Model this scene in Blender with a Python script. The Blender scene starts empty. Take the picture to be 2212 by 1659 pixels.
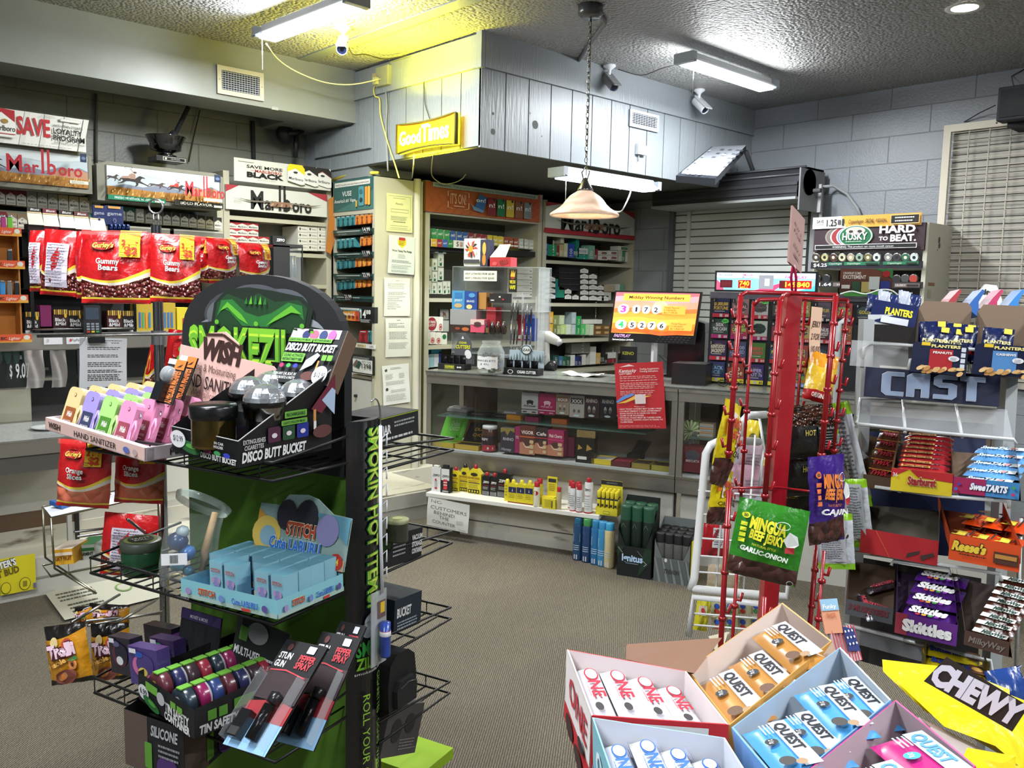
import bpy,math,random
from mathutils import Vector,Matrix
random.seed(7)
SC=bpy.context.scene
# camera
FPX=1850.0
YAW,PIT,ROL=(math.radians(a)for a in(47.15,6.16,1.25))
CP=Vector((0,0,1.6))
FW=Vector((math.cos(YAW)*math.cos(PIT),math.sin(YAW)*math.cos(PIT),-math.sin(PIT)))
RT=Vector((math.sin(YAW),-math.cos(YAW),0))
UP=RT.cross(FW)
R2=RT*math.cos(ROL)+UP*math.sin(ROL)
U2=UP*math.cos(ROL)-RT*math.sin(ROL)
cd=bpy.data.cameras.new('camera')
cam=bpy.data.objects.new('camera',cd)
SC.collection.objects.link(cam)
cd.sensor_fit='HORIZONTAL';cd.sensor_width=36;cd.lens=36*FPX/2212
cd.clip_start=.02;cd.clip_end=60
cam.matrix_world=Matrix(((R2.x,U2.x,-FW.x,CP.x),(R2.y,U2.y,-FW.y,CP.y),(R2.z,U2.z,-FW.z,CP.z),(0,0,0,1)))
SC.camera=cam
SC.view_settings.view_transform='Standard';SC.view_settings.look='None'
SC.view_settings.gamma=1;SC.view_settings.use_curve_mapping=False
SC.view_settings.exposure=0.22
cy=SC.cycles
cy.use_denoising=True;cy.use_adaptive_sampling=True;cy.adaptive_threshold=.05;cy.adaptive_min_samples=16;cy.max_bounces=5;cy.diffuse_bounces=3;cy.glossy_bounces=2
cy.transmission_bounces=4;cy.transparent_max_bounces=8;cy.sample_clamp_indirect=4
cy.caustics_reflective=False;cy.caustics_refractive=False
# world
wd=bpy.data.worlds.new('world');SC.world=wd;wd.use_nodes=True
wd.node_tree.nodes['Background'].inputs[0].default_value=(.5,.53,.56,1)
wd.node_tree.nodes['Background'].inputs[1].default_value=.35
# pixel helpers (rays met with real planes)
def ray(px,py):return FW*FPX+R2*(px-1106)+U2*(830-py)
def _pl(px,py,ax,val):
 d=ray(px,py);return CP+d*((val-CP[ax])/d[ax])
def PX(px,py,x):return _pl(px,py,0,x)
def PY(px,py,y):return _pl(px,py,1,y)
def PZ(px,py,z):return _pl(px,py,2,z)
def PD(px,py,d):return CP+ray(px,py)*(d/FPX)
def arealight(name,loc,direction,sx,sy,power,col=(1,1,1),spread=180):
 L=bpy.data.lights.new(name,'AREA');L.shape='RECTANGLE';L.size=sx;L.size_y=sy
 L.energy=power;L.color=col;L.spread=math.radians(spread)
 o=bpy.data.objects.new(name,L);SC.collection.objects.link(o)
 o.location=loc;o.rotation_euler=Vector(direction).to_track_quat('-Z','Y').to_euler();o['kind']='helper'
 return o
# materials
def lin(h):
 r=[]
 for i in(0,2,4):
  c=int(h[i:i+2],16)/255
  r.append(c/12.92 if c<=.04045 else((c+.055)/1.055)**2.4)
 return(*r,1)
_M={}
FIN=dict(p=(.75,0,0),g=(.28,0,.25),s=(.45,0,0),m=(.3,1,0),f=(.22,.85,0),k=(.16,1,0))
def M(key):
 """'c8322b' (paper), 'c8322b.g' gloss, '.m' metal, '.f' foil, '.e3' emission 3, '.t20' clear sheet 20% tint"""
 if not isinstance(key,str):return key
 if key in _M:return _M[key]
 if '.' not in key:key2=key+'.p'
 else:key2=key
 if key2 in _M:_M[key]=_M[key2];return _M[key2]
 h,f=key2.split('.',1)
 m=bpy.data.materials.new('m_'+key2);m.use_nodes=True
 nt=m.node_tree;n=nt.nodes;b=n['Principled BSDF'];c=lin(h)
 if f[0]=='e':
  b.inputs['Base Color'].default_value=c
  b.inputs['Emission Color'].default_value=c;b.inputs['Emission Strength'].default_value=float(f[1:])
 elif f[0]=='t':
  tint=float(f[1:])/100
  out=n['Material Output'];tr=n.new('ShaderNodeBsdfTransparent');mx=n.new('ShaderNodeMixShader')
  lw=n.new('ShaderNodeLayerWeight');lw.inputs[0].default_value=.35
  mr=n.new('ShaderNodeMapRange');mr.inputs[3].default_value=tint;mr.inputs[4].default_value=min(1,tint+.28)
  b.inputs['Base Color'].default_value=c;b.inputs['Roughness'].default_value=.06
  nt.links.new(lw.outputs['Facing'],mr.inputs[0]);nt.links.new(mr.outputs[0],mx.inputs[0])
  sh=b
  if tint<=.05:sh=n.new('ShaderNodeBsdfGlossy');sh.inputs['Roughness'].default_value=.03
  nt.links.new(tr.outputs[0],mx.inputs[1]);nt.links.new(sh.outputs[0],mx.inputs[2]);nt.links.new(mx.outputs[0],out.inputs[0])
 else:
  ro,me,co=FIN[f[0]]
  b.inputs['Base Color'].default_value=c;b.inputs['Metallic'].default_value=me
  b.inputs['Coat Weight'].default_value=co;b.inputs['Coat Roughness'].default_value=.12
  tc=n.new('ShaderNodeTexCoord');no=n.new('ShaderNodeTexNoise');no.inputs['Scale'].default_value=14
  mr=n.new('ShaderNodeMapRange');mr.inputs[3].default_value=max(.05,ro-.1);mr.inputs[4].default_value=ro+.12
  nt.links.new(tc.outputs['Object'],no.inputs['Vector']);nt.links.new(no.outputs[0],mr.inputs[0]);nt.links.new(mr.outputs[0],b.inputs['Roughness'])
  if f[0]=='f' or f[1:]=='w':
   no2=n.new('ShaderNodeTexNoise');no2.inputs['Scale'].default_value=28;no2.inputs['Detail'].default_value=3
   bu=n.new('ShaderNodeBump');bu.inputs['Strength'].default_value=.5;bu.inputs['Distance'].default_value=.012
   nt.links.new(tc.outputs['Object'],no2.inputs['Vector']);nt.links.new(no2.outputs[0],bu.inputs['Height']);nt.links.new(bu.outputs[0],b.inputs['Normal'])
 _M[key]=_M[key2]=m
 return m
def nodemat(name,fn):
 m=bpy.data.materials.new(name);m.use_nodes=True;nt=m.node_tree
 fn(nt,nt.nodes,nt.nodes['Principled BSDF'],lambda a,b:nt.links.new(a,b));_M[name]=m;return m
# text cache
_T={}
def glyphs(s,bold):
 k=(s,bold)
 if k not in _T:
  cu=bpy.data.curves.new('t','FONT');cu.body=s;cu.resolution_u=2;cu.offset=bold*.007;cu.size=1
  ob=bpy.data.objects.new('t',cu);me=bpy.data.meshes.new_from_object(ob)
  vs=[(v.co.x,v.co.y)for v in me.vertices];fs=[tuple(p.vertices)for p in me.polygons]
  bpy.data.objects.remove(ob);bpy.data.meshes.remove(me);bpy.data.curves.remove(cu)
  if not vs:vs=[(0,0)]
  x0=min(v[0]for v in vs);x1=max(v[0]for v in vs)
  _T[k]=([(v[0]-x0,v[1]/.7)for v in vs],fs,max(x1-x0,.01))
 return _T[k]
# mesh builder
class B:
 def __init__(s):s.v=[];s.f=[];s.m=[];s.ms=[];s.sm=[];s.X=None
 def mi(s,m):
  m=M(m)
  for i,q in enumerate(s.ms):
   if q is m:return i
  s.ms.append(m);return len(s.ms)-1
 def add(s,vs,fs,m,smooth=False):
  n=len(s.v)
  if s.X is not None:vs=[s.X@Vector(p)for p in vs]
  s.v+=[tuple(p)for p in vs]
  k=[s.mi(q)for q in m]if isinstance(m,(list,tuple))else[s.mi(m)]*len(fs)
  s.f+=[tuple(i+n for i in f)for f in fs];s.m+=k;s.sm+=[smooth]*len(fs);return s
 def quad(s,a,b,c,d,m):return s.add([a,b,c,d],[(0,1,2,3)],m)
 def box(s,x0,y0,z0,x1,y1,z1,m):
  v=[(x0,y0,z0),(x1,y0,z0),(x1,y1,z0),(x0,y1,z0),(x0,y0,z1),(x1,y0,z1),(x1,y1,z1),(x0,y1,z1)]
  f=[(0,4,7,3),(1,2,6,5),(0,1,5,4),(3,7,6,2),(0,3,2,1),(4,5,6,7)]
  return s.add(v,f,m)
 def prism(s,pts,y0,y1,m,side=None):
  """outline in (x,z), extruded along y"""
  n=len(pts);v=[(x,y0,z)for x,z in pts]+[(x,y1,z)for x,z in pts]
  s.add(v,[tuple(range(n))],m);s.add(v,[tuple(range(2*n-1,n-1,-1))],m)
  return s.add(v,[(i,i+n,(i+1)%n+n,(i+1)%n)for i in range(n)],side or m)
 def slab(s,pts,z0,z1,m,side=None):
  n=len(pts);v=[(x,y,z0)for x,y in pts]+[(x,y,z1)for x,y in pts]
  s.add(v,[tuple(range(n-1,-1,-1))],m);s.add(v,[tuple(range(n,2*n))],m)
  return s.add(v,[(i,(i+1)%n,(i+1)%n+n,i+n)for i in range(n)],side or m)
 def lathe(s,prof,m,n=20,c=(0,0,0),axis='z',smooth=True,sx=1,sy=1):
  """prof: list of (r,z[,mat])"""
  vs=[];c=Vector(c)
  for p in prof:
   for i in range(n):
    a=2*math.pi*i/n;q=(p[0]*math.cos(a)*sx,p[0]*math.sin(a)*sy,p[1])
    if axis=='y':q=(q[0],q[2],-q[1])
    if axis=='x':q=(q[2],q[1],-q[0])
    vs.append(c+Vector(q))
  fs=[];ms=[]
  for k in range(len(prof)-1):
   mm=prof[k+1][2]if len(prof[k+1])>2 else m
   for i in range(n):
    j=(i+1)%n;fs.append((k*n+i,k*n+j,(k+1)*n+j,(k+1)*n+i));ms.append(mm)
  return s.add(vs,fs,ms,smooth)
 def disc(s,c,r,m,n=20,axis='z',flip=False,sx=1,sy=1):
  c=Vector(c);vs=[]
  for i in range(n):
   a=2*math.pi*i/n*(-1 if flip else 1);q=(r*math.cos(a)*sx,r*math.sin(a)*sy,0)
   if axis=='y':q=(q[0],0,-q[1])
   if axis=='x':q=(0,q[1],-q[0])
   vs.append(c+Vector(q))
  return s.add(vs,[tuple(range(n))],m)
 def cyl(s,c,r,h,m,n=16,axis='z',top=None):
  s.lathe([(r,0),(r,h)],m,n,c,axis);e={'z':(0,0,1),'y':(0,1,0),'x':(1,0,0)}[axis]
  s.disc(c,r,m,n,axis,True);return s.disc(Vector(c)+Vector(e)*h,r,top or m,n,axis)
 def tube(s,pts,r,m,n=6,closed=False):
  pts=[Vector(p)for p in pts];k=len(pts);vs=[];pu=None
  for i,p in enumerate(pts):
   a=pts[i-1]if(i or closed)else p;b=pts[(i+1)%k]if(i<k-1 or closed)else p
   t=(b-a);t=t.normalized()if t.length>1e-9 else Vector((0,0,1))
   if pu is None:pu=t.orthogonal().normalized()
   pu=(pu-t*pu.dot(t));pu=pu.normalized()if pu.length>1e-6 else t.orthogonal().normalized()
   w=t.cross(pu)
   rr=r[i]if isinstance(r,(list,tuple))else r
   vs+=[p+(pu*math.cos(2*math.pi*j/n)+w*math.sin(2*math.pi*j/n))*rr for j in range(n)]
  fs=[]
  for i in range(k if closed else k-1):
   i2=(i+1)%k
   fs+=[(i*n+j,i*n+(j+1)%n,i2*n+(j+1)%n,i2*n+j)for j in range(n)]
  if not closed:fs+=[tuple(range(n-1,-1,-1)),tuple(range((k-1)*n,k*n))]
  return s.add(vs,fs,m,True)
 def grid(s,fn,nu,nv,m,smooth=True):
  """fn(u,v)->3D, m: material or fn(u,v)->material"""
  vs=[fn(i/nu,j/nv)for j in range(nv+1)for i in range(nu+1)];fs=[];ms=[]
  for j in range(nv):
   for i in range(nu):
    a=j*(nu+1)+i;fs.append((a,a+1,a+nu+2,a+nu+1))
    ms.append(m((i+.5)/nu,(j+.5)/nv)if callable(m)else m)
  return s.add(vs,fs,ms,smooth)
 def obj(s,name,parent=None,loc=None,yaw=0,rot=None,bevel=0,**kw):
  me=bpy.data.meshes.new(name);me.from_pydata(s.v,[],s.f)
  for m in s.ms:me.materials.append(m)
  me.polygons.foreach_set('material_index',s.m);me.polygons.foreach_set('use_smooth',s.sm);me.update()
  o=bpy.data.objects.new(name,me);SC.collection.objects.link(o)
  if parent is not None:o.parent=parent
  if loc is not None:o.location=loc
  if rot:o.rotation_euler=rot
  elif yaw:o.rotation_euler=(0,0,math.radians(yaw))
  if bevel:
   bv=o.modifiers.new('b','BEVEL');bv.width=bevel;bv.segments=2;bv.limit_method='ANGLE'
  for k,v in kw.items():
   if v:o[k]=v
  return o
 def solo(s,name,label,cat,loc=(0,0,0),yaw=0,group=None,rot=None,bevel=0):
  return s.obj(name,None,loc,yaw,rot,bevel,label=label,category=cat,group=group)
 def struct(s,name,loc=(0,0,0),yaw=0,parent=None):
  return s.obj(name,parent,loc,yaw,kind='structure' if parent is None else None)
def thing(name,label,cat,loc=(0,0,0),yaw=0,group=None,rot=None):
 o=bpy.data.objects.new(name,None);SC.collection.objects.link(o);o.empty_display_size=.02
 o.location=loc;o.rotation_euler=rot if rot else(0,0,math.radians(yaw))
 o['label']=label;o['category']=cat
 if group:o['group']=group
 return o
def dup(r,loc,label,yaw=None,group=None,rot=None):
 c=r.copy();SC.collection.objects.link(c);c.location=loc;c['label']=label
 if yaw is not None:c.rotation_euler=(0,0,math.radians(yaw))
 if rot is not None:c.rotation_euler=rot
 if group:c['group']=group
 for ch in list(r.children):
  d=ch.copy();SC.collection.objects.link(d);d.parent=c
  for g in list(ch.children):
   e=g.copy();SC.collection.objects.link(e);e.parent=d
 return c
ORD='first second third fourth fifth sixth seventh eighth ninth tenth eleventh twelfth thirteenth fourteenth fifteenth sixteenth'.split()+['%dth'%i for i in range(17,60)]
# flat printed artwork on a face
class Art:
 """units: w x h over the face; o = lower left corner, U,V = full-length edge vectors; fn maps (u,v) to 3D for curved faces"""
 def __init__(s,b,o,U,V,w=100,h=100,e=.0004,fn=None,nrm=None,k=1):
  s.b=b;s.o=Vector(o);s.U=Vector(U);s.V=Vector(V);s.w=w;s.h=h;s.e=e;s.k=k;s.fn=fn
  s.N=(nrm if nrm is not None else s.U.cross(s.V)).normalized()
 def P(s,x,y):
  if s.fn:
   return Vector(s.fn(x/s.w,y/s.h))+s.N*(s.e*s.k)
  return s.o+s.U*(x/s.w)+s.V*(y/s.h)+s.N*(s.e*s.k)
 def p(s,pts,c):s.b.add([s.P(*q)for q in pts],[tuple(range(len(pts)))],c);s.k+=1;return s
 def r(s,x,y,w,h,c):return s.p([(x,y),(x+w,y),(x+w,y+h),(x,y+h)],c)
 def rr(s,x,y,w,h,rad,c,n=4):
  pts=[]
  for cx,cy_,a0 in((x+w-rad,y+rad,-90),(x+w-rad,y+h-rad,0),(x+rad,y+h-rad,90),(x+rad,y+rad,180)):
   for i in range(n+1):
    a=math.radians(a0+90*i/n);pts.append((cx+rad*math.cos(a),cy_+rad*math.sin(a)))
  return s.p(pts,c)
 def e_(s,cx,cy_,rx,ry,c,n=18,rot=0):
  ca,sa=math.cos(math.radians(rot)),math.sin(math.radians(rot));pts=[]
  for i in range(n):
   a=2*math.pi*i/n;x,y=rx*math.cos(a),ry*math.sin(a);pts.append((cx+x*ca-y*sa,cy_+x*sa+y*ca))
  return s.p(pts,c)
 def line(s,pts,t,c):
  """polyline of thickness t"""
  for(x0,y0),(x1,y1)in zip(pts,pts[1:]):
   dx,dy=x1-x0,y1-y0;L=math.hypot(dx,dy)or 1;nx,ny=-dy/L*t/2,dx/L*t/2
   s.b.add([s.P(x0+nx,y0+ny),s.P(x0-nx,y0-ny),s.P(x1-nx,y1-ny),s.P(x1+nx,y1+ny)],[(0,1,2,3)],c)
  s.k+=1;return s
 def t(s,txt,x,y,h,c,w=None,a='l',rot=0,sh=0,b=0,out=None,ow=2):
  """text: baseline at (x,y), cap height h, optional total width w (units); out=colour of a thicker outline behind"""
  if out:s.t(txt,x,y,h,out,w,a,rot,sh,b+ow)
  vs,fs,W=glyphs(txt,b)
  asp=(s.U.length/s.w)/(s.V.length/s.h)
  sx=(w/W)if w else h/asp*.7
  ww=W*sx;x0=0 if a=='l' else(-ww/2 if a=='c' else-ww)
  ca,sa=math.cos(math.radians(rot)),math.sin(math.radians(rot))
  pts=[]
  for vx,vy in vs:
   X=(x0+vx*sx+sh*vy*h/asp)*asp;Y=vy*h
   pts.append(s.P(x+(X*ca-Y*sa)/asp,y+X*sa+Y*ca))
  s.b.add(pts,fs,c);s.k+=1;return s
 def fine(s,x,y,w,n,dy,th,c,ragged=.2):
  """n lines of small unreadable print, y = top line"""
  rnd=random.Random(int(x*7+y*13+n))
  for i in range(n):
   ww=w*(1-rnd.random()*ragged);xx=x;yy=y-i*dy
   while xx<x+ww:
    L=w*(.04+rnd.random()*.09)
    L=min(L,x+ww-xx)
    s.b.add([s.P(xx,yy),s.P(xx+L,yy),s.P(xx+L,yy+th),s.P(xx,yy+th)],[(0,1,2,3)],c);xx+=L+w*.02
  s.k+=1;return s
def front(b,x0,x1,y,z0,z1,w=100,h=100,**k):
 """Art on a face looking to -y"""
 return Art(b,(x0,y,z0),(x1-x0,0,0),(0,0,z1-z0),w,h,**k)
def top(b,x0,x1,y0,y1,z,w=100,h=100,**k):return Art(b,(x0,y0,z),(x1-x0,0,0),(0,y1-y0,0),w,h,**k)
def right(b,x,y0,y1,z0,z1,w=100,h=100,**k):return Art(b,(x,y0,z0),(0,y1-y0,0),(0,0,z1-z0),w,h,**k)
def left(b,x,y0,y1,z0,z1,w=100,h=100,**k):return Art(b,(x,y1,z0),(0,y0-y1,0),(0,0,z1-z0),w,h,**k)
class W:
 """vertical working plane through p0 with its x direction at angle psi; at(px,py) -> (s,z)"""
 def __init__(s,p0,psi):
  s.p=Vector((p0[0],p0[1],0));s.psi=psi;a=math.radians(psi);s.u=Vector((math.cos(a),math.sin(a),0));s.n=Vector((math.sin(a),-math.cos(a),0))
 def at(s,px,py,off=0):
  d=ray(px,py);q=s.p+s.n*off
  t=(q-CP).dot(s.n)/d.dot(s.n);h=CP+d*t;return(h-s.p).dot(s.u),h.z
 def P(s,a,z,off=0):r=s.p+s.u*a+s.n*off;return Vector((r.x,r.y,z))
 def px(s,px,py,off=0):a,z=s.at(px,py,off);return s.P(a,z,off)
 def rect(s,x0,y0,x1,y1,off=0):
  """from two pixel corners (upper left, lower right): s0, s1, z0, z1"""
  a,zt=s.at(x0,y0,off);b,zb=s.at(x1,y1,off);return a,b,zb,zt
# room shell
XR,YB,YBH,YS,XS,ZC,ZS=6.67,6.4,5.64,4.2,3.58,3.2,2.5
def _block(base,dark,sx=1.0,axis='y'):
 def f(nt,n,b,L):
  tc=n.new('ShaderNodeTexCoord');mp=n.new('ShaderNodeMapping')
  mp.inputs['Rotation'].default_value=(math.radians(90),0,0)if axis=='y' else(math.radians(90),0,math.radians(90))
  br=n.new('ShaderNodeTexBrick');br.inputs['Scale'].default_value=1
  br.inputs['Brick Width'].default_value=.6;br.inputs['Row Height'].default_value=.203;br.inputs['Mortar Size'].default_value=.004
  br.inputs['Mortar Smooth'].default_value=.6
  sep=n.new('ShaderNodeSeparateXYZ');co=n.new('ShaderNodeCombineXYZ')
  L(tc.outputs['Object'],sep.inputs[0]);L(sep.outputs['X' if axis=='y' else 'Y'],co.inputs[0]);L(sep.outputs['Z'],co.inputs[1])
  L(co.outputs[0],br.inputs['Vector'])
  no=n.new('ShaderNodeTexNoise');no.inputs['Scale'].default_value=60;no.inputs['Detail'].default_value=6;L(tc.outputs['Object'],no.inputs['Vector'])
  n2=n.new('ShaderNodeTexNoise');n2.inputs['Scale'].default_value=2.5;L(tc.outputs['Object'],n2.inputs['Vector'])
  mx=n.new('ShaderNodeMix');mx.data_type='RGBA';mx.inputs[6].default_value=lin(base);mx.inputs[7].default_value=lin(dark)
  m2=n.new('ShaderNodeMath');m2.operation='MULTIPLY';m2.inputs[1].default_value=.3;L(br.outputs['Fac'],m2.inputs[0]);L(m2.outputs[0],mx.inputs[0])
  m3=n.new('ShaderNodeMix');m3.data_type='RGBA';m3.blend_type='MULTIPLY';m3.inputs[0].default_value=.25;L(mx.outputs[2],m3.inputs[6]);L(n2.outputs['Fac'],m3.inputs[7])
  L(m3.outputs[2],b.inputs['Base Color'])
  ad=n.new('ShaderNodeMath');ad.operation='MULTIPLY_ADD';ad.inputs[1].default_value=.35;L(no.outputs[0],ad.inputs[0])
  iv=n.new('ShaderNodeMath');iv.operation='SUBTRACT';iv.inputs[0].default_value=1;L(br.outputs['Fac'],iv.inputs[1]);L(iv.outputs[0],ad.inputs[2])
  bu=n.new('ShaderNodeBump');bu.inputs['Strength'].default_value=.8;bu.inputs['Distance'].default_value=.008;L(ad.outputs[0],bu.inputs['Height']);L(bu.outputs[0],b.inputs['Normal'])
  b.inputs['Roughness'].default_value=.42
 return f
nodemat('block_grey',_block('8d9298','62676b',axis='x'))
nodemat('block_olive',_block('83857a','585a52',axis='y'))
def _paint(base,ro=.4,bump=.3,sc=40):
 def f(nt,n,b,L):
  tc=n.new('ShaderNodeTexCoord');no=n.new('ShaderNodeTexNoise');no.inputs['Scale'].default_value=sc;no.inputs['Detail'].default_value=5;L(tc.outputs['Object'],no.inputs['Vector'])
  n2=n.new('ShaderNodeTexNoise');n2.inputs['Scale'].default_value=3;L(tc.outputs['Object'],n2.inputs['Vector'])
  m3=n.new('ShaderNodeMix');m3.data_type='RGBA';m3.blend_type='MULTIPLY';m3.inputs[0].default_value=.18;m3.inputs[6].default_value=lin(base);L(n2.outputs['Fac'],m3.inputs[7]);L(m3.outputs[2],b.inputs['Base Color'])
  bu=n.new('ShaderNodeBump');bu.inputs['Strength'].default_value=bump;bu.inputs['Distance'].default_value=.006;L(no.outputs[0],bu.inputs['Height']);L(bu.outputs[0],b.inputs['Normal'])
  b.inputs['Roughness'].default_value=ro
 return f
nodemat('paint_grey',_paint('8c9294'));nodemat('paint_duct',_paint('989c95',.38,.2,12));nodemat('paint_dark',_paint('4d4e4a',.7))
nodemat('cream_metal',_paint('bdb9a4',.45,.1));nodemat('white_paint',_paint('c5c2b8',.5,.5,15));nodemat('steel',_paint('8d8a84',.5,.2))
def _wood(nt,n,b,L):
 tc=n.new('ShaderNodeTexCoord');mp=n.new('ShaderNodeMapping');mp.inputs['Scale'].default_value=(60,60,6);L(tc.outputs['Object'],mp.inputs[0])
 no=n.new('ShaderNodeTexNoise');no.inputs['Scale'].default_value=1.2;no.inputs['Detail'].default_value=4;L(mp.outputs[0],no.inputs['Vector'])
 bu=n.new('ShaderNodeBump');bu.inputs['Strength'].default_value=.6;bu.inputs['Distance'].default_value=.006;L(no.outputs[0],bu.inputs['Height']);L(bu.outputs[0],b.inputs['Normal'])
 b.inputs['Base Color'].default_value=lin('8b9195');b.inputs['Roughness'].default_value=.36
nodemat('siding',_wood)
def _brushed(nt,n,b,L):
 tc=n.new('ShaderNodeTexCoord');mp=n.new('ShaderNodeMapping');mp.inputs['Scale'].default_value=(3,3,160);L(tc.outputs['Object'],mp.inputs[0])
 no=n.new('ShaderNodeTexNoise');no.inputs['Scale'].default_value=2;no.inputs['Detail'].default_value=5;L(mp.outputs[0],no.inputs['Vector'])
 mr=n.new('ShaderNodeMapRange');mr.inputs[3].default_value=.28;mr.inputs[4].default_value=.5;L(no.outputs[0],mr.inputs[0]);L(mr.outputs[0],b.inputs['Roughness'])
 b.inputs['Base Color'].default_value=lin('a8a39a');b.inputs['Metallic'].default_value=.9
nodemat('brushed',_brushed)
def _ceil(nt,n,b,L):
 tc=n.new('ShaderNodeTexCoord');no=n.new('ShaderNodeTexNoise');no.inputs['Scale'].default_value=34;no.inputs['Detail'].default_value=5;no.inputs['Roughness'].default_value=.65;L(tc.outputs['Object'],no.inputs['Vector'])
 vo=n.new('ShaderNodeTexVoronoi');vo.inputs['Scale'].default_value=48;L(tc.outputs['Object'],vo.inputs['Vector'])
 ad=n.new('ShaderNodeMath');ad.operation='SUBTRACT';L(no.outputs[0],ad.inputs[0]);L(vo.outputs[0],ad.inputs[1])
 bu=n.new('ShaderNodeBump');bu.inputs['Strength'].default_value=.9;bu.inputs['Distance'].default_value=.025;L(ad.outputs[0],bu.inputs['Height']);L(bu.outputs[0],b.inputs['Normal'])
 b.inputs['Base Color'].default_value=lin('a5a4a2');b.inputs['Roughness'].default_value=.42
nodemat('popcorn',_ceil)
def _carpet(nt,n,b,L):
 tc=n.new('ShaderNodeTexCoord');mp=n.new('ShaderNodeMapping');mp.inputs['Rotation'].default_value=(0,0,math.radians(-40));L(tc.outputs['Object'],mp.inputs[0])
 wv=n.new('ShaderNodeTexWave');wv.inputs['Scale'].default_value=36;wv.inputs['Distortion'].default_value=2.2;wv.inputs['Detail'].default_value=2;wv.inputs['Detail Scale'].default_value=3
 wv.bands_direction='Y';L(mp.outputs[0],wv.inputs['Vector'])
 w2=n.new('ShaderNodeTexNoise');w2.inputs['Scale'].default_value=90;w2.inputs['Detail'].default_value=3;L(tc.outputs['Object'],w2.inputs['Vector'])
 n3=n.new('ShaderNodeTexNoise');n3.inputs['Scale'].default_value=1.6;n3.inputs['Detail'].default_value=4;L(tc.outputs['Object'],n3.inputs['Vector'])
 ad=n.new('ShaderNodeMath');ad.operation='MULTIPLY_ADD';ad.inputs[1].default_value=.5;L(w2.outputs[0],ad.inputs[0]);L(wv.outputs['Fac'],ad.inputs[2])
 mr=n.new('ShaderNodeMapRange');mr.inputs[1].default_value=.2;mr.inputs[2].default_value=1.3;L(ad.outputs[0],mr.inputs[0])
 mx=n.new('ShaderNodeMix');mx.data_type='RGBA';mx.inputs[6].default_value=lin('544d40');mx.inputs[7].default_value=lin('9a907d');L(mr.outputs[0],mx.inputs[0])
 m3=n.new('ShaderNodeMix');m3.data_type='RGBA';m3.blend_type='MULTIPLY';m3.inputs[0].default_value=.45;L(mx.outputs[2],m3.inputs[6]);L(n3.outputs['Fac'],m3.inputs[7]);L(m3.outputs[2],b.inputs['Base Color'])
 bu=n.new('ShaderNodeBump');bu.inputs['Strength'].default_value=.7;bu.inputs['Distance'].default_value=.006;L(ad.outputs[0],bu.inputs['Height']);L(bu.outputs[0],b.inputs['Normal'])
 b.inputs['Roughness'].default_value=.95
nodemat('carpet',_carpet)
def _worn(nt,n,b,L):
 tc=n.new('ShaderNodeTexCoord');mp=n.new('ShaderNodeMapping');mp.inputs['Scale'].default_value=(2,9,9);L(tc.outputs['Object'],mp.inputs[0])
 no=n.new('ShaderNodeTexNoise');no.inputs['Scale'].default_value=1.6;no.inputs['Detail'].default_value=8;L(mp.outputs[0],no.inputs['Vector'])
 cr=n.new('ShaderNodeValToRGB');cr.color_ramp.elements[0].position=.3;cr.color_ramp.elements[0].color=lin('6b5f4c');cr.color_ramp.elements[1].position=.4;cr.color_ramp.elements[1].color=lin('c9c4b4')
 L(no.outputs[0],cr.inputs[0]);L(cr.outputs[0],b.inputs['Base Color']);b.inputs['Roughness'].default_value=.6
nodemat('worn_white',_worn)
x0,y0=-3.2,-3.2
b=B();b.box(x0,y0,-.1,XR,YB,0,'carpet');b.struct('floor')
b=B();b.box(x0,y0,ZC,XR,YB,ZC+.1,'popcorn')
for q in(2.4,):b.box(3.1,q-.0,ZC-.006,3.2,YBH,ZC,'paint_grey')
b.struct('ceiling')
b=B();b.box(x0,YB,0,XR+.2,YB+.15,ZC,'block_olive');b.struct('wall_back')
b=B();b.box(XR,y0,0,XR+.15,YB,ZC,'block_grey');b.struct('wall_right')
b=B();b.box(x0-.15,y0,0,x0,YB,ZC,'paint_grey');b.struct('wall_left')
b=B();b.box(x0,y0-.15,0,XR,y0,ZC,'paint_grey');b.struct('wall_front')
b=B();b.box(x0,4.76,0,3.72,YB,.2,'worn_white');b.box(3.72,5.35,0,XR,YB,.2,'worn_white');b.box(x0,4.735,.0,3.6,4.76,.19,'white_paint');b.box(x0,4.73,.09,3.6,4.735,.1,'8a877c')
b.struct('floor_platform')
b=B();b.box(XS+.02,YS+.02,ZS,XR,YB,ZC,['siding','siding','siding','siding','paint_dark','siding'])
n=15;w=(XR-XS)/n
for i in range(n):
 b.box(XS+i*w+(0 if i==0 else.005),YS,ZS,XS+(i+1)*w-.004,YS+.02,3.0,'siding')
n=11;w=(YB-YS)/n
for i in range(n):b.box(XS,YS+i*w+.004,ZS+.01,XS+.02,YS+(i+1)*w-.004,3.0,'siding')
b.box(XS+.01,YS-.02,2.985,XR,YS+.01,ZC,'siding');b.box(XS-.02,YS+.03,2.985,XS+.01,YBH,ZC-.015,'siding')
b.box(XS-.022,YS-.02,2.98,XS+.012,YS+.03,ZC,'siding')
b.box(XS-.025,5.42,2.62,XS,6.2,2.80,'siding')
b.box(XS+.02,5.5,2.42,4.0,YB,ZS,'paint_grey')
for px,py,r in((1156,270,.028),(1065,285,.02),(1145,245,.006),(1170,295,.006),(1020,295,.006),(1065,246,.01)):
 if px>1040:
  q=PY(px,py,YS);b.disc((q.x,YS-.001,q.z),r,'5d6160',12,'y')
b.struct('wall_soffit')
b=B();b.box(x0,YBH,2.825,XS,6.0,ZC,'paint_duct');b.box(3.2,6.0,2.83,XS,YB,ZC,'paint_duct')
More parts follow.
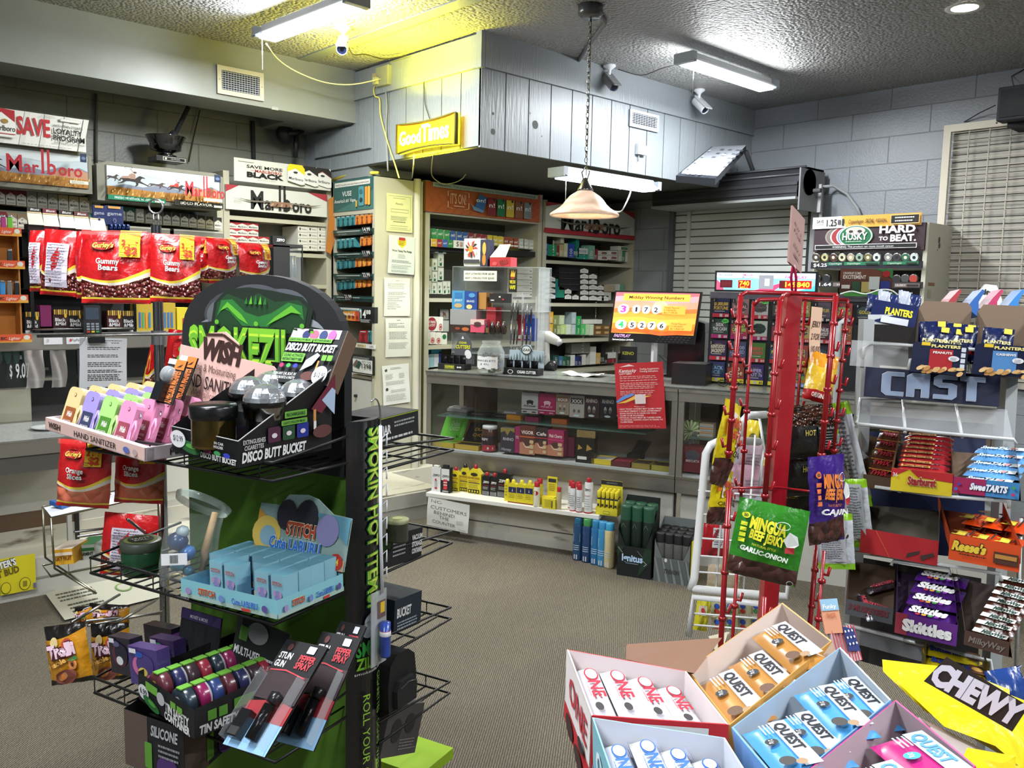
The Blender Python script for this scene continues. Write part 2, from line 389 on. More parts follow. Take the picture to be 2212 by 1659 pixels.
b.box(2.9,YBH-.004,2.82,2.95,YBH,2.84,'a9ada6');b.struct('ceiling_bulkhead')
# ceiling lights
def shop_light(a,c,z,label,power,side=.16,col=(.93,.97,1)):
 a=Vector((a.x,a.y,z));c=Vector((c.x,c.y,z));d=c-a;L=d.length;psi=math.degrees(math.atan2(d.y,d.x))
 t=thing('shop_light',label,'light fixture',(a+c)/2,psi,'tube shop lights')
 b=B();b.X=None;h=L/2
 b.prism([(-h,.0),(h,.0),(h,.035),(h-.03,.06),(-h+.03,.06),(-h,.035)],-.035,.035,'c9ccd0')
 b.add([(-h,-.035,.03),(h,-.035,.03),(h,-.085,-.005),(-h,-.085,-.005)],[(0,1,2,3)],'d8dade');b.add([(-h,.035,.03),(h,.035,.03),(h,.085,-.005),(-h,.085,-.005)],[(3,2,1,0)],'d8dade')
 b.obj('housing',t)
 b=B();b.box(-h+.03,-.055,-.02,h-.03,.055,0,'eef4ff.e7');b.obj('diffuser',t)
 for s in(-1,1):
  b=B();b.box(s*h-.02,-.075,-.012,s*h+.02,.075,.05,'9aa0a6');b.obj('end_cap',t)
 b=B();b.tube([(-h+.04,-.04,-.01),(-h+.04,-.04,-.2)],.0022,'d8d8d4');b.obj('pull_cord',t)
 o=arealight('tube_lamp',(a+c)/2+Vector((0,0,-.025)),(0,0,-1),L,.11,power,col);o.rotation_euler=(0,0,math.radians(psi))
 n_=Vector((-d.y,d.x,0)).normalized()
 for sd in(-1,1)if side else():
  o=arealight('tube_lamp_side',(a+c)/2+n_*(.1*sd)+Vector((0,0,-.0)),n_*sd+Vector((0,0,.35)),L,.05,power*side,col)
  z_=-(n_*sd+Vector((0,0,.35))).normalized();x_=d.normalized();y_=z_.cross(x_);
  m_=(a+c)/2+n_*(.1*sd);o.matrix_world=Matrix(((x_.x,y_.x,z_.x,m_.x),(x_.y,y_.y,z_.y,m_.y),(x_.z,y_.z,z_.z,m_.z),(0,0,0,1)))
 return t
shop_light(PZ(572,82,3.08),PZ(770,8,3.08),3.08,'white tube light glowing on the ceiling beside the neon yellow glow',75)
shop_light(PZ(1480,132,3.08),PZ(1660,192,3.08),3.08,'white tube light glowing on the ceiling above the closed shutter',62,.1)
shop_light(PZ(1205,372,2.4),PZ(1408,404,2.4),2.38,'white tube light hung under the paneled soffit behind the pendant lamp',20,0)
for x,y,p in((.2,1.6,75),(2.6,-.6,75),(-1.4,.2,60),(1.2,-2,60)):  # out-of-view fixtures added overhead to brighten the foreground racks
 a=Vector((x-.6,y,0));c=Vector((x+.6,y+.1,0));shop_light(a,c,3.1,'white tube light on the ceiling over the aisle behind the viewer',p,0)
# ceiling and high wall fittings
def camera_unit(p,d,label,body='e4e6ea'):
 """security camera hung from p looking along d"""
 t=thing('security_camera',label,'security camera',p,0,'security cameras')
 d=Vector(d).normalized();q=Vector((0,0,-.11))+d*.02
 b=B();b.lathe([(0,0),(.045,0),(.045,-.012),(.02,-.03),(.012,-.04),(.012,-.075)],'e4e6ea.g',16);b.obj('mount',t)
 b=B();X=d.to_track_quat('Z','Y').to_matrix().to_4x4();X.translation=q-d*.075;b.X=X
 b.lathe([(0,0),(.03,0),(.034,.01),(.034,.14),(.031,.15),(.03,.14),(0,.139)],body+'.g',20)
 b.box(-.03,.03,.0,.03,.04,.175,body+'.g');b.obj('housing',t)
 b=B();b.X=X;b.disc((0,0,.1405),.029,'1b2340.g');b.disc((0,0,.142),.012,'05060a.g');b.obj('lens',t)
 return t
camera_unit(PZ(742,58,ZC),(-.5,-.6,-.5),'white bullet camera on the ceiling beside the tube light, red connector on its wire')
camera_unit(PZ(1312,142,ZC)+Vector((0,-.02,0)),(-.2,-.7,-.6),'grey bullet camera on the ceiling beside the pendant lamp chain','7d7f80')
camera_unit(PZ(1488,198,ZC)+Vector((0,-.1,0)),(-.1,-.7,-.6),'white bullet camera under the tube light above the shutter')
def vent(x0,y0,x1,y1,w,label,cols,rows,frame='d8d2bc'):
 a,c,z0,z1=w.rect(x0,y0,x1,y1);W_,H=c-a,z1-z0
 t=thing('air_vent',label,'air vent',w.P(a,z0,.002),w.psi)
 f=.16*H;b=B();b.prism([(0,0),(W_,0),(W_,H),(0,H)],-.004,0,'22252c')
 b.obj('backing',t)
 b=B()
 for q in((0,0,W_,f),(0,H-f,W_,H),(0,f,f,H-f),(W_-f,f,W_,H-f)):b.box(q[0],-.014,q[1],q[2],-.004,q[3],frame)
 b.disc((f/2,-.0145,H/2),.004,'8d8a80',8,'y');b.disc((W_-f/2,-.0145,H/2),.004,'8d8a80',8,'y');b.obj('frame',t)
 b=B()
 for i in range(cols):x=f+(W_-2*f)*(i+.5)/cols;b.box(x-.0018,-.009,f,x+.0018,-.005,H-f,'a9adb5')
 for i in range(rows):z=f+(H-2*f)*(i+.5)/rows;b.box(f,-.012,z-.0018,W_-f,-.006,z+.0018,'b9bdc6')
 o=b.obj('grille',t);return t
WB=W((0,YBH-.003),0);WSO=W((0,YS-.002),0);WSL=W((XS-.002,0),-90)
vent(467,140,568,220,WB,'cream framed supply vent in the ceiling duct above the red and white signs',14,9)
vent(1359,236,1419,287,WSO,'small white vent with two grilles high on the paneled soffit',10,7,'d9dce0')
a,c,z0,z1=WSO.rect(1373,308,1390,337)
b=B();b.prism([(0,0),(c-a,0),(c-a,z1-z0-.02),(.01,z1-z0),(0,z1-z0-.01)],-.03,0,'d5d8dc.g');b.tube([(.03,-.01,0),(.03,-.01,-.05)],.004,'9a9d9e')
b.solo('door_sensor','small white plastic sensor on the soffit below the two-grille vent','sensor',WSO.P(a,z0))
a,c,z0,z1=WSL.rect(824,150,850,184)
t=thing('junction_box','grey metal outlet box on the soffit with pale plugs in it','outlet box',WSL.P(a,z0),-90)
w=c-a;h=z1-z0
b=B();b.box(0,-.05,0,w,0,h,'8f9179');b.obj('box',t,bevel=.004)
b=B();b.box(-.05,-.045,h*.5,.02,-.02,h*.75,'b5a676');b.box(.0,-.075,h*.1,.04,-.05,h*.45,'c9c48a');b.obj('plug',t)
cpos=PZ(1276,12,ZC);lp=Vector((cpos.x,cpos.y,0));k=(lp-CP).dot(FW)
def lamp_z(px,py):
 d=ray(px,py);tt=math.hypot(lp.x,lp.y)/math.hypot(d.x,d.y);return 1.6+d.z*tt
t=thing('pendant_lamp','pendant lamp with frosted alabaster glass bell shade on a long chain','pendant lamp',lp)
b=B();b.lathe([(0,ZC),(.07,ZC),(.07,ZC-.05),(.05,ZC-.07),(0,ZC-.07)],'4a4b4e.g',20);b.obj('canopy',t)
zt,zb=lamp_z(1260,413),lamp_z(1256,468);zc_=lamp_z(1262,380)
b=B();z=ZC-.07;i=0
while z>zc_+.07:
 pts=[(math.cos(a)*.008,0,math.sin(a)*.019)for a in[k_*math.pi/4 for k_ in range(8)]]
 X=Matrix.Rotation(math.radians(90*(i%2)+20),4,'Z');X.translation=Vector((0,0,z));b.X=X;b.tube(pts,.0024,'8a8780.k',4,True);z-=.031;i+=1
b.X=None;b.obj('chain',t)
b=B();b.tube([(.01,0,ZC-.07),(.012,0,(ZC+zc_)/2),(.006,0,zc_)],.0025,'9b9a92',4);b.obj('cord',t)
b=B()
for s in(-1,1):b.tube([(0,s*.004,zc_+.05),(0,s*.03,zc_+.02),(0,s*.014,zc_-.025)],.004,'9c9a96.k',6)
b.lathe([(0,zc_-.01),(.016,zc_-.015),(.03,zc_-.05),(.045,zc_-.075),(.047,zt+.0),(.02,zt)],'a09e9a.k',20);b.obj('socket_cap',t)
def _alab(nt,n,bb,L):
 tc=n.new('ShaderNodeTexCoord');wv=n.new('ShaderNodeTexWave');wv.inputs['Scale'].default_value=6;wv.inputs['Distortion'].default_value=9;wv.inputs['Detail'].default_value=3;wv.bands_direction='Z'
 L(tc.outputs['Object'],wv.inputs['Vector']);mx=n.new('ShaderNodeMix');mx.data_type='RGBA';mx.inputs[6].default_value=lin('d9b49a');mx.inputs[7].default_value=lin('e9cdb6');L(wv.outputs['Fac'],mx.inputs[0])
 L(mx.outputs[2],bb.inputs['Base Color']);L(mx.outputs[2],bb.inputs['Emission Color']);bb.inputs['Emission Strength'].default_value=.28;bb.inputs['Roughness'].default_value=.25
 bb.inputs['Transmission Weight'].default_value=0
nodemat('alabaster',_alab)
b=B();r=.197;H=zt-zb
prof=[(.04,zt),(.055,zt-H*.06),(.085,zt-H*.2),(.108,zt-H*.36),(.124,zt-H*.52),(.145,zt-H*.66),(.175,zt-H*.8),(r,zt-H*.9),(r+.002,zt-H*.97),(r-.004,zb),(r-.012,zb+.008),(.165,zt-H*.82),(.12,zt-H*.55),(.08,zt-H*.24),(.04,zt-.01)]
b.lathe(prof,'alabaster',40);b.obj('glass_shade',t)
L_=bpy.data.lights.new('pendant_bulb','POINT');L_.energy=9;L_.color=(1,.72,.42);L_.shadow_soft_size=.04
o=bpy.data.objects.new('pendant_bulb',L_);SC.collection.objects.link(o);o.location=lp+Vector((0,0,zb+.06));o['kind']='helper'
b=B();b.lathe([(0,zb+.02),(.025,zb+.035),(.03,zb+.06),(.015,zb+.1),(0,zb+.11)],'ffd9a0.e4',14);b.obj('bulb',t)
p=[PZ(1293,18,ZC),PZ(1308,45,ZC),PZ(1275,90,ZC),PZ(1250,128,ZC)]
b=B();b.tube([q+Vector((0,0,-.012))for q in p],.012,'6e6f70',8);b.solo('conduit','grey bent conduit on the ceiling behind the pendant chain','conduit')
q=PZ(2084,17,ZC);t=thing('recessed_light','round white recessed light glowing in the ceiling','ceiling light',q)
b=B();b.lathe([(.06,-.002),(.095,-.006),(.1,-.001)],'d6d6d2',32);b.obj('trim_ring',t)
b=B();b.disc((0,0,-.003),.072,'fff9ec.e14',28,flip=True);b.obj('diffuser',t)
arealight('recessed_lamp',q+Vector((0,0,-.02)),(0,0,-1),.12,.12,22,(1,.96,.9))
sp=W((6.3,0),-90);a,c,z0,z1=sp.rect(2153,190,2225,254)
t=thing('wall_speaker','black box loudspeaker mounted on the block wall above the wire gate','speaker',sp.P(a,z0),-90)
b=B();b.box(.01,0,0,c-a,.12,z1-z0,'20242a');b.obj('cabinet',t,bevel=.008)
b=B();b.box(.03,-.008,.02,c-a-.01,0,z1-z0-.02,'14171b');b.obj('grille',t)
b=B();b.box(.05,.1,-.03,.16,.36,.0,'15171a');b.obj('bracket',t)
b=B();b.tube([PX(2150,228,6.45),PX(2115,245,6.6),PX(2083,264,6.66)],.004,'1d1f22');b.tube([PX(2190,190,6.6),PX(2185,165,6.66),PX(2212,150,6.66)],.004,'55585c');b.solo('speaker_wire','thin black wire from the loudspeaker down to the wire gate','wire')
wg=W((6.6,0),-90);s0,zt=wg.at(2043,273);s1=s0+2.0;zb=1.0
t=thing('wire_gate','cream framed wire mesh gate standing over slatted shutter on the block wall','gate',wg.P(s0,0),-90)
w=s1-s0;b=B();F_='#'
for q in((0,zb,.05,zt),(w-.05,zb,w,zt),(.05,zt-.05,w-.05,zt)):b.box(q[0],-.03,q[1],q[2],.0,q[3],'cfc9b8')
for i in range(4):b.disc((.35+i*.45,-.0305,zt-.025),.008,'55524a',8,'y')
b.obj('frame',t)
b=B();x=.17
while x<w-.05:b.tube([(x,-.012,zb),(x,-.012,zt-.05)],.0045,'bfb9a8',5);x+=.135
z=zb+.06
while z<zt-.06:b.tube([(.05,-.018,z),(w-.05,-.018,z)],.003,'bfb9a8',4);z+=.062
b.obj('wire_mesh',t)
b=B();z=zb;sl=.05
while z<zt-.02:b.box(.05,.03,z,w,.045,z+sl-.006,'a7a49c');z+=sl
b.box(.05,.045,zb,w,.05,zt,'6e6c66');b.X=Matrix.Translation(wg.P(s0,0))@Matrix.Rotation(math.radians(-90),4,'Z')
for i,v in enumerate(b.v):b.v[i]=tuple(b.X@Vector(v))
b.X=None;b.struct('window_1')
sx=6.58;ws=W((sx,0),-90);sl0,_=ws.at(1462,470);sr,_=ws.at(1752,470);zt=2.385
b=B();z=.95
while z<zt:
 b.prism([(sl0,z),(sr,z),(sr,z+.055),(sl0,z+.055)],-.012,0,'b7bab6');b.box(sl0,.0,z+.055,sr,.012,z+.066,'5a5c5a');z+=.066
q,_=ws.at(1487,500);b.box(q,-.03,.95,q+.035,-.012,zt,'b7bab6')
b.box(sl0-.05,-.05,.9,sl0,.02,zt,'54575c');b.box(sr,-.05,.9,sr+.03,.02,zt,'1c1d1f');b.box(sr+.03,-.06,.9,sr+.085,.02,zt,'8b8d8f')
b.X=None
o=b.struct('door_1',(sx,0,0),-90)
yl,yr=4.87,3.47
t=thing('shutter_roll_housing','black corrugated roll housing above the closed slatted shutter','shutter housing',(6.18,yl,2.38),-90)
b=B();L=yl-yr;n=9
prof=[(0,0),(.0,.1),(.03,.16),(.08,.215),(.15,.24),(.4,.24),(.4,0)]
for i in range(len(prof)-1):
 (a0,z0),(a1,z1)=prof[i],prof[i+1]
 b.quad((0,a0,z0),(0,a1,z1),(L,a1,z1),(L,a0,z0),'26262a.s')
for z in(.03,.09):b.box(0,-.008,z,L,0,z+.025,'2f3034.s')
b.tube([(0,.035,.175),(L,.035,.175)],.01,'35363a.s');b.tube([(0,.12,.24),(L,.12,.24)],.01,'35363a.s')
b.box(0,-.02,-.02,L,.4,0,'8b8e8d');b.obj('hood',t)
b=B();b.box(L,.02,-.1,L+.012,.4,.22,'77797b');b.disc((L+.02,.15,.12),.1,'1d1e20',18,'x');b.cyl((L+.012,.15,.12),.1,.008,'1d1e20',18,'x');b.cyl((L+.02,.22,.06),.018,.06,'4b4c4e',10,'x');b.box(L+.012,.3,-.1,L+.04,.32,.12,'a3a5a6');b.obj('end_bracket',t)
b=B();b.tube([PX(1765,405,6.5),PX(1800,402,6.6),PX(1830,420,6.64),PX(1852,450,6.64),PX(1862,475,6.64)],.012,'8f9192',8)
b.tube([PX(1768,410,6.52),PX(1770,440,6.52),PX(1774,480,6.52)],.014,'9a9c9c',8);b.solo('flexible_conduit','grey flexible conduit looping from the shutter bracket behind the tobacco cabinet','conduit')
A_,B_,C_,D_=PD(1460,380,6.3),PD(1537,317,7.0),PD(1612,314,6.9),PD(1545,386,6.15)
nn=(B_-A_).cross(D_-A_).normalized();nn=-nn if nn.dot(FW)<0 else nn
t=thing('tilted_panel_light','tilted black and grey slotted panel fixture mounted in front of the soffit end','light fixture',A_)
b=B();th=nn*.05;P4=[p_-A_ for p_ in(A_,B_,C_,D_)]
b.add(P4+[p_+th for p_ in P4],[(0,1,2,3),(7,6,5,4),(0,4,5,1),(1,5,6,2),(2,6,7,3),(3,7,4,0)],['8c9096','22252c','22252c','22252c','22252c','22252c']);b.obj('panel',t)
b=B();A2=Art(b,P4[0],P4[3]-P4[0],P4[1]-P4[0],100,100,e=.0004,nrm=-nn)
A2.r(0,0,26,100,'22252c.g');A2.r(0,0,100,12,'22252c.g')
for i in range(6):
 for j in range(3):A2.r(36+j*21,20+i*13,10,5,'555960')
 A2.r(90,18+i*13,8,7,'3b3e44')
for i in range(4):A2.e_(12,20+i*20,3,2,'b9bcc2')
A2.r(58,66,9,5,'e4e6ea');A2.e_(28,6,6,4.5,'c9ccd2');A2.r(38,2,9,8,'c9ccd2');A2.r(54,2,8,8,'c9ccd2');b.obj('louver',t)
b=B();b.tube([P4[2]+th,P4[2]+th+Vector((.3,.05,-.25)),P4[2]+th+Vector((.5,.1,-.3))],.02,'1d1e20');b.obj('mount_arm',t)
a0,zt0=WSL.at(876,271);a1,zt1=WSL.at(1003,249);zb0=WSL.at(878,333)[1];zb1=WSL.at(1005,317)[1]
w=a1-a0;t=thing('neon_sign','glowing yellow and orange sign on the soffit corner reading good times','neon sign',WSL.P(a0,0),-90)
zbm=(zb0+zb1)/2;ztm=(zt0+zt1)/2;h=ztm-zbm
def arc(x,up):return(ztm if up else zbm)+((1 if up else 1)*.018*(1-4*(x-.5)**2)*(-1 if up else 1))
b=B();xs=[i/12 for i in range(13)]
b.prism([(x*w,arc(x,0))for x in xs]+[(x*w,arc(x,1))for x in reversed(xs)],-.07,-.05,'f2930c.e1.1','4d4a12');b.obj('panel',t)
b=B();ring=[(x*w,-.075,arc(x,0))for x in xs]+[(x*w,-.075,arc(x,1))for x in reversed(xs)]
b.tube(ring,.007,'6a6418',6,True);b.tube([(p_[0],-.04,p_[2])for p_ in ring],.006,'f5f51a.e5',6,True);b.obj('frame',t)
b=B();A2=front(b,.03,w-.03,-.076,zbm+.03,ztm-.03,100,100,e=.002)
A2.t('Good',2,14,66,'ffe23c.e5',42,b=5);A2.t('Times',46,14,80,'ffe23c.e5',50,b=5)
A2.k=3;A2.t('Good',2,14,66,'fffbd0.e9',42,b=2);A2.t('Times',46,14,80,'fffbd0.e9',50,b=2);b.obj('lettering',t)
m=WSL.P(a0+w/2,ztm)
arealight('neon_glow_up',m+Vector((-.16,0,.03)),(-.35,-.05,.95),w*.9,.12,20,(1,.93,.03),140)
arealight('neon_glow_out',WSL.P(a0+w/2,(ztm+zbm)/2,.12),(-1,0,.0),h*.9,w*.9,2.5,(1,.93,.1))
arealight('neon_glow_down',WSL.P(a0+w/2,zbm-.02,.05),(.35,0,-.9),w*.8,.08,7,(1,.95,.02))
def cable(name,label,pts,r=.004,col='d6d2b0',n=6):
 b=B();b.tube(smooth(pts),r,col,n);return b.solo(name,label,'cable')
def smooth(p,k=4):
 p=[Vector(q)for q in p];out=[]
 for i in range(len(p)-1):
  a=p[max(i-1,0)];b_,c=p[i],p[i+1];d=p[min(i+2,len(p)-1)]
  for j in range(k):
   t_=j/k;out.append(.5*((2*b_)+(c-a)*t_+(2*a-5*b_+4*c-d)*t_**2+(3*b_-a-3*c+d)*t_**3))
 return out+[p[-1]]
S=lambda x,y,o=.012:WSL.px(x,y,o)
cable('power_cord','cream power cord hanging from the tube light to the grey outlet box',[PZ(575,95,3.03),PY(600,128,5.2),PY(640,155,5.3),PY(700,178,5.35),PY(760,183,5.3),S(825,170,.04)])
cable('power_cord','yellow cord dropping from the outlet box down to the tall cabinet top',[S(822,172,.03),S(808,190,.03),S(810,208,.03),S(820,215,.02),S(822,250,.02),S(838,310,.02),S(853,355,.03),S(862,385,.05)],.005,'d8cf6a')
cable('power_cord','grey twin cords hanging straight down beside the yellow cord',[S(832,185),S(836,230),S(834,280),S(838,370,.03)],.006,'8f918c')
cable('camera_wire','black camera wire with red connector looping along the ceiling edge',[PZ(750,90,3.1),PZ(762,118,3.12),PZ(790,118,3.15),PZ(830,128,3.17),PZ(880,120,3.17)],.004,'17150f')
cable('sign_wire','dark wire with a red connector hanging above the yellow glowing sign',[S(917,112),S(914,145),S(917,195),S(918,225),S(930,262)],.003,'3a3a30')
cable('sign_wire','pale wire looping from the glowing sign over the orange shelf header',[S(936,330,.03),PY(932,375,5.3),PY(945,392,5.35),PY(965,398,5.35),PY(1000,385,5.3),PY(1030,332,5.0)],.004,'c9c79a')
cable('sign_wire','pale wire dropping from the left end of the glowing sign',[S(894,332,.03),S(893,360,.05),PY(890,385,5.4)],.004,'c9c79a')
cable('lamp_wire','thin wire from the soffit camera to the tube light above the shutter',[PZ(1335,150,3.15),PZ(1385,163,3.1),PZ(1430,148,3.1),PZ(1470,138,3.1)],.003,'4a4a4c')
cable('tube_light_cord','white cord drooping from the under-soffit tube light',[PY(1340,408,4.1),PY(1362,410,4.15),PY(1352,440,4.2),PY(1340,458,4.3),PY(1320,455,4.4)],.006,'c6c8c4')
cable('wall_cable','dark cable clipped upright on the back wall behind the signs',[PY(546,262,6.38),PY(548,345,6.38)],.016,'2f3236')
cable('wall_conduit','grey conduit running up the block wall between the two cowboy signs',[PY(208,203,6.38),PY(208,352,6.38)],.009,'5a5b54')
cable('wall_wires','pair of thin black wires hanging down the block wall beside the silver bowl',[PY(432,238,6.37),PY(420,290,6.37),PY(408,350,6.37)],.004,'2d2d28')
yb=6.15;q0=PY(359,352,yb);t=thing('bowl_trophy','silver footed bowl trophy on a black base above the cowboy signs','trophy',(q0.x,yb,q0.z))
sc=(PY(400,300,yb)-PY(318,300,yb)).x/2;H=PY(359,296,yb).z-q0.z
b=B();b.prism([(-sc*.72,0),(sc*.8,0),(sc*.8,H*.2),(-sc*.72,H*.2)],-.08,.08,'17171a.g');b.obj('base',t,bevel=.006)
b=B();A2=front(b,-sc*.4,sc*.78,-.081,H*.02,H*.17,e=.001);A2.r(0,0,100,100,'d6d8d0');A2.r(3,12,94,76,'15151a');A2.t('SOUTHLAND',55,35,34,'d6d8d0',40,'c');A2.e_(12,50,5,30,'d6d8d0');b.obj('nameplate',t)
b=B();b.lathe([(.04,H*.2),(.075,H*.22),(.07,H*.27),(.04,H*.33),(.05,H*.38),(.1,H*.48),(sc*.8,H*.7),(sc*.95,H*.9),(sc,H*.98),(sc*1.02,H),(sc*.97,H*.99),(sc*.9,H*.88),(sc*.7,H*.62),(0,H*.42)],'6f7074.k',32);b.obj('bowl',t)
b=B();b.tube([(PY(375,296,yb)-q0),(PY(407,232,yb)-q0)],.016,'22262b',8);b.tube([PY(368,296,yb)-q0+Vector((0,-.03,0)),PY(375,290,yb)-q0+Vector((0,-.03,0))],.03,'1d2024',8)
b.v=[tuple(Vector(v)+q0)for v in b.v];b.solo('dark_strap','dark rod leaning from the silver bowl up to the ceiling duct','rod')
b=B();p1=PY(622,290,6.2);b.lathe([(0,0),(.06,.01),(.075,.05),(.03,.09),(0,.1)],'1d1f20.s',18,p1,'y');b.tube([p1,PY(650,285,6.25),PY(668,262,6.3)],.02,'1d1f20.s');b.tube([PY(640,285,6.25),PY(638,340,6.25)],.02,'2a2b2b.s')
b.solo('clamp_lamp','dark clamp lamp in the corner above the black and white carton sign','lamp')
# marks used on several prints
HORSE=[(0,46),(4,60),(10,66),(22,66),(40,62),(52,66),(60,78),(66,86),(70,84),(82,76),(84,70),(74,70),(70,62),(68,50),(78,38),(94,24),(98,18),(92,18),(76,30),(62,36),(60,18),(52,8),(50,12),(54,22),(52,38),(34,42),(22,40),(10,26),(-4,20),(-6,24),(6,32),(12,44),(8,52),(2,40),(-6,30)]
def horse(A2,x,y,w,h,c,rider=None):
 A2.p([(x+p[0]*w/100,y+p[1]*h/100)for p in HORSE],c)
 if rider:
  A2.p([(x+.34*w,y+.6*h),(x+.3*w,y+.86*h),(x+.4*w,y+1.0*h),(x+.52*w,y+.95*h),(x+.52*w,y+.6*h)],rider)
  A2.p([(x+.3*w,y+.62*h),(x+.04*w,y+.58*h),(x+.1*w,y+.74*h),(x+.34*w,y+.8*h)],rider)
  A2.e_(x+.5*w,y+1.06*h,.06*w,.07*h,'4a3a30');A2.line([(x+.46*w,y+1.0*h),(x+.36*w,y+1.3*h)],.03*w,rider)
  pts=[(x+.3*w+.12*w*math.cos(a),y+1.38*h+.1*h*math.sin(a))for a in[i*.7 for i in range(10)]];A2.line(pts,.015*w,'3a3028')
def longhorn(A2,cx,cyy,w,c='6f685c'):
 for s in(-1,1):
  A2.p([(cx+s*.05*w,cyy),(cx+s*.2*w,cyy-.03*w),(cx+s*.32*w,cyy-.07*w),(cx+s*.4*w,cyy-.02*w),(cx+s*.5*w,cyy+.1*w),(cx+s*.43*w,cyy+.05*w),(cx+s*.33*w,cyy+.01*w),(cx+s*.2*w,cyy+.04*w),(cx+s*.06*w,cyy+.06*w)],c)
 A2.p([(cx-.1*w,cyy+.05*w),(cx+.1*w,cyy+.06*w),(cx+.13*w,cyy-.12*w),(cx+.06*w,cyy-.2*w),(cx-.12*w,cyy-.2*w),(cx-.15*w,cyy-.12*w)],'8d6a55')
 for i in range(5):A2.line([(cx+(-.1+.05*i)*w,cyy-.05*w),(cx+(-.13+.06*i)*w,cyy-.19*w)],.018*w,('b89a84','4a3428')[i%2])
def brandword(A2,x,y,h,w,c,b=3):
 """tall condensed serif-like word with raised l and b stems"""
 A2.t('M',x,y,h*1.35,c,w*.2,b=b);A2.t('ar',x+w*.22,y,h,c,w*.2,b=b);A2.r(x+w*.45,y,w*.035,h*2,c);A2.r(x+w*.525,y,w*.035,h*2,c)
 A2.t('b',x+w*.525,y,h*1.3,c,w*.12,b=b);A2.t('oro',x+w*.67,y,h,c,w*.33,b=b)
 for q in(0,.16,.23,.44,.515):A2.r(x+w*(q-.008),y,w*.055,h*.07,c)
def cowboy_art(A2,variant):
 A2.r(0,0,100,100,'b7c4c9');A2.p([(0,60),(30,78),(60,70),(100,85),(100,100),(0,100)],'c8d0d0')
 A2.p([(0,30),(15,44),(30,38),(46,52),(60,42),(76,60),(84,52),(92,62),(100,52),(100,20),(0,20)],'7e8494')
 A2.p([(66,38),(78,56),(86,48),(92,58),(100,48),(100,20),(66,20)],'b5876a');A2.p([(0,0),(100,0),(100,26),(70,30),(40,27),(0,34)],'a8742f')
 rnd=random.Random(3)
 for i in range(70):
  x=rnd.random()*99;y=rnd.random()*22;A2.p([(x,y),(x+1.2,y),(x+.9+rnd.random(),y+8+rnd.random()*5)],('c99a4c','7d4f22','d8b466')[i%3])
 if variant==1:
  horse(A2,1,28,24,40,'3a2f30','b0402f');brandword(A2,24,28,36,66,'a3202c')
 else:
  horse(A2,-4,42,12,30,'413839');horse(A2,6,30,26,46,'2b2424','9a7a68');horse(A2,30,32,18,26,'4a3e3c');horse(A2,47,26,18,32,'33282a','b5362a');brandword(A2,62,20,36,36,'a3202c')
 A2.r(88,74,6,26,'1c2c45');A2.e_(91,86,2,5,'5d7090');A2.rr(78,6,17,10,1,'d9d6c6');A2.fine(79.5,12,14,2,4,1.2,'8a887c')
LW=W((0,6.02),0)
def sign_face(name,label,w,x0,y0,x1,y1,art,thick=.02,body='c9c5b8',off=0,cat='sign',U=100,V_=100):
 a,c,z0,z1=w.rect(x0,y0,x1,y1,off);t=thing(name,label,cat,w.P(a,z0,off),w.psi)
 b=B();b.box(0,0,0,c-a,thick,z1-z0,body);b.obj('board',t)
 b=B();art(front(b,0,c-a,-.001,0,z1-z0,U,V_,e=.0012));b.obj('print',t);return t,c-a,z1-z0
def header(x0,y0,x1,y1,label,var,inset):
 a,c,z0,z1=LW.rect(x0,y0,x1,y1,.25);w,h=c-a,z1-z0
 t=thing('header_sign',label,'sign',LW.P(a,z0,.25),0);b=B()
 b.prism([(0,0),(w,0),(w,h*.9),(w-.06,h),(.06,h),(0,h*.9)],0,.3,'7f7d70');b.obj('light_box',t,bevel=.012)
 b=B();A2=front(b,w*inset[0],w*inset[1],-.002,h*.12,h*.9,100,100,e=.0012);A2.r(-1,-1.5,102,103,'5b594f');cowboy_art(A2,var);b.obj('print',t)
 return t
header(-70,300,200,420,'cowboy header sign with a lone rider, above the leftmost cigarette packs',1,(.03,.96))
header(208,346,484,455,'cowboy header sign with galloping horses, under the silver bowl',2,(.07,.96))
def shelving(name,label,w,x0,x1,ztop,depth,shelves,zb=.2,body='cream_metal',post=.045,back='6f6e66',lip=.03):
 a=w.at(x0,600)[0];c=w.at(x1,600)[0];L=c-a
 t=thing(name,label,'shelving',w.P(a,zb),w.psi)
 b=B();b.box(0,0,0,post,depth,ztop-zb,body);b.obj('side_panel',t)
 b=B();b.box(L-post,0,0,L,depth,ztop-zb,body);b.obj('side_panel',t)
 b=B();b.box(post,depth-.012,0,L-post,depth,ztop-zb,back);b.obj('back_panel',t)
 for z in shelves:
  b=B();b.box(post,.015,z-zb-.02,L-post,depth-.012,z-zb,body);b.box(post,0,z-zb-lip,L-post,.015,z-zb,body);b.obj('shelf',t)
 return t,a,L
zA=LW.at(100,460)[1]
t,sA,LA=shelving('cigarette_rack','cream rack of cigarette packs under the lone rider header sign',LW,-90,204,2.32,.3,[1.6,LW.at(100,461)[1],LW.at(50,503)[1]],back='2a2a29')
t,sB,LB=shelving('cigarette_rack','cream rack of dark-topped cigarette packs under the galloping horses header sign',LW,206,484,2.3,.3,[1.55,1.75,LW.at(340,492)[1]-.01],back='1e1e1d')
t,sC,LC_=shelving('carton_shelving','cream shelving of cigarette cartons under the longhorn sign',LW,485,716,2.42,.33,[1.5,LW.at(600,468)[1]-.02,LW.at(660,548)[1],1.62],back='8d8b80')
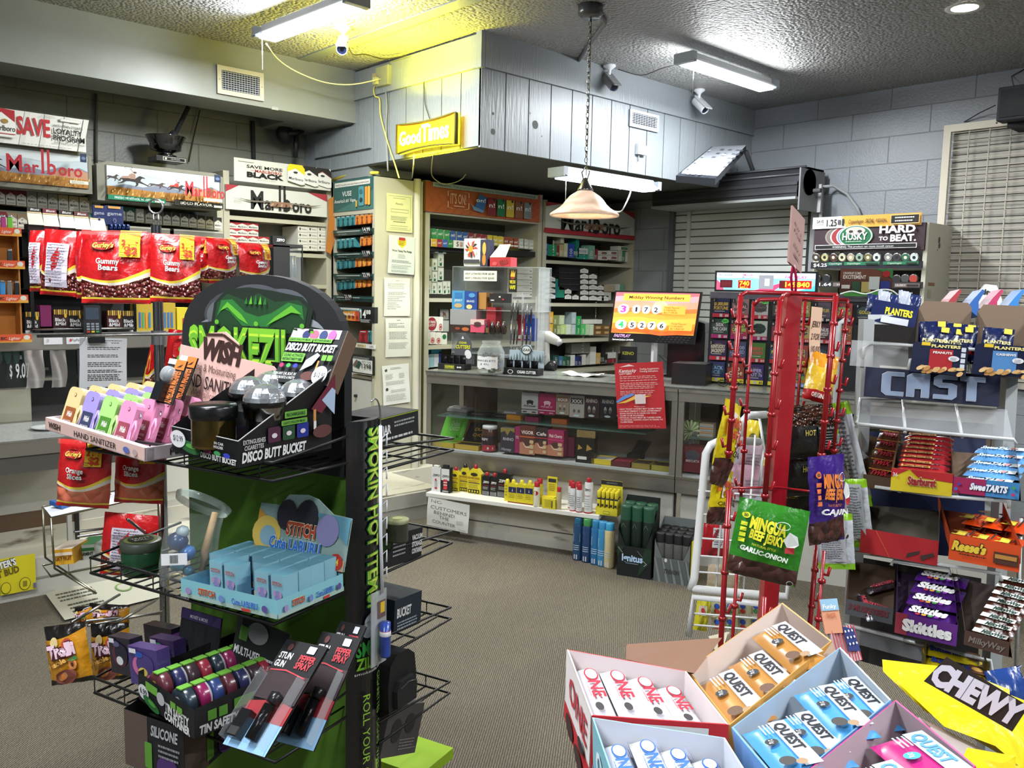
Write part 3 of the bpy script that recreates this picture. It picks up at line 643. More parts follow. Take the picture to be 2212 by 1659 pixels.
def pack(b,w,d,h,kind):
 body,topc,txt=kind;b.box(0,0,0,w,d,h,[body,body,body,body,body,topc]);A2=front(b,0,w,-.0006,0,h,100,100,e=.0008)
 A2.r(0,0,100,100,body);A2.p([(0,100),(100,100),(100,62),(50,82),(0,62)],topc);A2.line([(0,60),(50,80),(100,60)],3,'8d8a80');A2.t('Marlboro',12,30,16,txt,76,b=1);A2.e_(50,62,8,5,'9a8a5a',8);A2.r(12,8,76,8,'b5b2a6')
PKN={}
def pack_row(w,items,wpx,hz,shelfname,group,off=0,deep=.14,offz=0):
 """items: (px x, px y bottom, kind name)"""
 for i,(x,y,k)in enumerate(items):
  a,z=w.at(x,y,off);c,_=w.at(x+wpx,y,off);key=(k,round(c-a,2),hz)
  if key not in PKN:
   b=B();pack(b,.056,.09,hz,KIND[k]);o=b.solo('cigarette_pack','','cigarette pack',w.P(a,z,off),w.psi,group);PKN[key]=o
  else:o=dup(PKN[key],w.P(a,z,off),'',w.psi)
  o.scale=((c-a)*.97/.056,1,1)
  o['label']='%s cigarette pack, %s from the left %s'%(NAMES[k],ORD[i],shelfname);o['group']=group
KIND=dict(mar=('ded9cc','7a1e2b','2a2422'),sil=('cfccc0','9a978a','2a2422'),gold=('dfdac6','c2b27a','2a2422'),tan=('d9d2c2','8d7458','2a2422'),men=('cfd6cc','1f6152','1c2e28'),blk=('d6d3c6','22211f','2a2422'),dk=('c9c6b8','3b3a36','2a2422'),wht=('dcdacf','bdbab0','2a2422'))
NAMES=dict(mar='maroon-topped',sil='silver-topped',gold='gold-topped',tan='tan-topped',men='green menthol',blk='black-topped',dk='charcoal-topped',wht='plain white')
zr=LW.at(100,461,.0)[1]
pack_row(LW,[(-9+22.7*i,440+2.2*i,k)for i,k in enumerate(['mar','mar','mar','sil','sil','sil','gold','gold','gold'])],21,.092,'in the top row under the lone rider header','cigarette packs of the left rack',.06)
pack_row(LW,[(-20,487,'mar'),(-5,489,'mar'),(17,491,'tan'),(39,494,'tan')],21,.088,'in the second row behind the lighter display','cigarette packs in the second row of the left rack',.08)
pack_row(LW,[(x,y,k)for x,y,k in((237,473,'men'),(255,475,'men'),(274,477,'men'),(295,480,'wht'),(315,482,'dk'),(334,485,'dk'),(353,486,'blk'),(372,487,'blk'),(391,489,'blk'),(409,491,'blk'),(427,493,'blk'),(445,495,'blk'),(463,497,'blk'))],16.5,.088,'under the galloping horses header','cigarette packs of the dark-topped rack',.06)
for i in range(2):
 a,z=LW.at(258+i*108,487+i*7,.1);c,_=LW.at(364+i*110,0,.1)
 b=B();b.box(0,-.01,-.05,c-a,.005,0,'77756c');b.box(0,-.012,-.012,c-a,-.009,-.004,'b9b6aa');b.solo('price_rail',('grey price rail under the charcoal-topped packs','grey price rail under the black-topped packs')[i],'price rail',LW.P(a,z,.1),0,'price rails')
def strip(t_,label,x0,y0,x1,y1,bg,fg,off=.27,tag=None):
 def art(A2):
  A2.r(0,0,100,100,bg);A2.t(t_,44,26,46,fg,66,'c',b=3)
  A2.r(80,12,17,40,'d9d6c9')
 sign_face('shelf_sign',label,LW,x0,y0,x1,y1,art,.01,bg,off)
strip('FRESH MENTHOL FLAVOR','green shelf strip reading fresh menthol flavor',233,420,358,441,'157a58','cfe6da')
strip('BOLD FLAVOR','black shelf strip reading bold flavor',377,431,482,452,'25241c','e6e3d2',.29)
def art(A2):
 A2.r(0,0,100,100,'dcdad2')
 for i in range(5):A2.p([(2+i*22,0),(8+i*22,0),(16+i*22,100),(10+i*22,100)],'d2d0c8')
 A2.t('SAVE',22,33,50,'b3262d',37,b=4);A2.t("WITH THIS STORE'S",62,66,7,'3a3835',34,b=1);A2.t('LOYALTY',62,46,16,'1c1b1a',33,b=3);A2.t('PROGRAM',62,26,16,'1c1b1a',36,b=3)
 A2.t('WHEN YOU BUY ANY TWO PACKS',62,16,5,'3a3835',36);A2.rr(70,84,24,9,1,'b0aea5');A2.rr(70.5,85,23,7,1,'dcdad2');A2.fine(48,94,20,2,4,1,'8a8880');A2.fine(26,4,60,1,4,1.4,'8a8880')
 A2.r(-2,16,23,72,'d2d0c8');A2.r(-2,18,22,69,'e6e4dc');A2.p([(-2,100),(20,96),(20,62),(6,88),(-2,74)],'a6222b');A2.t('arlboro',1,34,16,'1c1b1a',19,b=1);A2.e_(9,62,4,7,'9c7c3c',8);A2.r(-2,25,22,2,'b0262d')
sign_face('loyalty_sign','red and white save sign about the loyalty program, propped on the lone rider header',LW,-12,232,186,330,art,.012,'d6d4cc',.3)
def art(A2):
 A2.r(0,0,100,100,'d6d4c8');A2.t('SAVE MORE',12,62,13,'1c1b18',36,b=4);A2.t('on',16,50,6,'a8322c',3);A2.t('MARLBORO',20,46,12,'a8322c',27,b=2);A2.t('BLACK',12,23,21,'11100e',37,b=7);A2.rr(4,86,15,8,1,'b5b3a6');A2.rr(4.4,87,14.2,6,1,'d6d4c8');A2.fine(22,14,20,1,3,1.2,'8a8880')
 for i,(x,tc)in enumerate(((82,'8f2a2c'),(67,'25231e'),(52,'e3d21e'))):
  A2.p([(x,24),(x+14,10),(x+18,14),(x+18,84),(x+15,100),(x+2,100),(x,84)],'24221d' if i!=2 else 'e3d21e');A2.p([(x,24),(x+14,10),(x+18,14),(x+18,58),(x+8,84),(x,66)],'e4e2d8');A2.line([(x,66),(x+8,84),(x+18,58)],1.2,tc);A2.t('Marlboro',x+1,34-i,12,'2a2822',15,b=1,rot=-4);A2.e_(x+8,64,2.4,5,'3a382f',8)
sign_face('carton_sign','white sign saving more on black cigarettes, with three packs drawn on it',LW,505,340,714,413,art,.012,'cfcdc0',.05)
def longsign(A2,wordc='1e1d1a'):
 A2.r(0,0,100,100,'d3d2c8');A2.p([(0,100),(12,100),(0,70)],'a6333a');A2.p([(100,100),(80,100),(100,68)],'a6333a')
 brandword(A2,23,12,54,60,wordc,4);longhorn(A2,52,42,84);A2.fine(6,44,9,3,5,1.3,'8a8880')
t,w_,h_=sign_face('longhorn_sign','longhorn header sign under the carton sign, its right edge beside an orange tag',LW,487,398,706,470,longsign,.02,'bdbaad',.02)
b=B();a,z=LW.at(708,432,.04);b.prism([(0,0),(.05,.03),(.06,-.3),(.02,-.42),(-.02,-.4),(.005,-.15)],-.01,.0,'b4702c');b.solo('orange_tag','narrow orange tag hanging at the right edge of the longhorn header','tag',LW.P(a,z,.04))
def carton(b,w,h,d,body,lid,txt,side=None):
 b.box(0,0,0,w,d,h,[side or body,body,body,body,body,lid]);A2=front(b,0,w,-.0006,0,h,100,100,e=.0008);A2.r(0,0,100,100,body);return A2
def art_red(A2):A2.p([(0,100),(100,100),(100,60),(50,88),(0,60)],'a8262f');A2.t('Marlboro',10,24,28,'2a2422',80,b=1)
def art_wht(A2):A2.e_(22,55,9,22,'3a3a36',6);A2.t('Marlboro',38,42,22,'55534a',52);A2.line([(2,4),(98,4)],3,'a5a398')
def stack(w,cells,wpx,hpx,off,d,art,body,lid,lab,group,name='cigarette_carton',cat='cigarette carton',rise=.09):
 """cells (px,py of lower left)"""
 pro=None
 for i,(x,y,l)in enumerate(cells):
  a,z=w.at(x,y,off);c,z1=w.at(x+wpx,y-hpx,off)
  if pro is None:
   b=B();A2=carton(b,c-a,z1-z,d,body,lid,'');art(A2);pro=b.solo(name,l,cat,w.P(a,z,off),w.psi,group)
  else:dup(pro,w.P(a,z,off),l,w.psi)
cells=[]
for r,(y,n_)in enumerate(((537,4),(522.5,4),(507.5,3),(494,3))):
 for c_ in range(n_):cells.append((488.5+c_*23.5,y+c_*1.2,'red-topped cigarette carton, in the %s row of its stack, %s from the left'%(('bottom','second','third','top')[r],ORD[c_])))
stack(LW,cells,23,13.5,-.03,.25,art_red,'d6d2c8','a8262f','','red-topped cartons under the longhorn sign')
cells=[]
for r in range(4):
 for c_ in range(3):cells.append((643.5+c_*21.6,541.5-r*13.2+c_*.6,'white cigarette carton, in the %s row of its stack, %s from the left'%(('bottom','second','third','top')[r],ORD[c_])))
stack(LW,cells,21,12.4,-.02,.25,art_wht,'d8d5ca','cac7bb','','white cartons under the longhorn sign')
# tall vape cabinet, end panel, centre shelving
WV=W((3.6,0),-90);WE=W((0,5.385),0);WO=W((0,5.46),0)
def boxes(w,ox,oy,s,items,name,cat,group,off=0,d=.12,where='',fin='',bev=0):
 """items: (x0,y0,x1,y1 in crop pixels, colour, description, art or None, lid colour)"""
 out=[]
 for i,it in enumerate(items):
  x0,y0,x1,y1,col,desc=it[:6];art=it[6]if len(it)>6 else None;lid=it[7]if len(it)>7 and it[7]else col;dd=it[8]if len(it)>8 else d
  a,z0=w.at(ox+x0/s,oy+y1/s,off);_,z1=w.at(ox+x0/s,oy+y0/s,off);c,_=w.at(ox+x1/s,oy+y1/s,off)
  b=B();b.box(0,0,0,c-a,dd,z1-z0,[col+fin,col+fin,col+fin,col+fin,col+fin,lid+fin])
  if art:art(front(b,0,c-a,-.0006,0,z1-z0,100,100,e=.0007))
  out.append(b.solo(name,desc+where,cat,w.P(a,z0,off),w.psi,group,bevel=bev))
 return out
s0=WV.at(720,500)[0];s1=WV.at(809,500)[0];zt=WV.at(809,379)[1]
t=thing('vape_cabinet','cream tall cabinet with dark green vape trays, beside the papered end panel','cabinet',WV.P(s0,.2),-90)
L=s1-s0;Hc=zt-.2
b=B();b.box(0,0,0,.03,.36,Hc,'cream_metal');b.box(L-.03,0,0,L,.36,Hc,'cream_metal');b.box(0,.34,0,L,.36,Hc,'8d8a7c');b.box(0,0,Hc-.01,L,.36,Hc,'cream_metal')
z_=WV.at(760,465)[1]-.2;b.box(0,-.01,z_-.0,L,.34,z_+.035,'cream_metal');zd=WV.at(780,818)[1]-.2;b.box(.03,.02,0,L-.03,.34,zd,'b9b7ae');b.box(0,0,zd,L,.34,zd+.02,'cream_metal');b.obj('carcass',t)
b=B();b.box(.035,0,.05,L-.035,.02,zd-.01,'c3c1b8');kn=b.obj('door',t);b2=B();b2.cyl((.42*L+.1,-.02,zd-.14),.012,.02,'2a2a2a',12,'y');b2.obj('knob',kn)
b=B();b.tube([(0,-.005,Hc+.01),(L*.5,.02,Hc+.045),(L,.03,Hc+.02)],.012,'d8c84a');b.obj('yellow_rope',None,WV.P(s0,.2),-90,label='yellow cable bundle lying over the top of the vape cabinet',category='cable')
def art(A2):
 A2.r(0,0,100,100,'2f5a54');A2.p([(0,0),(100,0),(100,60),(60,30)],'3f6d66');A2.r(4,78,88,15,'d8d6cc');A2.t('WARNING: This product contains nicotine. Nicotine is an addictive chemical.',6,82,6,'55564f',84)
 A2.t('VUSE',24,48,15,'dfe4de',24,b=2);A2.t("America's #1 Vape",4,28,11,'dfe4de',54,b=1);A2.rr(66,12,13,60,3,'4f8f96');A2.e_(72,30,4,8,'1d3b40');A2.e_(72,56,4,8,'2e6a70');A2.rr(82,14,6,56,3,'d8923a');A2.rr(89,12,6,58,3,'e0a040');A2.rr(60,10,4,20,1,'c8a23c')
sign_face('vape_header','dark green vape header sign on top of the tray cabinet',WV,721,393,807.5,451,art,.02,'2f5a54',.012)
rows=[(468,494,489),(517,541,537),(561,585,582),(606,630,628)]
RN=['top','second','third','lowest']
def vart(col,dk):
 def f(A2):A2.r(0,0,100,78,col);A2.p([(20,0),(80,0),(60,50),(40,50)],dk);A2.e_(50,60,26,12,dk,10);A2.r(15,84,70,6,'e8e8e0')
 return f
TE,OR_='3d8a8e','d8842e'
for ri,(y0,y1,ys)in enumerate(rows):
 items=[]
 for i in range(8):
  if ri==1 and i==4:continue
  tl=i<4;x=727+i*10.2;dy=-1.2*i;col=(TE,'2f6f74')[(i+ri)%2 and ri>1]if tl else(OR_,'d9a03a')[(ri>1 and i%2)]
  items.append((x,y0+dy,x+9.4,y1+dy-3,col,'%s vape pod box, %s from the left in the %s tray row'%('teal' if tl else 'orange',ORD[i],RN[ri]),vart(col,'17464c' if tl else '8c3d12'),'cfe0dc' if tl else 'f0d0a0'))
 boxes(WV,0,0,1,items,'vape_box','vape box','vape boxes in the %s tray row'%RN[ri],-.0,.05)
 a,z1=WV.at(722,ys+10,.02);c,_=WV.at(806,600,.02);z0=WV.at(722,ys+22,.02)[1]
 t=thing('price_tray','dark green price tray under the %s row of vape boxes'%RN[ri],'tray',WV.P(a,0,.02),-90,'vape price trays')
 b=B();b.prism([(0,0),(c-a,0),(c-a,.02),(0,.02)],0,.02,'1f2c2b');b.v=[];b.f=[];b.m=[];b.sm=[]
 b.add([(0,0,z0),(c-a,0,z0),(c-a,-.012,z1),(0,-.012,z1),(0,.28,z1+.0),(c-a,.28,z1+.0),(0,.28,z0),(c-a,.28,z0)],[(0,1,2,3),(3,2,5,4),(0,3,4,6),(1,7,5,2),(0,6,7,1)],['1d3a39.g','14201f','1d3a39','1d3a39','14201f']);b.obj('tray',t)
 b=B();A2=Art(b,(0,-.001,z0),(c-a,0,0),(0,-.012,z1-z0),100,100,e=.0008);A2.r(0,58,100,22,'2b6663');q=30 if ri==3 else 76;A2.r(10,62,60,14,'c9cfc8');A2.r(q,0,22,130,'141615');A2.t(('14.99','11.99','22.99','21.99')[ri],q+2,55,60,'f0f0ea',18,b=3);A2.fine(q+2,30,14,1,4,8,'c9c9c4');A2.t('All In One Kit',14,20,22,'aebcb8',22);b.obj('price_strip',t)
def art(A2):
 A2.r(0,0,100,100,'15181a');A2.r(2,8,66,80,'3a8a8c')
 for i,c in enumerate(('3a8a8c','2f777c','d79a3a','c98a30','d9742c','b8452a')):A2.r(2+i*11,6,10.5,64,c);A2.e_(7+i*11,30,3,12,'7c2d12' if i>2 else '14464c',8)
 A2.r(3,76,64,12,'d8d6cc');A2.t('WARNING: This product contains nicotine.',4,79,5,'55564f',60);A2.t('Refreshed.',15,40,19,'f0f0ea',42,b=1);A2.t('14',72,30,52,'f0f0ea',13,b=2);A2.t('88',86,56,26,'f0f0ea',11,b=2);A2.t('1',70.5,66,16,'f0f0ea',1.5,b=2);A2.fine(73,18,24,3,7,3,'c9c9c4')
sign_face('refreshed_sign','colourful vape sign with large white price below the tray rows',WV,725,660,809,699,art,.03,'15181a',.015)
boxes(WV,0,0,1,[(776,713,793,739,'a3262c','red vape box on the shelf above the white price rail',vart('a3262c','6e1418')),(795,713,801,739,'2f777c','teal vape box squeezed behind the red box',vart('2f777c','17464c')),(802,713,808,739,'35858a','teal vape box right of the red box',vart('35858a','17464c'))],'vape_box','vape box',None,-.02,.05)
def art(A2):A2.r(0,0,100,100,'d9d8d2');A2.r(30,12,36,76,'c9b98a');A2.t('NJOY',33,35,34,'3a3a35',18);A2.t('$',54,35,30,'5a4a2a',3);A2.t('6.99',84,40,34,'2a2a28',12,b=2);A2.fine(4,55,20,2,18,7,'8a8a84')
sign_face('price_rail','white price rail reading njoy under the red vape box',WV,757,740,809,755,art,.01,'d9d8d2',.02)
def art(A2):
 A2.r(0,0,100,100,'1c1d1c');A2.r(6,6,88,88,'dcdcd2');A2.r(6,78,88,16,'1c1d1c');A2.fine(10,86,80,2,6,2,'c9c9c4');A2.p([(8,42),(24,74),(34,66),(20,30)],'6e5a50');A2.p([(22,34),(36,70),(48,60),(36,26)],'274a3c');A2.t('NJOY Daily',50,64,9,'55554e',42,b=1);A2.t('1398',50,34,22,'1c1d1c',42,b=3);A2.fine(12,14,50,1,3,2,'9a9a92')
sign_face('price_card','white price card with black border showing 1398 on the cabinet door',WV,760,765,808,812,art,.008,'1c1d1c',.025)
a=WE.at(810,500)[0];c=WE.at(893,500)[0];c2=WE.at(917,500)[0];zt=WE.at(812,381)[1]
b=B();b.box(0,0,0,c-a,.03,zt-.2,'cream_metal');b.box(c-a-.006,-.004,0,c-a,0,zt-.2,'9a988a')
b.solo('end_panel','cream end panel with taped papers between vape cabinet and orange header shelving','panel',WE.P(a,.2))
b=B();w_=c2-c;b.cyl((w_*.3,.0,0),w_*.28,WE.at(905,388)[1]-.2,'c6c3b2',14);b.cyl((w_*.82,.02,0),w_*.12,WE.at(905,392)[1]-.2,'b5b2a2',10);b.solo('corner_post','cream rounded corner post right of the papered end panel','post',WE.P(c,.2))
def paper(x0,y0,x1,y1,label,art,tilt=0,off=.004,w=WE,col='d9dacb',name='paper_notice'):
 a,c,z0,z1=w.rect(x0,y0,x1,y1,off);W_,H=c-a,z1-z0
 SK=0
 b=B();g=lambda u,v:Vector((u*W_,-.004-.006*math.sin(v*3+u)**2,v*H));b.grid(g,4,6,col)
 A2=Art(b,(0,0,0),(W_,0,0),(0,0,H),100,100,e=.0006,fn=g,nrm=Vector((0,-1,0)));art(A2)
 o=b.solo(name,label,'paper',w.P(a,z0,off),w.psi);o.rotation_euler=(0,math.radians(tilt),math.radians(w.psi));return o
def art(A2):A2.line([(8,6),(92,6),(92,94),(8,94),(8,6)],1,'8f9080');A2.fine(25,88,50,1,3,1.2,'8a7a6a');A2.t('Family',34,72,5,'77786a',30,sh=.3);A2.line([(16,52),(84,52),(84,60),(16,60),(16,52)],.8,'8f9080');A2.fine(14,40,72,4,3,1,'8f9080');A2.fine(25,26,50,1,3,1.6,'55564a');A2.fine(14,16,70,2,6,1,'8f9080')
paper(834,417,889,504,'framed certificate, topmost paper on the end panel',art,0,col='cfd09a')
def art(A2):A2.p([(50,96),(66,92),(66,78),(50,68),(34,78),(34,92)],'e0c21e');A2.rr(38,88,24,8,2,'a8302c');A2.fine(38,84,24,3,4,1.6,'5a5012');A2.t("We're Taking The Pledge",12,58,5,'2a2c2e',76,b=2);A2.fine(34,50,32,3,4,1,'8a8c8e');A2.fine(12,34,76,2,4,1.3,'6a6c6e');A2.fine(12,22,76,3,4,1,'8a8c8e');A2.fine(12,8,60,2,3,1,'8a8c8e')
paper(837,507,893,592,'pledge notice with a yellow shield, second paper on the end panel',art,2,.012,col='ccd3cf')
def art(A2):A2.fine(30,92,40,1,3,1.3,'6a6c6a');A2.fine(14,84,72,5,3,1,'8a8c8a');A2.fine(14,62,72,3,3,1,'8a8c8a');A2.fine(12,50,70,3,5,.8,'4a4c5a',.4);A2.fine(12,34,60,4,5,.8,'4a4c5a',.5)
paper(829,600,884,683,'handwritten white notice, third paper on the end panel',art,0,col='d2d1c4')
def art(A2):A2.fine(40,94,20,1,3,1.6,'4a4c4a');A2.fine(12,86,76,4,3.4,1.2,'6a6c6a',.6);A2.fine(12,64,76,6,3.4,1,'7a7c7a');A2.fine(12,36,76,5,3.4,1,'8a8c8a')
paper(832,688,886,770,'typed white notice, fourth paper on the end panel',art,0,col='d5d5ca')
def art(A2):A2.e_(14,88,5,4,'3a3c3e');A2.e_(14,40,5,4,'3a3c3e');A2.fine(30,92,40,2,3,1,'7a7c7a');A2.fine(10,76,30,4,3.4,1,'8a8c8a');A2.fine(60,76,24,4,3.4,1,'8a8c8a');A2.fine(10,58,76,3,3.4,1,'8a8c8a');A2.fine(28,36,60,2,4,1,'7a7c7a');A2.fine(10,24,76,5,3.4,1,'8a8c8a')
paper(828,791,885,872,'white form with two round seals, lowest paper on the end panel',art,-3,col='dcddd6')
zt=WO.at(918,389)[1]
t,sO,LO=shelving('nicotine_shelving','cream shelving unit under the orange nicotine header',WO,917.5,1168,zt,.45,[WO.at(930,650)[1]+.02,WO.at(930,750)[1]+.01,WO.at(930,810)[1],WO.at(930,464)[1]+.035],back='55564a')
def art(A2):
 A2.r(0,0,100,100,'b05f34');A2.r(60,0,40,100,'c4603f')
 for i in range(9):A2.line([(i*7,0),(i*7+6,30),(i*7+2,60)],.5,'a5552c')
 for i in range(8):A2.line([(88+(i%3)*4,8+i*8),(92+(i%3)*3,16+i*8)],.8,'a84a30')
 A2.r(4,83,92,15,'9fb3a8');A2.t('WARNING: This product contains nicotine. Nicotine is an addictive chemical.',5,86.5,8.5,'5c6a63',89,b=1)
 A2.t("IT'S ON!",18,34,34,'d9a98a',13,b=2);A2.fine(21,24,9,1,3,4,'d9a98a');A2.line([(16,58),(16,74),(20,76)],.6,'e0b89c');A2.line([(16,40),(16,20),(20,16)],.6,'e0b89c');A2.line([(33,58),(33,74),(29,76)],.6,'e0b89c');A2.line([(33,40),(33,20),(29,16)],.6,'e0b89c')
 A2.p([(38,30),(46,20),(48.5,66),(42,76)],'2f5f96');A2.p([(35,38),(38,30),(46,20),(45,12),(37,18)],'6d8cb5');A2.t('on!',39,48,13,'dfe4ec',8,b=2)
 for i,(c,x)in enumerate((('7d2630',49),('1f7048',57),('c9b23a',65),('8a5a45',73),('7f8a8c',81))):A2.rr(x,6,7.2,62-i,2,c);A2.e_(x+5.4,62,1,5,'2c2c2c',8);A2.t('n!',x+1,34,15,'e6e6e0',5,b=2)
sign_face('nicotine_header','orange header sign warning about nicotine over tins',WO,920,391,1165,481,art,.03,'a5714f',.02)
cols=['2c8a45']*4+['33589c']*3+['8c2836']*3+['d0b83a']*3+['96492c']*3+['b5b8ae']*3
xs=[165,222,285,350,405,470,525,580,650,705,765,812,865,918,965,1010,1065,1108,1160]
cn=['green']*4+['blue']*3+['maroon']*3+['yellow']*3+['brown']*3+['pale grey']*3
TP={}
for i,(x,c)in enumerate(zip(xs,cols)):
 yb_=380+(600+(x-165)*.105)/4.424;a,z=WO.at(880+x/4.424,yb_,-.06)
 lab='%s nicotine pouch can, %s from the left in the tray under the orange header'%(cn[i],ORD[i])
 if c not in TP:
  b=B();A_=B();pts=[(0,0),(.058,0),(.062,.01),(.062,.075),(.05,.085),(.012,.085),(0,.075)];b.prism(pts,0,.03,c+'.g','dcdcd4');A2=front(b,0,.062,-.001,0,.085,100,100,e=.0008);A2.t('on!',16,46,26,'e9e9e4',66,b=2);A2.r(10,10,80,16,'dcdcd4' if i>9 else c)
  TP[c]=b.solo('pouch_can',lab,'nicotine can',WO.P(a,z,-.06),0,'nicotine cans in the tray')
 else:dup(TP[c],WO.P(a,z,-.06),lab)
a,z=WO.at(925,535,-.03);c,_=WO.at(1160,535,-.03);zl=WO.at(1150,540,-.03)[1]
b=B();b.box(0,0,-.045,c-a,.2,.0,'1a1a19');b.solo('can_tray','black tray holding the nicotine cans','tray',WO.P(a,z+.02,-.03),0)
def art(A2):
 for i,q in enumerate(('c4982c','8c2836','33589c','2c7a3c')):A2.r(i*14,0,13.6,100,q);A2.t('on!',i*14+2,40,28,'e9e9e4',9)
 A2.r(56,0,44,100,'d9d9d0');A2.t('5',64,22,60,'1c1c1c',6,b=3);A2.t('5',86,22,60,'1c1c1c',6,b=3);A2.fine(73,70,8,4,16,8,'a83a30')
sign_face('price_strip','price strip with four tin pictures and two number fives under the cans',WO,932,516,1012,538,art,.006,'d9d9d0',.02)
def nart(A2):A2.r(0,0,100,100,'cfd4ca');A2.p([(70,8),(30,8),(30,40),(50,26),(70,40)],'0f5a3c');A2.t('Newport',62,45,26,'2a4c3c',44,rot=90);A2.line([(2,2),(98,2),(98,98),(2,98),(2,2)],3,'9ca398')
its=[]
for k_,q in enumerate([(262,670,370,740,'b9bdb2'),(290,745,345,870),(235,790,285,908),(290,875,345,1000),(235,912,285,1015),(185,865,230,990),(160,790,182,900),(180,1000,228,1130),(230,1018,280,1130),(283,1012,331,1130),(334,1006,378,1134),(380,1006,408,1130),(160,905,182,1015),(160,1020,178,1128)]):
 its.append((*q[:4],'cdd2c8','white and green carton stood on end, %s of the group left of the acrylic case'%ORD[k_],nart,'b5bab0'))
boxes(WO,880,380,4.424,its,'cigarette_carton','cigarette carton','white and green cartons',-.06,.06)
def lart(A2):A2.e_(50,30,34,24,'9c1f2a',20);A2.e_(50,30,24,17,'dcdad0',16);A2.e_(50,30,18,12,'9c1f2a',16)
def lart2(A2):A2.e_(50,50,40,46,'8c1c28',24);A2.t('LUCKY',22,34,16,'e0ddd2',56,b=2);A2.t('STRIKE',20,56,16,'e0ddd2',60,b=2)
boxes(WO,880,380,4.424,[(176,1348,290,1488,'d4d2c8','white carton with a large maroon circle lying on the round-logo boxes',lart2),(292,1350,340,1488,'d4d2c8','white box with small maroon circle beside the large circle carton',lart),(342,1385,396,1490,'9a9c94','grey carton right of the large circle carton'),(160,1400,175,1490,'d4d2c8','white box edge left of the large circle carton',lart)]+[(160+i*55,1490+i*4,213+i*55,1608+i*2,'d4d2c8','white box with %s circle, %s from the left on the lower shelf'%('a green' if i==3 else 'a maroon',ORD[i]),(lambda A2:A2.e_(50,66,36,22,'12683a',20))if i==3 else lart)for i in range(4)],'cigarette_box','cigarette box',None,-.06,.09)
def cam_(A2):A2.r(4,5,92,90,'8c8a80');A2.r(0,0,100,4,'2a2a2a');A2.p([(30,20),(36,50),(30,70),(42,76),(50,62),(60,70),(66,40),(62,20),(56,40),(44,42),(38,20)],'5a3c28')
boxes(WO,880,380,4.424,[(308,1272,396,1380,'2a2a2a','small framed picture with a brown animal on the shelf',cam_)],'framed_picture','picture',None,-.12,.02)
def rart(A2):A2.t('Marlboro',40,60,14,'6a5a50',40);A2.p([(78,40),(86,70),(94,40)],'6a4a3c');A2.line([(2,3),(98,3)],4,'a5a49a')
its=[(1045-0,880+i*58,1200,934+i*58,'d4d3ca','white carton beside the flame poster, %s from the top'%ORD[i],rart,'c4c3ba')for i in range(3)]+[(1042,1052+i*56,1200,1104+i*56,'d8d8d0','white carton beside the flame poster, %s from the top'%ORD[i+3],rart,'c4c3ba')for i in range(2)]
boxes(WO,880,380,4.424,its,'cigarette_carton','cigarette carton','white cartons beside the flame poster',-.06,.12)
zt=WO.at(1178,432)[1]
t,sU,LU=shelving('carton_shelving','cream shelving with red trimmed longhorn header behind the pendant lamp',WO,1171,1372,zt,.45,[WO.at(1180,562)[1],WO.at(1180,655)[1],WO.at(1180,735)[1],WO.at(1200,802)[1],WO.at(1180,503)[1]],back='7b7d76')
def art(A2):A2.r(0,0,100,100,'cfd0c6');A2.p([(0,100),(18,100),(0,84)],'a5303a');A2.p([(100,100),(84,100),(100,74)],'a5303a');brandword(A2,16,4,60,66,'1c1c1a',4);longhorn(A2,52,32,84);A2.fine(84,22,10,4,5,1.4,'8a8c86')
sign_face('longhorn_sign','longhorn header sign with red corners partly hidden by the pendant lamp',WO,1179,436,1369,514,art,.02,'b5b5aa',.02)
a,c,z0,z1=WO.rect(1178,493,1371,520,.03);z0=WO.at(1178,502,.03)[1];z1=WO.at(1178,492,.03)[1]
b=B();b.box(0,0,0,c-a,.012,z1-z0,'b2303a');b.solo('shelf_trim','red trim strip under the longhorn header by the pendant lamp','trim strip',WO.P(a,z0,.03))
def tx(t_,c='e8e8e0',bg=None,rot=90):
 def f(A2):
  if bg:A2.r(8,8,84,84,bg)
  if rot:A2.t(t_,66,12,30,c,76,rot=90)
  else:A2.t(t_,14,34,34,c,72,b=1)
  A2.line([(1,2),(99,2)],3,'8a8a84')
 return f
C1=[(1308,645,1345,700,'1f5fae','blue carton'),(1345,655,1428,712,'158a56','green carton'),(1308,705,1345,758,'1f5fae','blue carton under another'),(1345,714,1428,765,'158a56','green carton under another'),(1430,665,1450,770,'8a2632','maroon carton edge'),(1462,558,1497,650,'b5b093','olive cream carton upright'),(1452,655,1495,775,'b3a878','tan carton'),(1497,645,1530,778,'cbc7a8','cream carton'),(1534,650,1596,782,'2347a3','royal blue carton'),(1606,572,1638,785,'177a6c','tall teal carton'),(1628,690,1726,748,'d6dad6','white carton with blue label',tx('KOOL','2f6fb5',None,0)),(1628,752,1726,795,'2a9a8a','sea green carton'),(1730,665,1788,800,'7fb7a0','pale green carton'),(1790,700,1818,802,'96243a','crimson carton edge')]+[(1820+93*i,715+46*j,1912+93*i,758+46*j,'d9d6cc','white carton with maroon panel, %s row'%('upper','lower')[j]+(' left',' right')[i],(lambda A2:(A2.r(40,25,50,50,'7a1f2b'),A2.t('Santa',46,38,24,'e0ddd2',38))))for i in range(2)for j in range(2)]+[(2012,672,2112,712,'d9dccc','white carton with green panel lying on top',(lambda A2:(A2.r(30,20,60,60,'1f6a3c'),A2.t('Santa',40,38,26,'e0ddd2',40)))),(2016,715,2050,820,'c9ccbc','pale carton upright'),(2052,722,2080,822,'4f8a6a','green edged carton upright'),(2082,728,2112,826,'d9dccc','white carton upright')]
boxes(WO,880,380,4.424,[(*q[:5],q[5]+', top shelf behind the pendant lamp',*(q[6:]or(tx('100'),)))for q in C1],'cigarette_carton','cigarette carton',None,-.07,.1)
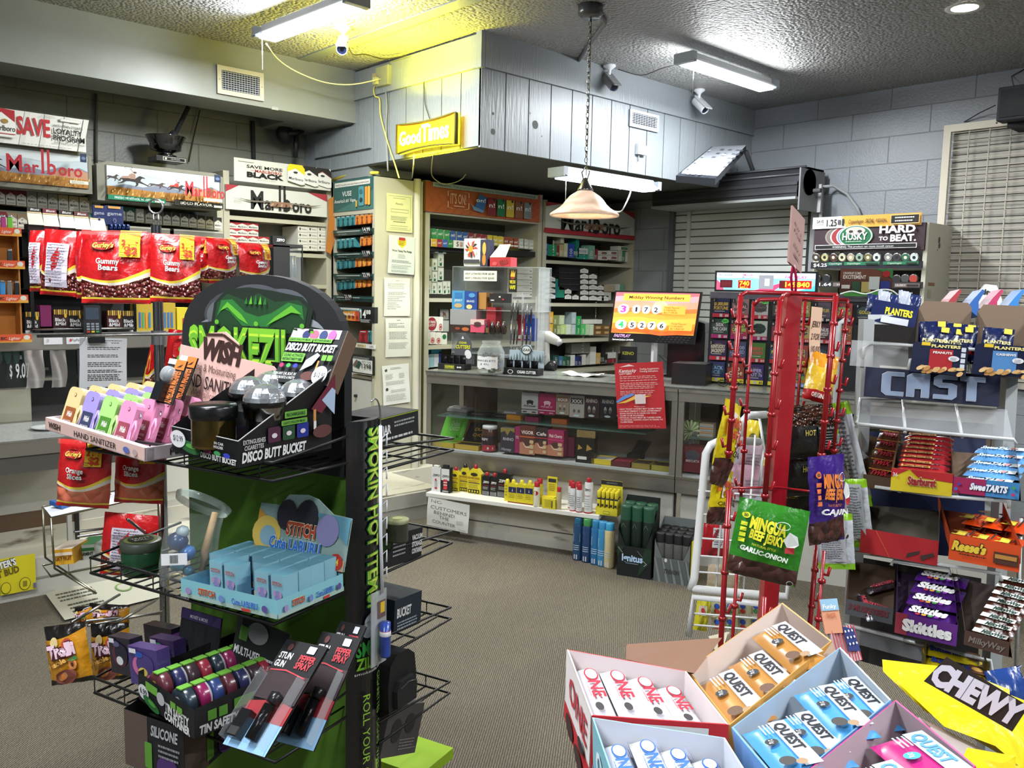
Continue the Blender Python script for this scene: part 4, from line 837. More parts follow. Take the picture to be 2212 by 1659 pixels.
def mw(A2):A2.p([(0,0),(100,0),(100,62),(50,96),(0,62)],'e2e2dc');A2.t('Marlboro',22,34,16,'6a6c68',56)
k_=0;its=[]
for x,n_,y0,st in((1285,4,958,55),(1328,4,958,55)):
 for j in range(n_):its.append((x,y0+j*st,x+(40 if x==1285 else 84),y0+j*st+50,'26282a','white-faced black carton, column %s, %s from the top'%(ORD[0 if x==1285 else 1],ORD[j]),mw,'26282a'))
for ci,(x,ys_)in enumerate(((1650,(880,932,984,1036,1088,1140)),(1733,(934,986,1038,1090,1142)),(1812,(1042,1094,1146)),(1502,(1078,1130)),(1573,(1134,)),(1640,()),(1856,(1146,)))):
 for j,y in enumerate(ys_):its.append((x,y,x+(78 if ci<2 else 64),y+48,'26282a','white-faced black carton, column %s, %s from the top'%(ORD[ci+2],ORD[j]),mw,'26282a'))
boxes(WO,880,380,4.424,its,'cigarette_carton','cigarette carton','white-faced black cartons on the middle shelf',-.07,.12)
boxes(WO,880,380,4.424,[(1450,872+i*56,1640,924+i*56,'17191b','plain black carton, %s from the top of the black stack'%ORD[i],tx('Marlboro','2c3034',None,0))for i in range(4)]+[(1410,985,1436,1165,'157a78','teal carton edge on the middle shelf'),(1437,1060,1500,1165,'1f8a70','black and green carton printed with green stars'),(1870,1112,1945,1188,'c9c9c2','grey white carton by the monitor'),(1880,1042,1975,1108,'b5a58a','tan carton by the monitor'),(1995,1036,2030,1110,'cfd4ca','white carton with green edge'),(2034,1036,2072,1110,'6fa58a','green carton by the monitor')],'cigarette_carton','cigarette carton',None,-.075,.13)
C3=[(1280,1300,1318,1415,'b5262e','red'),(1352,1300,1392,1412,'d9a52c','yellow'),(1394,1335,1430,1425,'7f8a4a','olive'),(1452,1335,1500,1425,'b9c79a','pale olive'),(1570,1305,1610,1420,'a9bcc0','pale blue'),(1612,1342,1660,1435,'219a4a','green'),(1270,1420,1306,1470,'a32630','dark red'),(1350,1418,1390,1508,'d9a52c','golden'),(1393,1428,1428,1512,'66723a','dark olive'),(1430,1430,1462,1516,'a0aa78','grey olive'),(1463,1426,1512,1518,'b5d07a','lime'),(1514,1422,1560,1520,'cdd8c4','white green'),(1562,1424,1606,1520,'b0bfc0','grey blue'),(1608,1438,1655,1522,'1f9a48','bright green'),(1657,1420,1700,1524,'5ac06a','light green'),(1702,1420,1740,1524,'b9d9a5','mint'),(1742,1422,1778,1526,'cfe0c0','pale mint'),(1680,1376,1860,1418,'dcdad0','long white')]
boxes(WO,880,380,4.424,[(*q[:5],q[5]+' carton on the shelf below the black cartons',tx('Camel'))for q in C3]+[(1782+82*i,1430+48*j,1860+78*i,1474+48*j,'7a5a2c','brown carton with tan label, %s'%('upper left','lower left','upper right','lower right')[2*i+j],(lambda A2:(A2.r(24,25,56,50,'c9a878'))))for i in range(2)for j in range(2)],'cigarette_carton','cigarette carton',None,-.075,.09)
its=[(80,490,150,600,'1d4a44','dark teal carton'),(150,500,195,608,'3f6f9a','blue carton'),(196,500,236,612,'1f5a3a','green carton'),(238,505,286,612,'14503a','dark green carton'),(288,485,340,615,'d4d6d0','white lettered carton'),(342,500,382,612,'1c2f6a','navy carton'),(384,500,420,612,'1a2450','dark navy carton'),(425,480,470,605,'d0cfc6','cream carton'),(470,520,520,600,'b9b9b0','grey carton pile'),(522,385,590,600,'dcdad2','tall white carton'),(596,460,645,592,'c9a55a','tan gold carton'),(655,350,700,590,'1c1c1c','tall black carton'),(702,470,730,588,'2a2a2a','short black carton end piece'),(733,455,832,525,'d9d9d4','white carton atop a red one'),(733,530,832,580,'8c2230','red carton under a white one'),(300,345,520,470,'8a8c86','grey lid carton behind')]
boxes(WO,1180,680,5.53,[(*q[:5],q[5]+' on the low shelf by the keno stand',tx('LUCKY','d9d9d0'))for q in its],'cigarette_carton','cigarette carton',None,-.12,.08)
its=[(205,480,262,640,'c9dde0','pale blue striped box'),(264,470,318,632,'9fc4cc','light blue box'),(320,470,372,625,'d4dcdc','white and blue box'),(285,410,405,462,'3a9ac0','sky blue box lying on top'),(375,440,400,600,'2a3f8a','dark blue box edge'),(735,470,800,600,'5a5c62','grey machine behind the jars'),(1105,385,1250,520,'a3b5bf','pale blue carton'),(1105,540,1150,660,'2a5a96','blue carton')]
boxes(WO,880,680,5.53,[(*q[:5],q[5]+' on the shelf behind the cigar cutters')for q in its],'boxed_goods','box',None,-.08,.1)
# glass counter cases
WC=W((3.46,4.57),-67.2)
ZT,LC1=1.065,1.70
def case(s0,L,label,shelfspan):
 t=thing('display_case',label,'display case',WC.P(s0,0),WC.psi,None);D_=.5
 b=B();b.box(0,.0,.43,L,D_,.52,'brushed');b.box(0,-.008,.515,L,.0,.53,'b5b0a6.m');b.obj('base_rail',t)
 b=B()
 for x in(0,L-.035):b.box(x,0,.52,x+.035,.03,.98,'brushed');b.box(x,D_-.03,.52,x+.035,D_,.98,'brushed')
 b.box(0,-.004,.98,L,.03,ZT-.012,'brushed');b.box(0,D_-.03,.98,L,D_,ZT-.012,'brushed');b.box(0,.03,.98,.03,D_-.03,ZT-.012,'brushed');b.box(L-.03,.03,.98,L,D_-.03,ZT-.012,'brushed');b.box(0,-.012,ZT-.03,L,.0,ZT-.004,'d2cec4.m');b.obj('frame',t)
 b=B();b.box(.03,.012,.53,L-.03,.016,.98,'cfe0da.t3');b.obj('glass_front',t)
 b=B();b.box(-.005,-.012,ZT-.012,L+.0,D_,ZT,'6f726e.g');b.obj('glass_top',t)
 b=B();b.box(.03,.02,.525,L-.03,D_-.02,.54,'b9bfbb');b.obj('case_floor',t)
 b=B();b.box(shelfspan[0],.06,.752,shelfspan[1],D_-.06,.76,'5f8577.t45');b.obj('glass_shelf',t)
 b=B()
 for i,(xa,xb,c)in enumerate(((.03,.3,'5a3d30'),(.3,.62,'d2cdb8'),(.62,.66,'4a4a44'),(.66,L*.55,'c2b49c'),(L*.55,L-.03,'8f7a6a'))):b.box(xa,D_-.02,.54,xb,D_-.012,.98,c)
 b.obj('back_door',t)
 b=B();b.box(.03,.04,0,L-.0,.08,.43,'white_paint');b.box(L-.006,.03,0,L+.006,.039,.43,'1d1b18');b.obj('base_board',t)
 return t
case(0,LC1,'long steel framed glass case with cigars and boxed capsules under the counter top',(.05,1.5))
case(LC1+.005,1.7,'second steel framed glass case behind the white wire rack',(.05,1.6))
zs=WC.at(1320,1118,.22)[1];s_a=.13;s_b=1.31
t=thing('low_shelf','worn white low shelf holding lighter fluid bottles under the glass case','shelf',WC.P(s_a,0,.22),WC.psi)
b=B();b.box(0,0,.265,s_b-s_a,.27,.292,'e2dfd6');b.obj('board',t,bevel=.003)
b=B();b.box(.17,.17,0,s_b-s_a-.16,.2,.265,'worn_white');b.box(s_b-s_a-.16,.12,0,s_b-s_a-.14,.25,.265,'c9c5b8');b.box(.18,.165,.1,s_b-s_a-.2,.17,.105,'55504a');b.box(.17,.16,0,s_b-s_a-.16,.17,.05,'c9c5b8');b.obj('kick_board',t)
def art(A2):
 for t_,x,y,w_ in(('NO',8,84,26),('CUSTOMERS',8,64,86),('BEHIND',17,47,50),('THE',30,32,24),('COUNTER',14,14,56)):A2.t(t_,x,y,11,'6a6c68',w_,rot=-2)
 A2.fine(72,34,18,3,5,1.4,'7a7c78');A2.t('Thanks',78,4,5,'8a8c88',18)
paper(923,1073,1012,1147,'handwritten sheet saying no customers behind the counter, hung on the low shelf',art,3,.225,WC,'dcdcd4')
SH=.292;WSf=WC
def on(px,py,off,w=WC):return w.at(px,py,off)[0]
def prod(b,label,name,cat,s,z,off,group=None,w=WC,dy=0):return b.solo(name,label,cat,w.P(s,z,off),w.psi+dy,group)
def flat_can(px0,px1,pyt,off,col,label,capc,art,shoulder=.8,capx=.5,d=.035,name='fluid_can',z=SH):
 s0,s1=on(px0,1080,off),on(px1,1080,off);zt=WC.at((px0+px1)/2,pyt,off)[1];h=zt-z;w_=s1-s0
 t=thing(name,label,'fluid container',WC.P(s0,z,off),WC.psi);b=B();hb=h*.86
 b.prism([(0,0),(w_,0),(w_,hb*shoulder),(w_*(capx+.2),hb),(w_*(capx-.2),hb),(0,hb*shoulder)],0,d,col+'.g');A2=front(b,0,w_,-.0006,0,hb,100,100,e=.0007);art(A2);b.obj('body',t)
 b=B();b.lathe([(.013,hb-.002),(.013,h*.93),(.008,h),(0,h)],capc+'.g',12,(w_*capx,d/2,0));b.obj('cap',t);return t
def zip_(col):
 def f(A2):A2.t('ZIPPO',12,62,11,'e3e1da',76,sh=.2,b=4);A2.r(12,50,76,3,'8c2630');A2.fine(12,42,70,3,5,2,'b5b3aa');A2.r(6,4,88,18,'8a8c8c');A2.fine(12,18,70,3,5,2,'3a3c3c')
 return f
def ron(A2):A2.e_(50,78,26,7,'2a2418');A2.t('RONSONOL',6,60,8,'8c2a1c',88,b=3);A2.fine(10,52,76,2,5,2,'a5502c');A2.r(8,42,84,3,'2a2a4a');A2.fine(8,34,80,3,5,1.6,'6a6030');A2.rr(8,4,84,14,2,'2a2818');[A2.e_(20+i*20,11,6,4,'d8c82c',10)for i in range(4)]
def box_zip(px0,px1,pyt,off,body,label,inner):
 s0,s1=on(px0,1060,off),on(px1,1060,off);zt=WC.at(px0,pyt,off)[1];b=B();h=zt-SH;w_=s1-s0;b.box(0,0,0,w_,.04,h*.9,body);b.box(w_*.2,0,h*.9,w_*.8,.02,h,body)
 A2=front(b,0,w_,-.0006,0,h*.9,100,100,e=.0007);inner(A2);prod(b,label,'product_box','box',s0,SH,off)
box_zip(932,951,1005,.17,'dcdcd8','white upright box with red bottle picture, first item on the low shelf',lambda A2:(A2.t('ZIPPO',14,66,9,'2a2a2a',76,sh=.2,b=3),A2.r(38,14,26,36,'b5b5b2'),A2.r(38,12,26,8,'b52a30'),A2.e_(50,52,10,5,'b52a30',10)))
box_zip(952,971,1004,.17,'1d1d1e','black and white upright box with red stripes, second on the low shelf',lambda A2:(A2.r(4,50,92,46,'dcdcd8'),A2.t('ZIPPO',14,62,9,'2a2a2a',76,sh=.2,b=3),A2.r(32,14,42,40,'c93a40'),A2.r(32,30,42,4,'e5d5d0'),A2.r(32,40,42,4,'e5d5d0'),A2.t('ZIPPO',18,3,7,'e3e1da',70,sh=.2,b=3)))
flat_can(973,990,1010,.1,'d6c62a','small yellow fluid bottle with red cap beside the black and white box','a5202a',ron)
flat_can(992,1011,1003,.08,'d6c62a','medium yellow fluid bottle with black cap','1d1d1d',ron)
flat_can(1009,1038,1005,.1,'d9ca2c','large yellow fluid bottle with red cap, biggest of the yellow bottles','a5202a',ron,d=.045)
flat_can(1041,1057,1021,.1,'1b1b1c','small black fluid can with red cap beside the large yellow bottle','a5202a',zip_(0),.97)
flat_can(1058,1073,1023,.1,'1b1b1c','small black fluid can with red cap, between another small and the tall black can','a5202a',zip_(0),.97)
flat_can(1073,1102,1014,.1,'1b1b1c','tall black fluid can with red cap beside the yellow tins','a5202a',zip_(0),.97)
def yel(A2):A2.r(6,52,88,28,'1d2550');A2.p([(46,58),(56,58),(51,74)],'e3e1da');A2.r(0,0,100,5,'7a1a20');A2.fine(14,42,70,3,8,2.5,'8a7a20')
for i,x in enumerate((1089,1097,1115,1133)):
 w_=8 if i==0 else 18.5;off=.19 if i else.17
 flat_can(x,x+w_,1036+i*1,off,'dbcb2e',('narrow yellow tin beside the tall black can','yellow tin with navy label, first of three alike','yellow tin with navy label, middle of three alike','yellow tin with navy label, last of three by the red cap can')[i],'dbcb2e',yel if i else(lambda A2:A2.fine(20,80,60,4,16,5,'8a7a20')),.93)
def aer(pxc,pyt,off,r,body,cap,label,art=None,ch=.2,z=SH,base=None,capr=.85,w=WC,name='aerosol_can'):
 r*=1.45;s,_=w.at(pxc,1060,off);zt=w.at(pxc,pyt,off)[1];h=zt-z;t=thing(name,label,'aerosol can',w.P(s,z,off),w.psi)
 b=B();b.lathe([(0,0),(r,0),(r,h*.04,base or body+'.g'),(r,h*(1-ch)-r*.3,body+'.g'),(r*.9,h*(1-ch))],body+'.g',18)
 if art:
  g=lambda u,v:Vector((r*1.004*math.sin((u-.5)*2.4),-r*1.004*math.cos((u-.5)*2.4),v*h*(1-ch)*.95));art(Art(b,(0,0,0),(2*r,0,0),(0,0,h*(1-ch)),100,100,e=.0006,fn=g,nrm=Vector((0,-1,0))))
 b.obj('body',t);b=B();b.lathe([(r*capr,h*(1-ch)),(r*capr,h*.985),(r*capr*.9,h),(0,h)],cap+'.g',16);b.obj('cap',t);return t
fa=lambda A2:(A2.fine(10,70,80,6,9,2.6,'55575a'),)
aer(1166,1034,.13,.014,'d9c92c','b0222c','yellow and white can with red cap behind another')
aer(1160,1041,.2,.014,'d9d6c0','b0222c','white and yellow can with red cap in front of its twin',lambda A2:(A2.r(0,0,100,45,'d9c92c'),A2.e_(50,74,34,12,'b0222c',14)))
b=B();s0=on(1170,1080,.16);w_=on(1196,1080,.16)-s0;z1=WC.at(1176,1031,.14)[1]-SH
b.box(0,0,0,w_,.05,.055,'d9c92c');b.box(w_*.2,.05,0,w_,.055,z1,'d9c92c');A2=front(b,w_*.2,w_,.0492,.06,z1,100,100);A2.r(10,70,80,20,'2a2a2a');A2.fine(14,55,70,4,10,4,'8a7a20');A2=front(b,0,w_,-.001,0,.055);A2.r(10,60,70,22,'2a2a2a');A2.t('CLIPPER',14,64,14,'d9c92c',60);prod(b,'open yellow counter box with raised back card','display_box','display box',s0,SH,.16)
b=B();s0=on(1171,1088,.22);b.box(0,0,0,.085,.02,.062,'dccd2c');A2=front(b,0,.085,-.001,0,.062);A2.r(72,14,8,70,'3a3520');A2.fine(20,80,40,6,12,4,'8a7a20');A2.t('FLINTS',68,20,12,'3a3520',50,rot=90);prod(b,'small yellow box lying before the open yellow counter box','product_box','box',s0,SH,.22)
aer(1208,1053,.2,.0105,'b5a87c','b0222c','slim clear bottle with red and black cap standing alone',lambda A2:A2.r(0,70,100,30,'1d1a1a'))
for x,y,o,l in((1234,1038,.13,'behind left'),(1238,1042,.19,'front left'),(1250,1041,.13,'behind right'),(1252,1046,.2,'front right')):aer(x,y,o,.0125,'d4d4d4','b0222c','small white gas can with red cap, %s of the group of four'%l,fa,.2,base='b0222c')
aer(1272,1033,.19,.0175,'dcdcda','b0222c','tall white butane can with red cap reading butane',lambda A2:(A2.t('ZIPPO',16,76,8,'1c1c1c',66,b=3),A2.t('butane',18,58,6,'b0222c',60),A2.fine(14,48,70,5,8,1.6,'8a8a8a')),.11,base='b0222c',capr=.55)
s0=on(1287,1095,.2);w_=on(1334,1095,.2)-s0;zt=WC.at(1295,1037,.12)[1]-SH
t=thing('display_box','yellow display box with raised black topped card holding yellow tubes','display box',WC.P(s0,SH,.2),WC.psi)
b=B();b.box(0,0,0,w_,.002,.045,'dccd2c');b.box(0,.09,0,w_,.094,zt,'dccd2c');b.box(0,0,0,.002,.09,.045,'dccd2c');b.box(w_-.002,0,0,w_,.09,.045,'dccd2c');b.box(0,0,0,w_,.09,.003,'dccd2c');b.obj('tray',t)
b=B();A2=front(b,0,w_,.089,0,zt);A2.r(0,86,100,14,'1b1d22');A2.t('NEWPORT',26,90,5,'8a8d95',50);A2=front(b,0,w_,-.001,0,.045);A2.r(35,20,30,36,'3a3a2a');A2.r(36,24,28,28,'dccd2c');b.obj('print',t)
pro=None;k_=0
for r_ in range(3):
 for c_ in range(5):
  lab='yellow fuel tube in the display box, %s from the left, %s row'%(ORD[c_],('front','middle','back')[r_]);P_=WC.P(s0+w_*(.1+c_*.2),SH+.004+r_*.004,.2-.014-r_*.026)
  if not pro:
   b=B();b.lathe([(0,0),(.0105,0),(.0105,.088),(.0095,.09,'2a2a4a'),(.0095,.098,'2a2a4a'),(.0108,.1,'e0d02e'),(.0108,.135,'e0d02e'),(.009,.14,'e0d02e'),(0,.14)],'e0d02e.g',12);A2=front(b,-.006,.006,-.0112,.02,.09);A2.r(0,40,100,20,'1d2030');pro=b.solo('fuel_tube',lab,'fuel tube',P_,WC.psi,'yellow fuel tubes')
  else:dup(pro,P_,lab)
def canbox(px0,px1,pyf,pyt,off,body,label,nx,ny,can,cap,clabel,title,tc,r,hcan,cut,extra=None):
 s0,s1=WC.at(px0,pyf,off)[0],WC.at(px1,pyf,off)[0];w_=s1-s0;H=WC.at(px0+4,pyt,off-.2)[1];d=ny*r*2.15+.01
 t=thing('display_box',label,'display box',WC.P(s0,0,off),WC.psi);b=B()
 b.prism([(0,0),(w_,0),(w_,H*cut[1]),(w_*.82,H*cut[0]),(w_*.22,H*cut[0]),(0,H*cut[1])],0,.003,body);b.box(0,d,0,w_,d+.003,H,body);b.add([(0,0,0),(0,d,0),(0,d,H),(0,0,H*cut[1])],[(0,1,2,3)],body);b.add([(w_,0,0),(w_,d,0),(w_,d,H),(w_,0,H*cut[1])],[(3,2,1,0)],body);b.box(0,0,0,w_,d,.004,body);b.obj('carton',t)
 b=B();A2=front(b,0,w_,-.0008,0,H*cut[0],100,100,e=.001);title(A2);b.obj('print',t)
 pro=None;k_=0
 for j in range(ny):
  for i in range(nx):
   P_=WC.P(s0+w_*(i+.5)/nx,.006+j*.003,off-.006-r-j*r*2.12);lab=clabel%(ORD[i],('front','middle','back')[j])
   if pro is None:
    pro=thing('aerosol_can',lab,'aerosol can',P_,WC.psi,clabel.split(',')[0]+'s');b=B();b.lathe([(0,0),(r,0),(r,hcan*.78),(r*.97,hcan*.79)],can+'.s',20)
    if extra:g=lambda u,v:Vector((r*1.006*math.sin((u-.5)*2),-r*1.006*math.cos((u-.5)*2),v*hcan*.78));extra(Art(b,(0,0,0),(2*r,0,0),(0,0,hcan),100,100,e=.0006,fn=g,nrm=Vector((0,-1,0))))
    b.obj('body',pro);b=B();b.lathe([(r*.97,hcan*.78),(r*.98,hcan*.97),(r*.93,hcan),(0,hcan*.995)],cap+'.s',20);b.obj('cap',pro)
   else:dup(pro,P_,lab)
def ti1(A2):A2.r(0,0,100,100,'0f1512');A2.p([(60,0),(100,60),(100,100),(80,100)],'16301f');A2.p([(0,60),(20,100),(0,100)],'16301f');A2.t('Ignitus',14,52,22,'b9d6f5',62,b=5);A2.fine(26,44,46,1,3,3,'7d8a99');A2.line([(76,60),(88,50),(80,42)],1.2,'c9ccd0');A2.line([(2,96),(16,78)],1,'b5c9bb');A2.line([(60,90),(75,72)],1,'8aa596')
canbox(1334,1407,1196,1062,.36,'131a16','black and green open box of dark green butane cans on the floor',3,2,'14251c','24503a','dark green butane can, %s from the left in the %s row',ti1,0,.034,.4,(.4,.62),lambda A2:(A2.r(42,6,26,40,'4f8a2c'),A2.t('IGNITUS',40,8,14,'c9d6cc',50,rot=90),A2.line([(20,88),(40,96),(60,88)],2,'4f6a5a')))
def ti2(A2):A2.r(0,0,100,100,'5b605f');[A2.p([(i*22-8,0),(i*22,0),(i*22-18,100),(i*22-22,100)],'7d8482')for i in range(1,6)];A2.t('THRION',28,40,18,'3a3e3e',44,b=3,sh=.2);A2.e_(34,94,4,8,'d9d9d9')
canbox(1413,1490,1211,1112,.36,'6a6f6e','grey open box of grey aerosol cans with black caps on the floor',4,3,'5a5a56','1a1a1c','grey aerosol can with black cap, %s from the left in the %s row',ti2,0,.029,.27,(.42,.72),lambda A2:(A2.p([(34,4),(60,10),(56,34),(46,24)],'b02c30'),A2.p([(44,6),(54,10),(52,24)],'d9d9d9')))
b=B();b.box(0,0,0,.004,.2,.25,'d6c62a');b.box(0,0,0,.03,.004,.25,'d6c62a');s0=WC.at(1492,1213,.36)[0];prod(b,'thin yellow carton edge beside the grey aerosol box','carton_edge','carton',s0,0,.36)
for i,(x,c,c2)in enumerate(((1252,'24466a','1d5a7c'),(1272,'24406a','3f8a4a'),(1291,'2a6a9c','2a7aa5'),(1306,'3a86b5','3a8ac0'),(1321,'c9b98a','3a9ac5'))):
 aer(x,1118+i*3,.2+.015*i,.021,c,c2,'blue lower shelf spray can, %s from the left'%ORD[i]if i<4 else 'cream and blue lotion spray can beside the dark green butane box',lambda A2,i=i:(A2.r(20,55,60,25,('9fb9d0','1a2a55','d9d9d9','c9dff0','3a9ac5')[i]),A2.r(30,4,30,14,'c9c9c9'),A2.fine(20,44,60,3,6,2,'c9d9e5')),.16,z=.0)
q=PZ(1083,1160,0);t=thing('plastic_tub','clear square tub with tilted round mouth standing on the carpet before the shelf','tub',(q.x,q.y,0),-60)
b=B();w_=.075;b.add([(-w_,-w_,.004),(w_,-w_,.004),(w_,w_,.004),(-w_,w_,.004),(-w_,-w_,.14),(w_,-w_,.14),(w_,w_,.235),(-w_,w_,.235)],[(0,1,5,4),(1,2,6,5),(2,3,7,6),(3,0,4,7),(3,2,1,0)],'d9dcdc.t8');b.obj('body',t)
b=B();b.X=Matrix.Translation((0,-.005,.2))@Matrix.Rotation(math.radians(35),4,'X');b.lathe([(.06,-.01),(.066,0),(.066,.012),(.06,.014)],'e2e6e6.t35',24);b.obj('rim',t)
b=B();b.box(w_+.001,-.03,.12,w_+.003,.0,.17,'d9772c');b.obj('sticker',t)
for i in range(14):
 r_=random.Random(i);b=B();x,y=q.x+r_.uniform(-.05,.05),q.y+r_.uniform(-.05,.05);a=r_.uniform(0,3.1);b.tube([(-.018,0,0),(.0,.004,.006),(.018,0,0)],.005,('c9ccce.g','4a4c50.g','b5b8bc.g')[i%3],6);b.solo('cable_plug','small grey or white plug lying in the clear tub','plug',(x,y,.01+(i//5)*.009),math.degrees(a),'plugs in the clear tub')
# inside the case
def cap_art(bg,word,c2,dark=False):
 def f(A2):A2.r(0,0,100,100,bg);A2.r(6,62,88,26,c2);A2.t(word,14,66,16,'e0ddd6',72,b=3);A2.e_(34,36,9,15,'b5b3ac',12);A2.e_(66,36,9,15,'b5b3ac',12);A2.e_(34,30,9,8,'6a6660',10);A2.e_(66,30,9,8,'6a6660',10);A2.e_(50,9,20,5,'cfe0e5',12)
 return f
def plat(word,fg,bg):return lambda A2:(A2.r(0,0,100,100,bg),A2.e_(52,56,22,9,fg,12),A2.r(34,42,8,14,fg),A2.r(62,42,8,14,fg),A2.t(word,16,32,8,fg,68,b=2,sh=.2),A2.r(0,18,100,3,'e0e0e0' if fg!='1c1c1c' else '3a3a3a'),A2.r(10,6,24,4,fg),A2.r(66,6,24,4,fg))
its=[(1362,925,1558,1172,'b3b5b4','silver upright box with black animal silhouette',plat('PLATINUM','1c1c1c','b3b5b4')),(1565,935,1765,1185,'a51e58','magenta upright box',plat('PINKY','e3b8c8','a51e58')),(1772,948,1930,1190,'a0917f','beige capsule card',cap_art('a0917f','MAGNUM','8a5a30')),(1935,960,2108,1222,'b5b0a8','white and dark capsule card',cap_art('b5b0a8','XXX','4a3c3c'))]
boxes(WC,880,680,5.53,[(*q[:5],q[5]+' on the glass shelf inside the case',q[6])for q in its],'capsule_box','box',None,-.09,.04)
its=[(450,950,632,1225,'4a2c30','dark red capsule card with oval window',cap_art('3a2a2c','RHINO','5a2c34')),(640,960,828,1235,'2a2a38','black capsule card with oval window',cap_art('1f2028','RHINO','2c2f40')),(832,975,880,1225,'3a3040','dark capsule card partly behind the red paper',cap_art('2a2430','RH','3a3048')),(500,885,820,945,'a5a59a','pale box lying behind the capsule cards'),(20,855,150,935,'b5b5b0','white box lying behind the magenta box'),(155,865,310,940,'a52a4c','magenta box lying behind the beige card')]
boxes(WC,1180,680,5.53,[(*q[:5],q[5]+' in the case',*q[6:])for q in its],'capsule_box','box',None,-.1,.04)
def coffee(word,bg,c2):return lambda A2:(A2.r(0,0,100,100,bg),A2.t(word,10,72,12,'e9dcd5',80,b=3),A2.r(0,60,100,4,c2),A2.p([(0,0),(0,40),(50,50),(100,36),(100,0)],'b57a5c'),A2.e_(48,42,26,12,'4a2c20',14),A2.line([(24,40),(40,26),(70,26),(78,36)],5,'e0c8b8'),A2.rr(66,40,26,12,3,'c9b48a'),A2.rr(66,22,26,12,3,'c9b48a'),A2.rr(66,4,26,12,3,'c9b48a'))
its=[(1110,1350,1275,1640,'2f2c36','dark purple honey box',lambda A2:(A2.p([(0,80),(30,88),(50,70),(70,92),(100,84),(100,100),(0,100)],'8a7a3a'),A2.t('RHINO',20,50,12,'d9d6de',74),A2.t('Honey',8,8,12,'c9c6d0',70,sh=.2)),'6a6468'),(1280,1340,1340,1650,'8c1f52','narrow magenta box',lambda A2:(A2.t('PINK',20,55,12,'e0b8c8',60),)),(1340,1325,1520,1660,'5a281c','brown coffee box',coffee('VIGOR','5a281c','c9622c')),(1522,1350,1670,1660,'2a1d1c','black coffee box',coffee('Cafe','2a1d1c','a52a30')),(1672,1375,1862,1680,'8c1f4c','pink cherry coffee box',coffee('Pink Cherry','9c2052','c93a70'))]
boxes(WC,880,680,5.53,[(*q[:5],q[5]+' on the floor of the case',*q[6:])for q in its],'coffee_box','box',None,-.05,.07)
boxes(WC,880,680,5.53,[(1040,1530,1110,1630,'8a8a8c','grey packet with yellow top at the foot of the dark purple box',lambda A2:A2.r(20,60,60,40,'a5a03a')),(1180,1195,1350,1300,'c98a2c','orange flap standing behind the purple box'),(1400,1215,1560,1330,'8a2a50','magenta flap standing behind the coffee boxes'),(1720,1240,1900,1360,'b5622c','orange box lying behind the pink cherry box'),(1860,1460,1990,1690,'7c1f44','magenta box angled behind the gold topped box')],'folded_box','box',None,-.14,.05)
s0=on(1243,1000,-.05);t=thing('gold_topped_box','black box with gold foil top card and gold triangles in the case','box',WC.P(s0,.54,-.05),WC.psi);w_=on(1283,1000,-.05)-s0;h=WC.at(1250,945,-.05)[1]-.54
b=B();b.prism([(0,0),(w_,0),(w_,h),(0,h)],0,.06,'161312.g');A2=front(b,0,w_,-.001,0,h);A2.p([(10,50),(36,58),(14,72)],'a8893c');A2.p([(56,48),(88,58),(60,76)],'a8893c');A2.r(10,14,50,12,'d9d9d4');b.obj('box',t)
b=B();b.box(0,.01,h,w_,.014,h+.045,'c9b27a.f');b.obj('gold_card',t)
def tray(px0,px1,pyf,pyl,off,d,body,lidc,label,art=None,items=None,lidart=None):
 s0,s1=WC.at(px0,pyf,off)[0],WC.at(px1,pyf,off)[0];w_=s1-s0;hl=WC.at(px0,pyl,off-d)[1]-.54
 t=thing('open_tray',label,'display box',WC.P(s0,.54,off),WC.psi);b=B();b.box(0,0,0,w_,.003,.035,body);b.box(0,0,0,.003,d,.035,body);b.box(w_-.003,0,0,w_,d,.035,body);b.box(0,0,0,w_,d,.004,body);b.box(0,d-.003,0,w_,d,.035,body);b.obj('tray',t)
 if hl>.05:
  b=B();b.quad((0,d,.035),(w_,d,.035),(w_+.03,d+.06,hl),(.03,d+.06,hl),lidc);A2=Art(b,(0,d,.035),(w_,0,0),(.03,.06,hl-.035),100,100,e=.001)
  if lidart:lidart(A2)
  b.obj('lid',t)
 for i in range(5):
  b=B();b.box(.006+i*(w_-.012)/5,.01,.005,.004+(i+1)*(w_-.012)/5,d-.01,.03,items or body);b.obj('sweet',t)
ga=lambda A2:(A2.t('Dubai',34,56,16,'b9dca8',36,b=2),A2.t('CHOCOLATE',92,14,10,'b9dca8',60,rot=90),A2.t('CHOCO',34,36,16,'b9dca8',40,b=2),A2.line([(70,20),(74,10),(82,18)],3,'1c4a14'))
tray(930,980,946,893,-.06,.12,'b5a03a','5cb52c','open green chocolate tray at the left end of the case',None,'6a9a3a',ga)
tray(982,1034,952,893+20,-.06,.12,'b59a3a','17130e','open black and gold chocolate tray beside the crisps jar',None,'2a2218',lambda A2:(A2.t('DUBAI',30,60,16,'c99a2c',60,b=3),A2.t('CHOCO',30,30,16,'c99a2c',66,b=3)))
q=WC.at(1055,955,-.08);t=thing('crisps_jar','clear jar with white lid and red crispy label inside the case','jar',WC.P(q[0],.54,-.1),WC.psi)
b=B();b.lathe([(0,.002),(.05,.002),(.052,.02),(.052,.13),(.046,.15),(.044,.155)],'4a2a22.g',24);g=lambda u,v:Vector((.0525*math.sin((u-.5)*2.6),-.0525*math.cos((u-.5)*2.6),.01+v*.1));A2=Art(b,(0,0,0),(.1,0,0),(0,0,.1),100,100,e=.0006,fn=g,nrm=Vector((0,-1,0)))
for i in range(6):A2.r(i*16.6,0,16.7,100,'2a1c24');A2.k-=.98;A2.r(i*16.6,0,16.7,40,'a5303a')
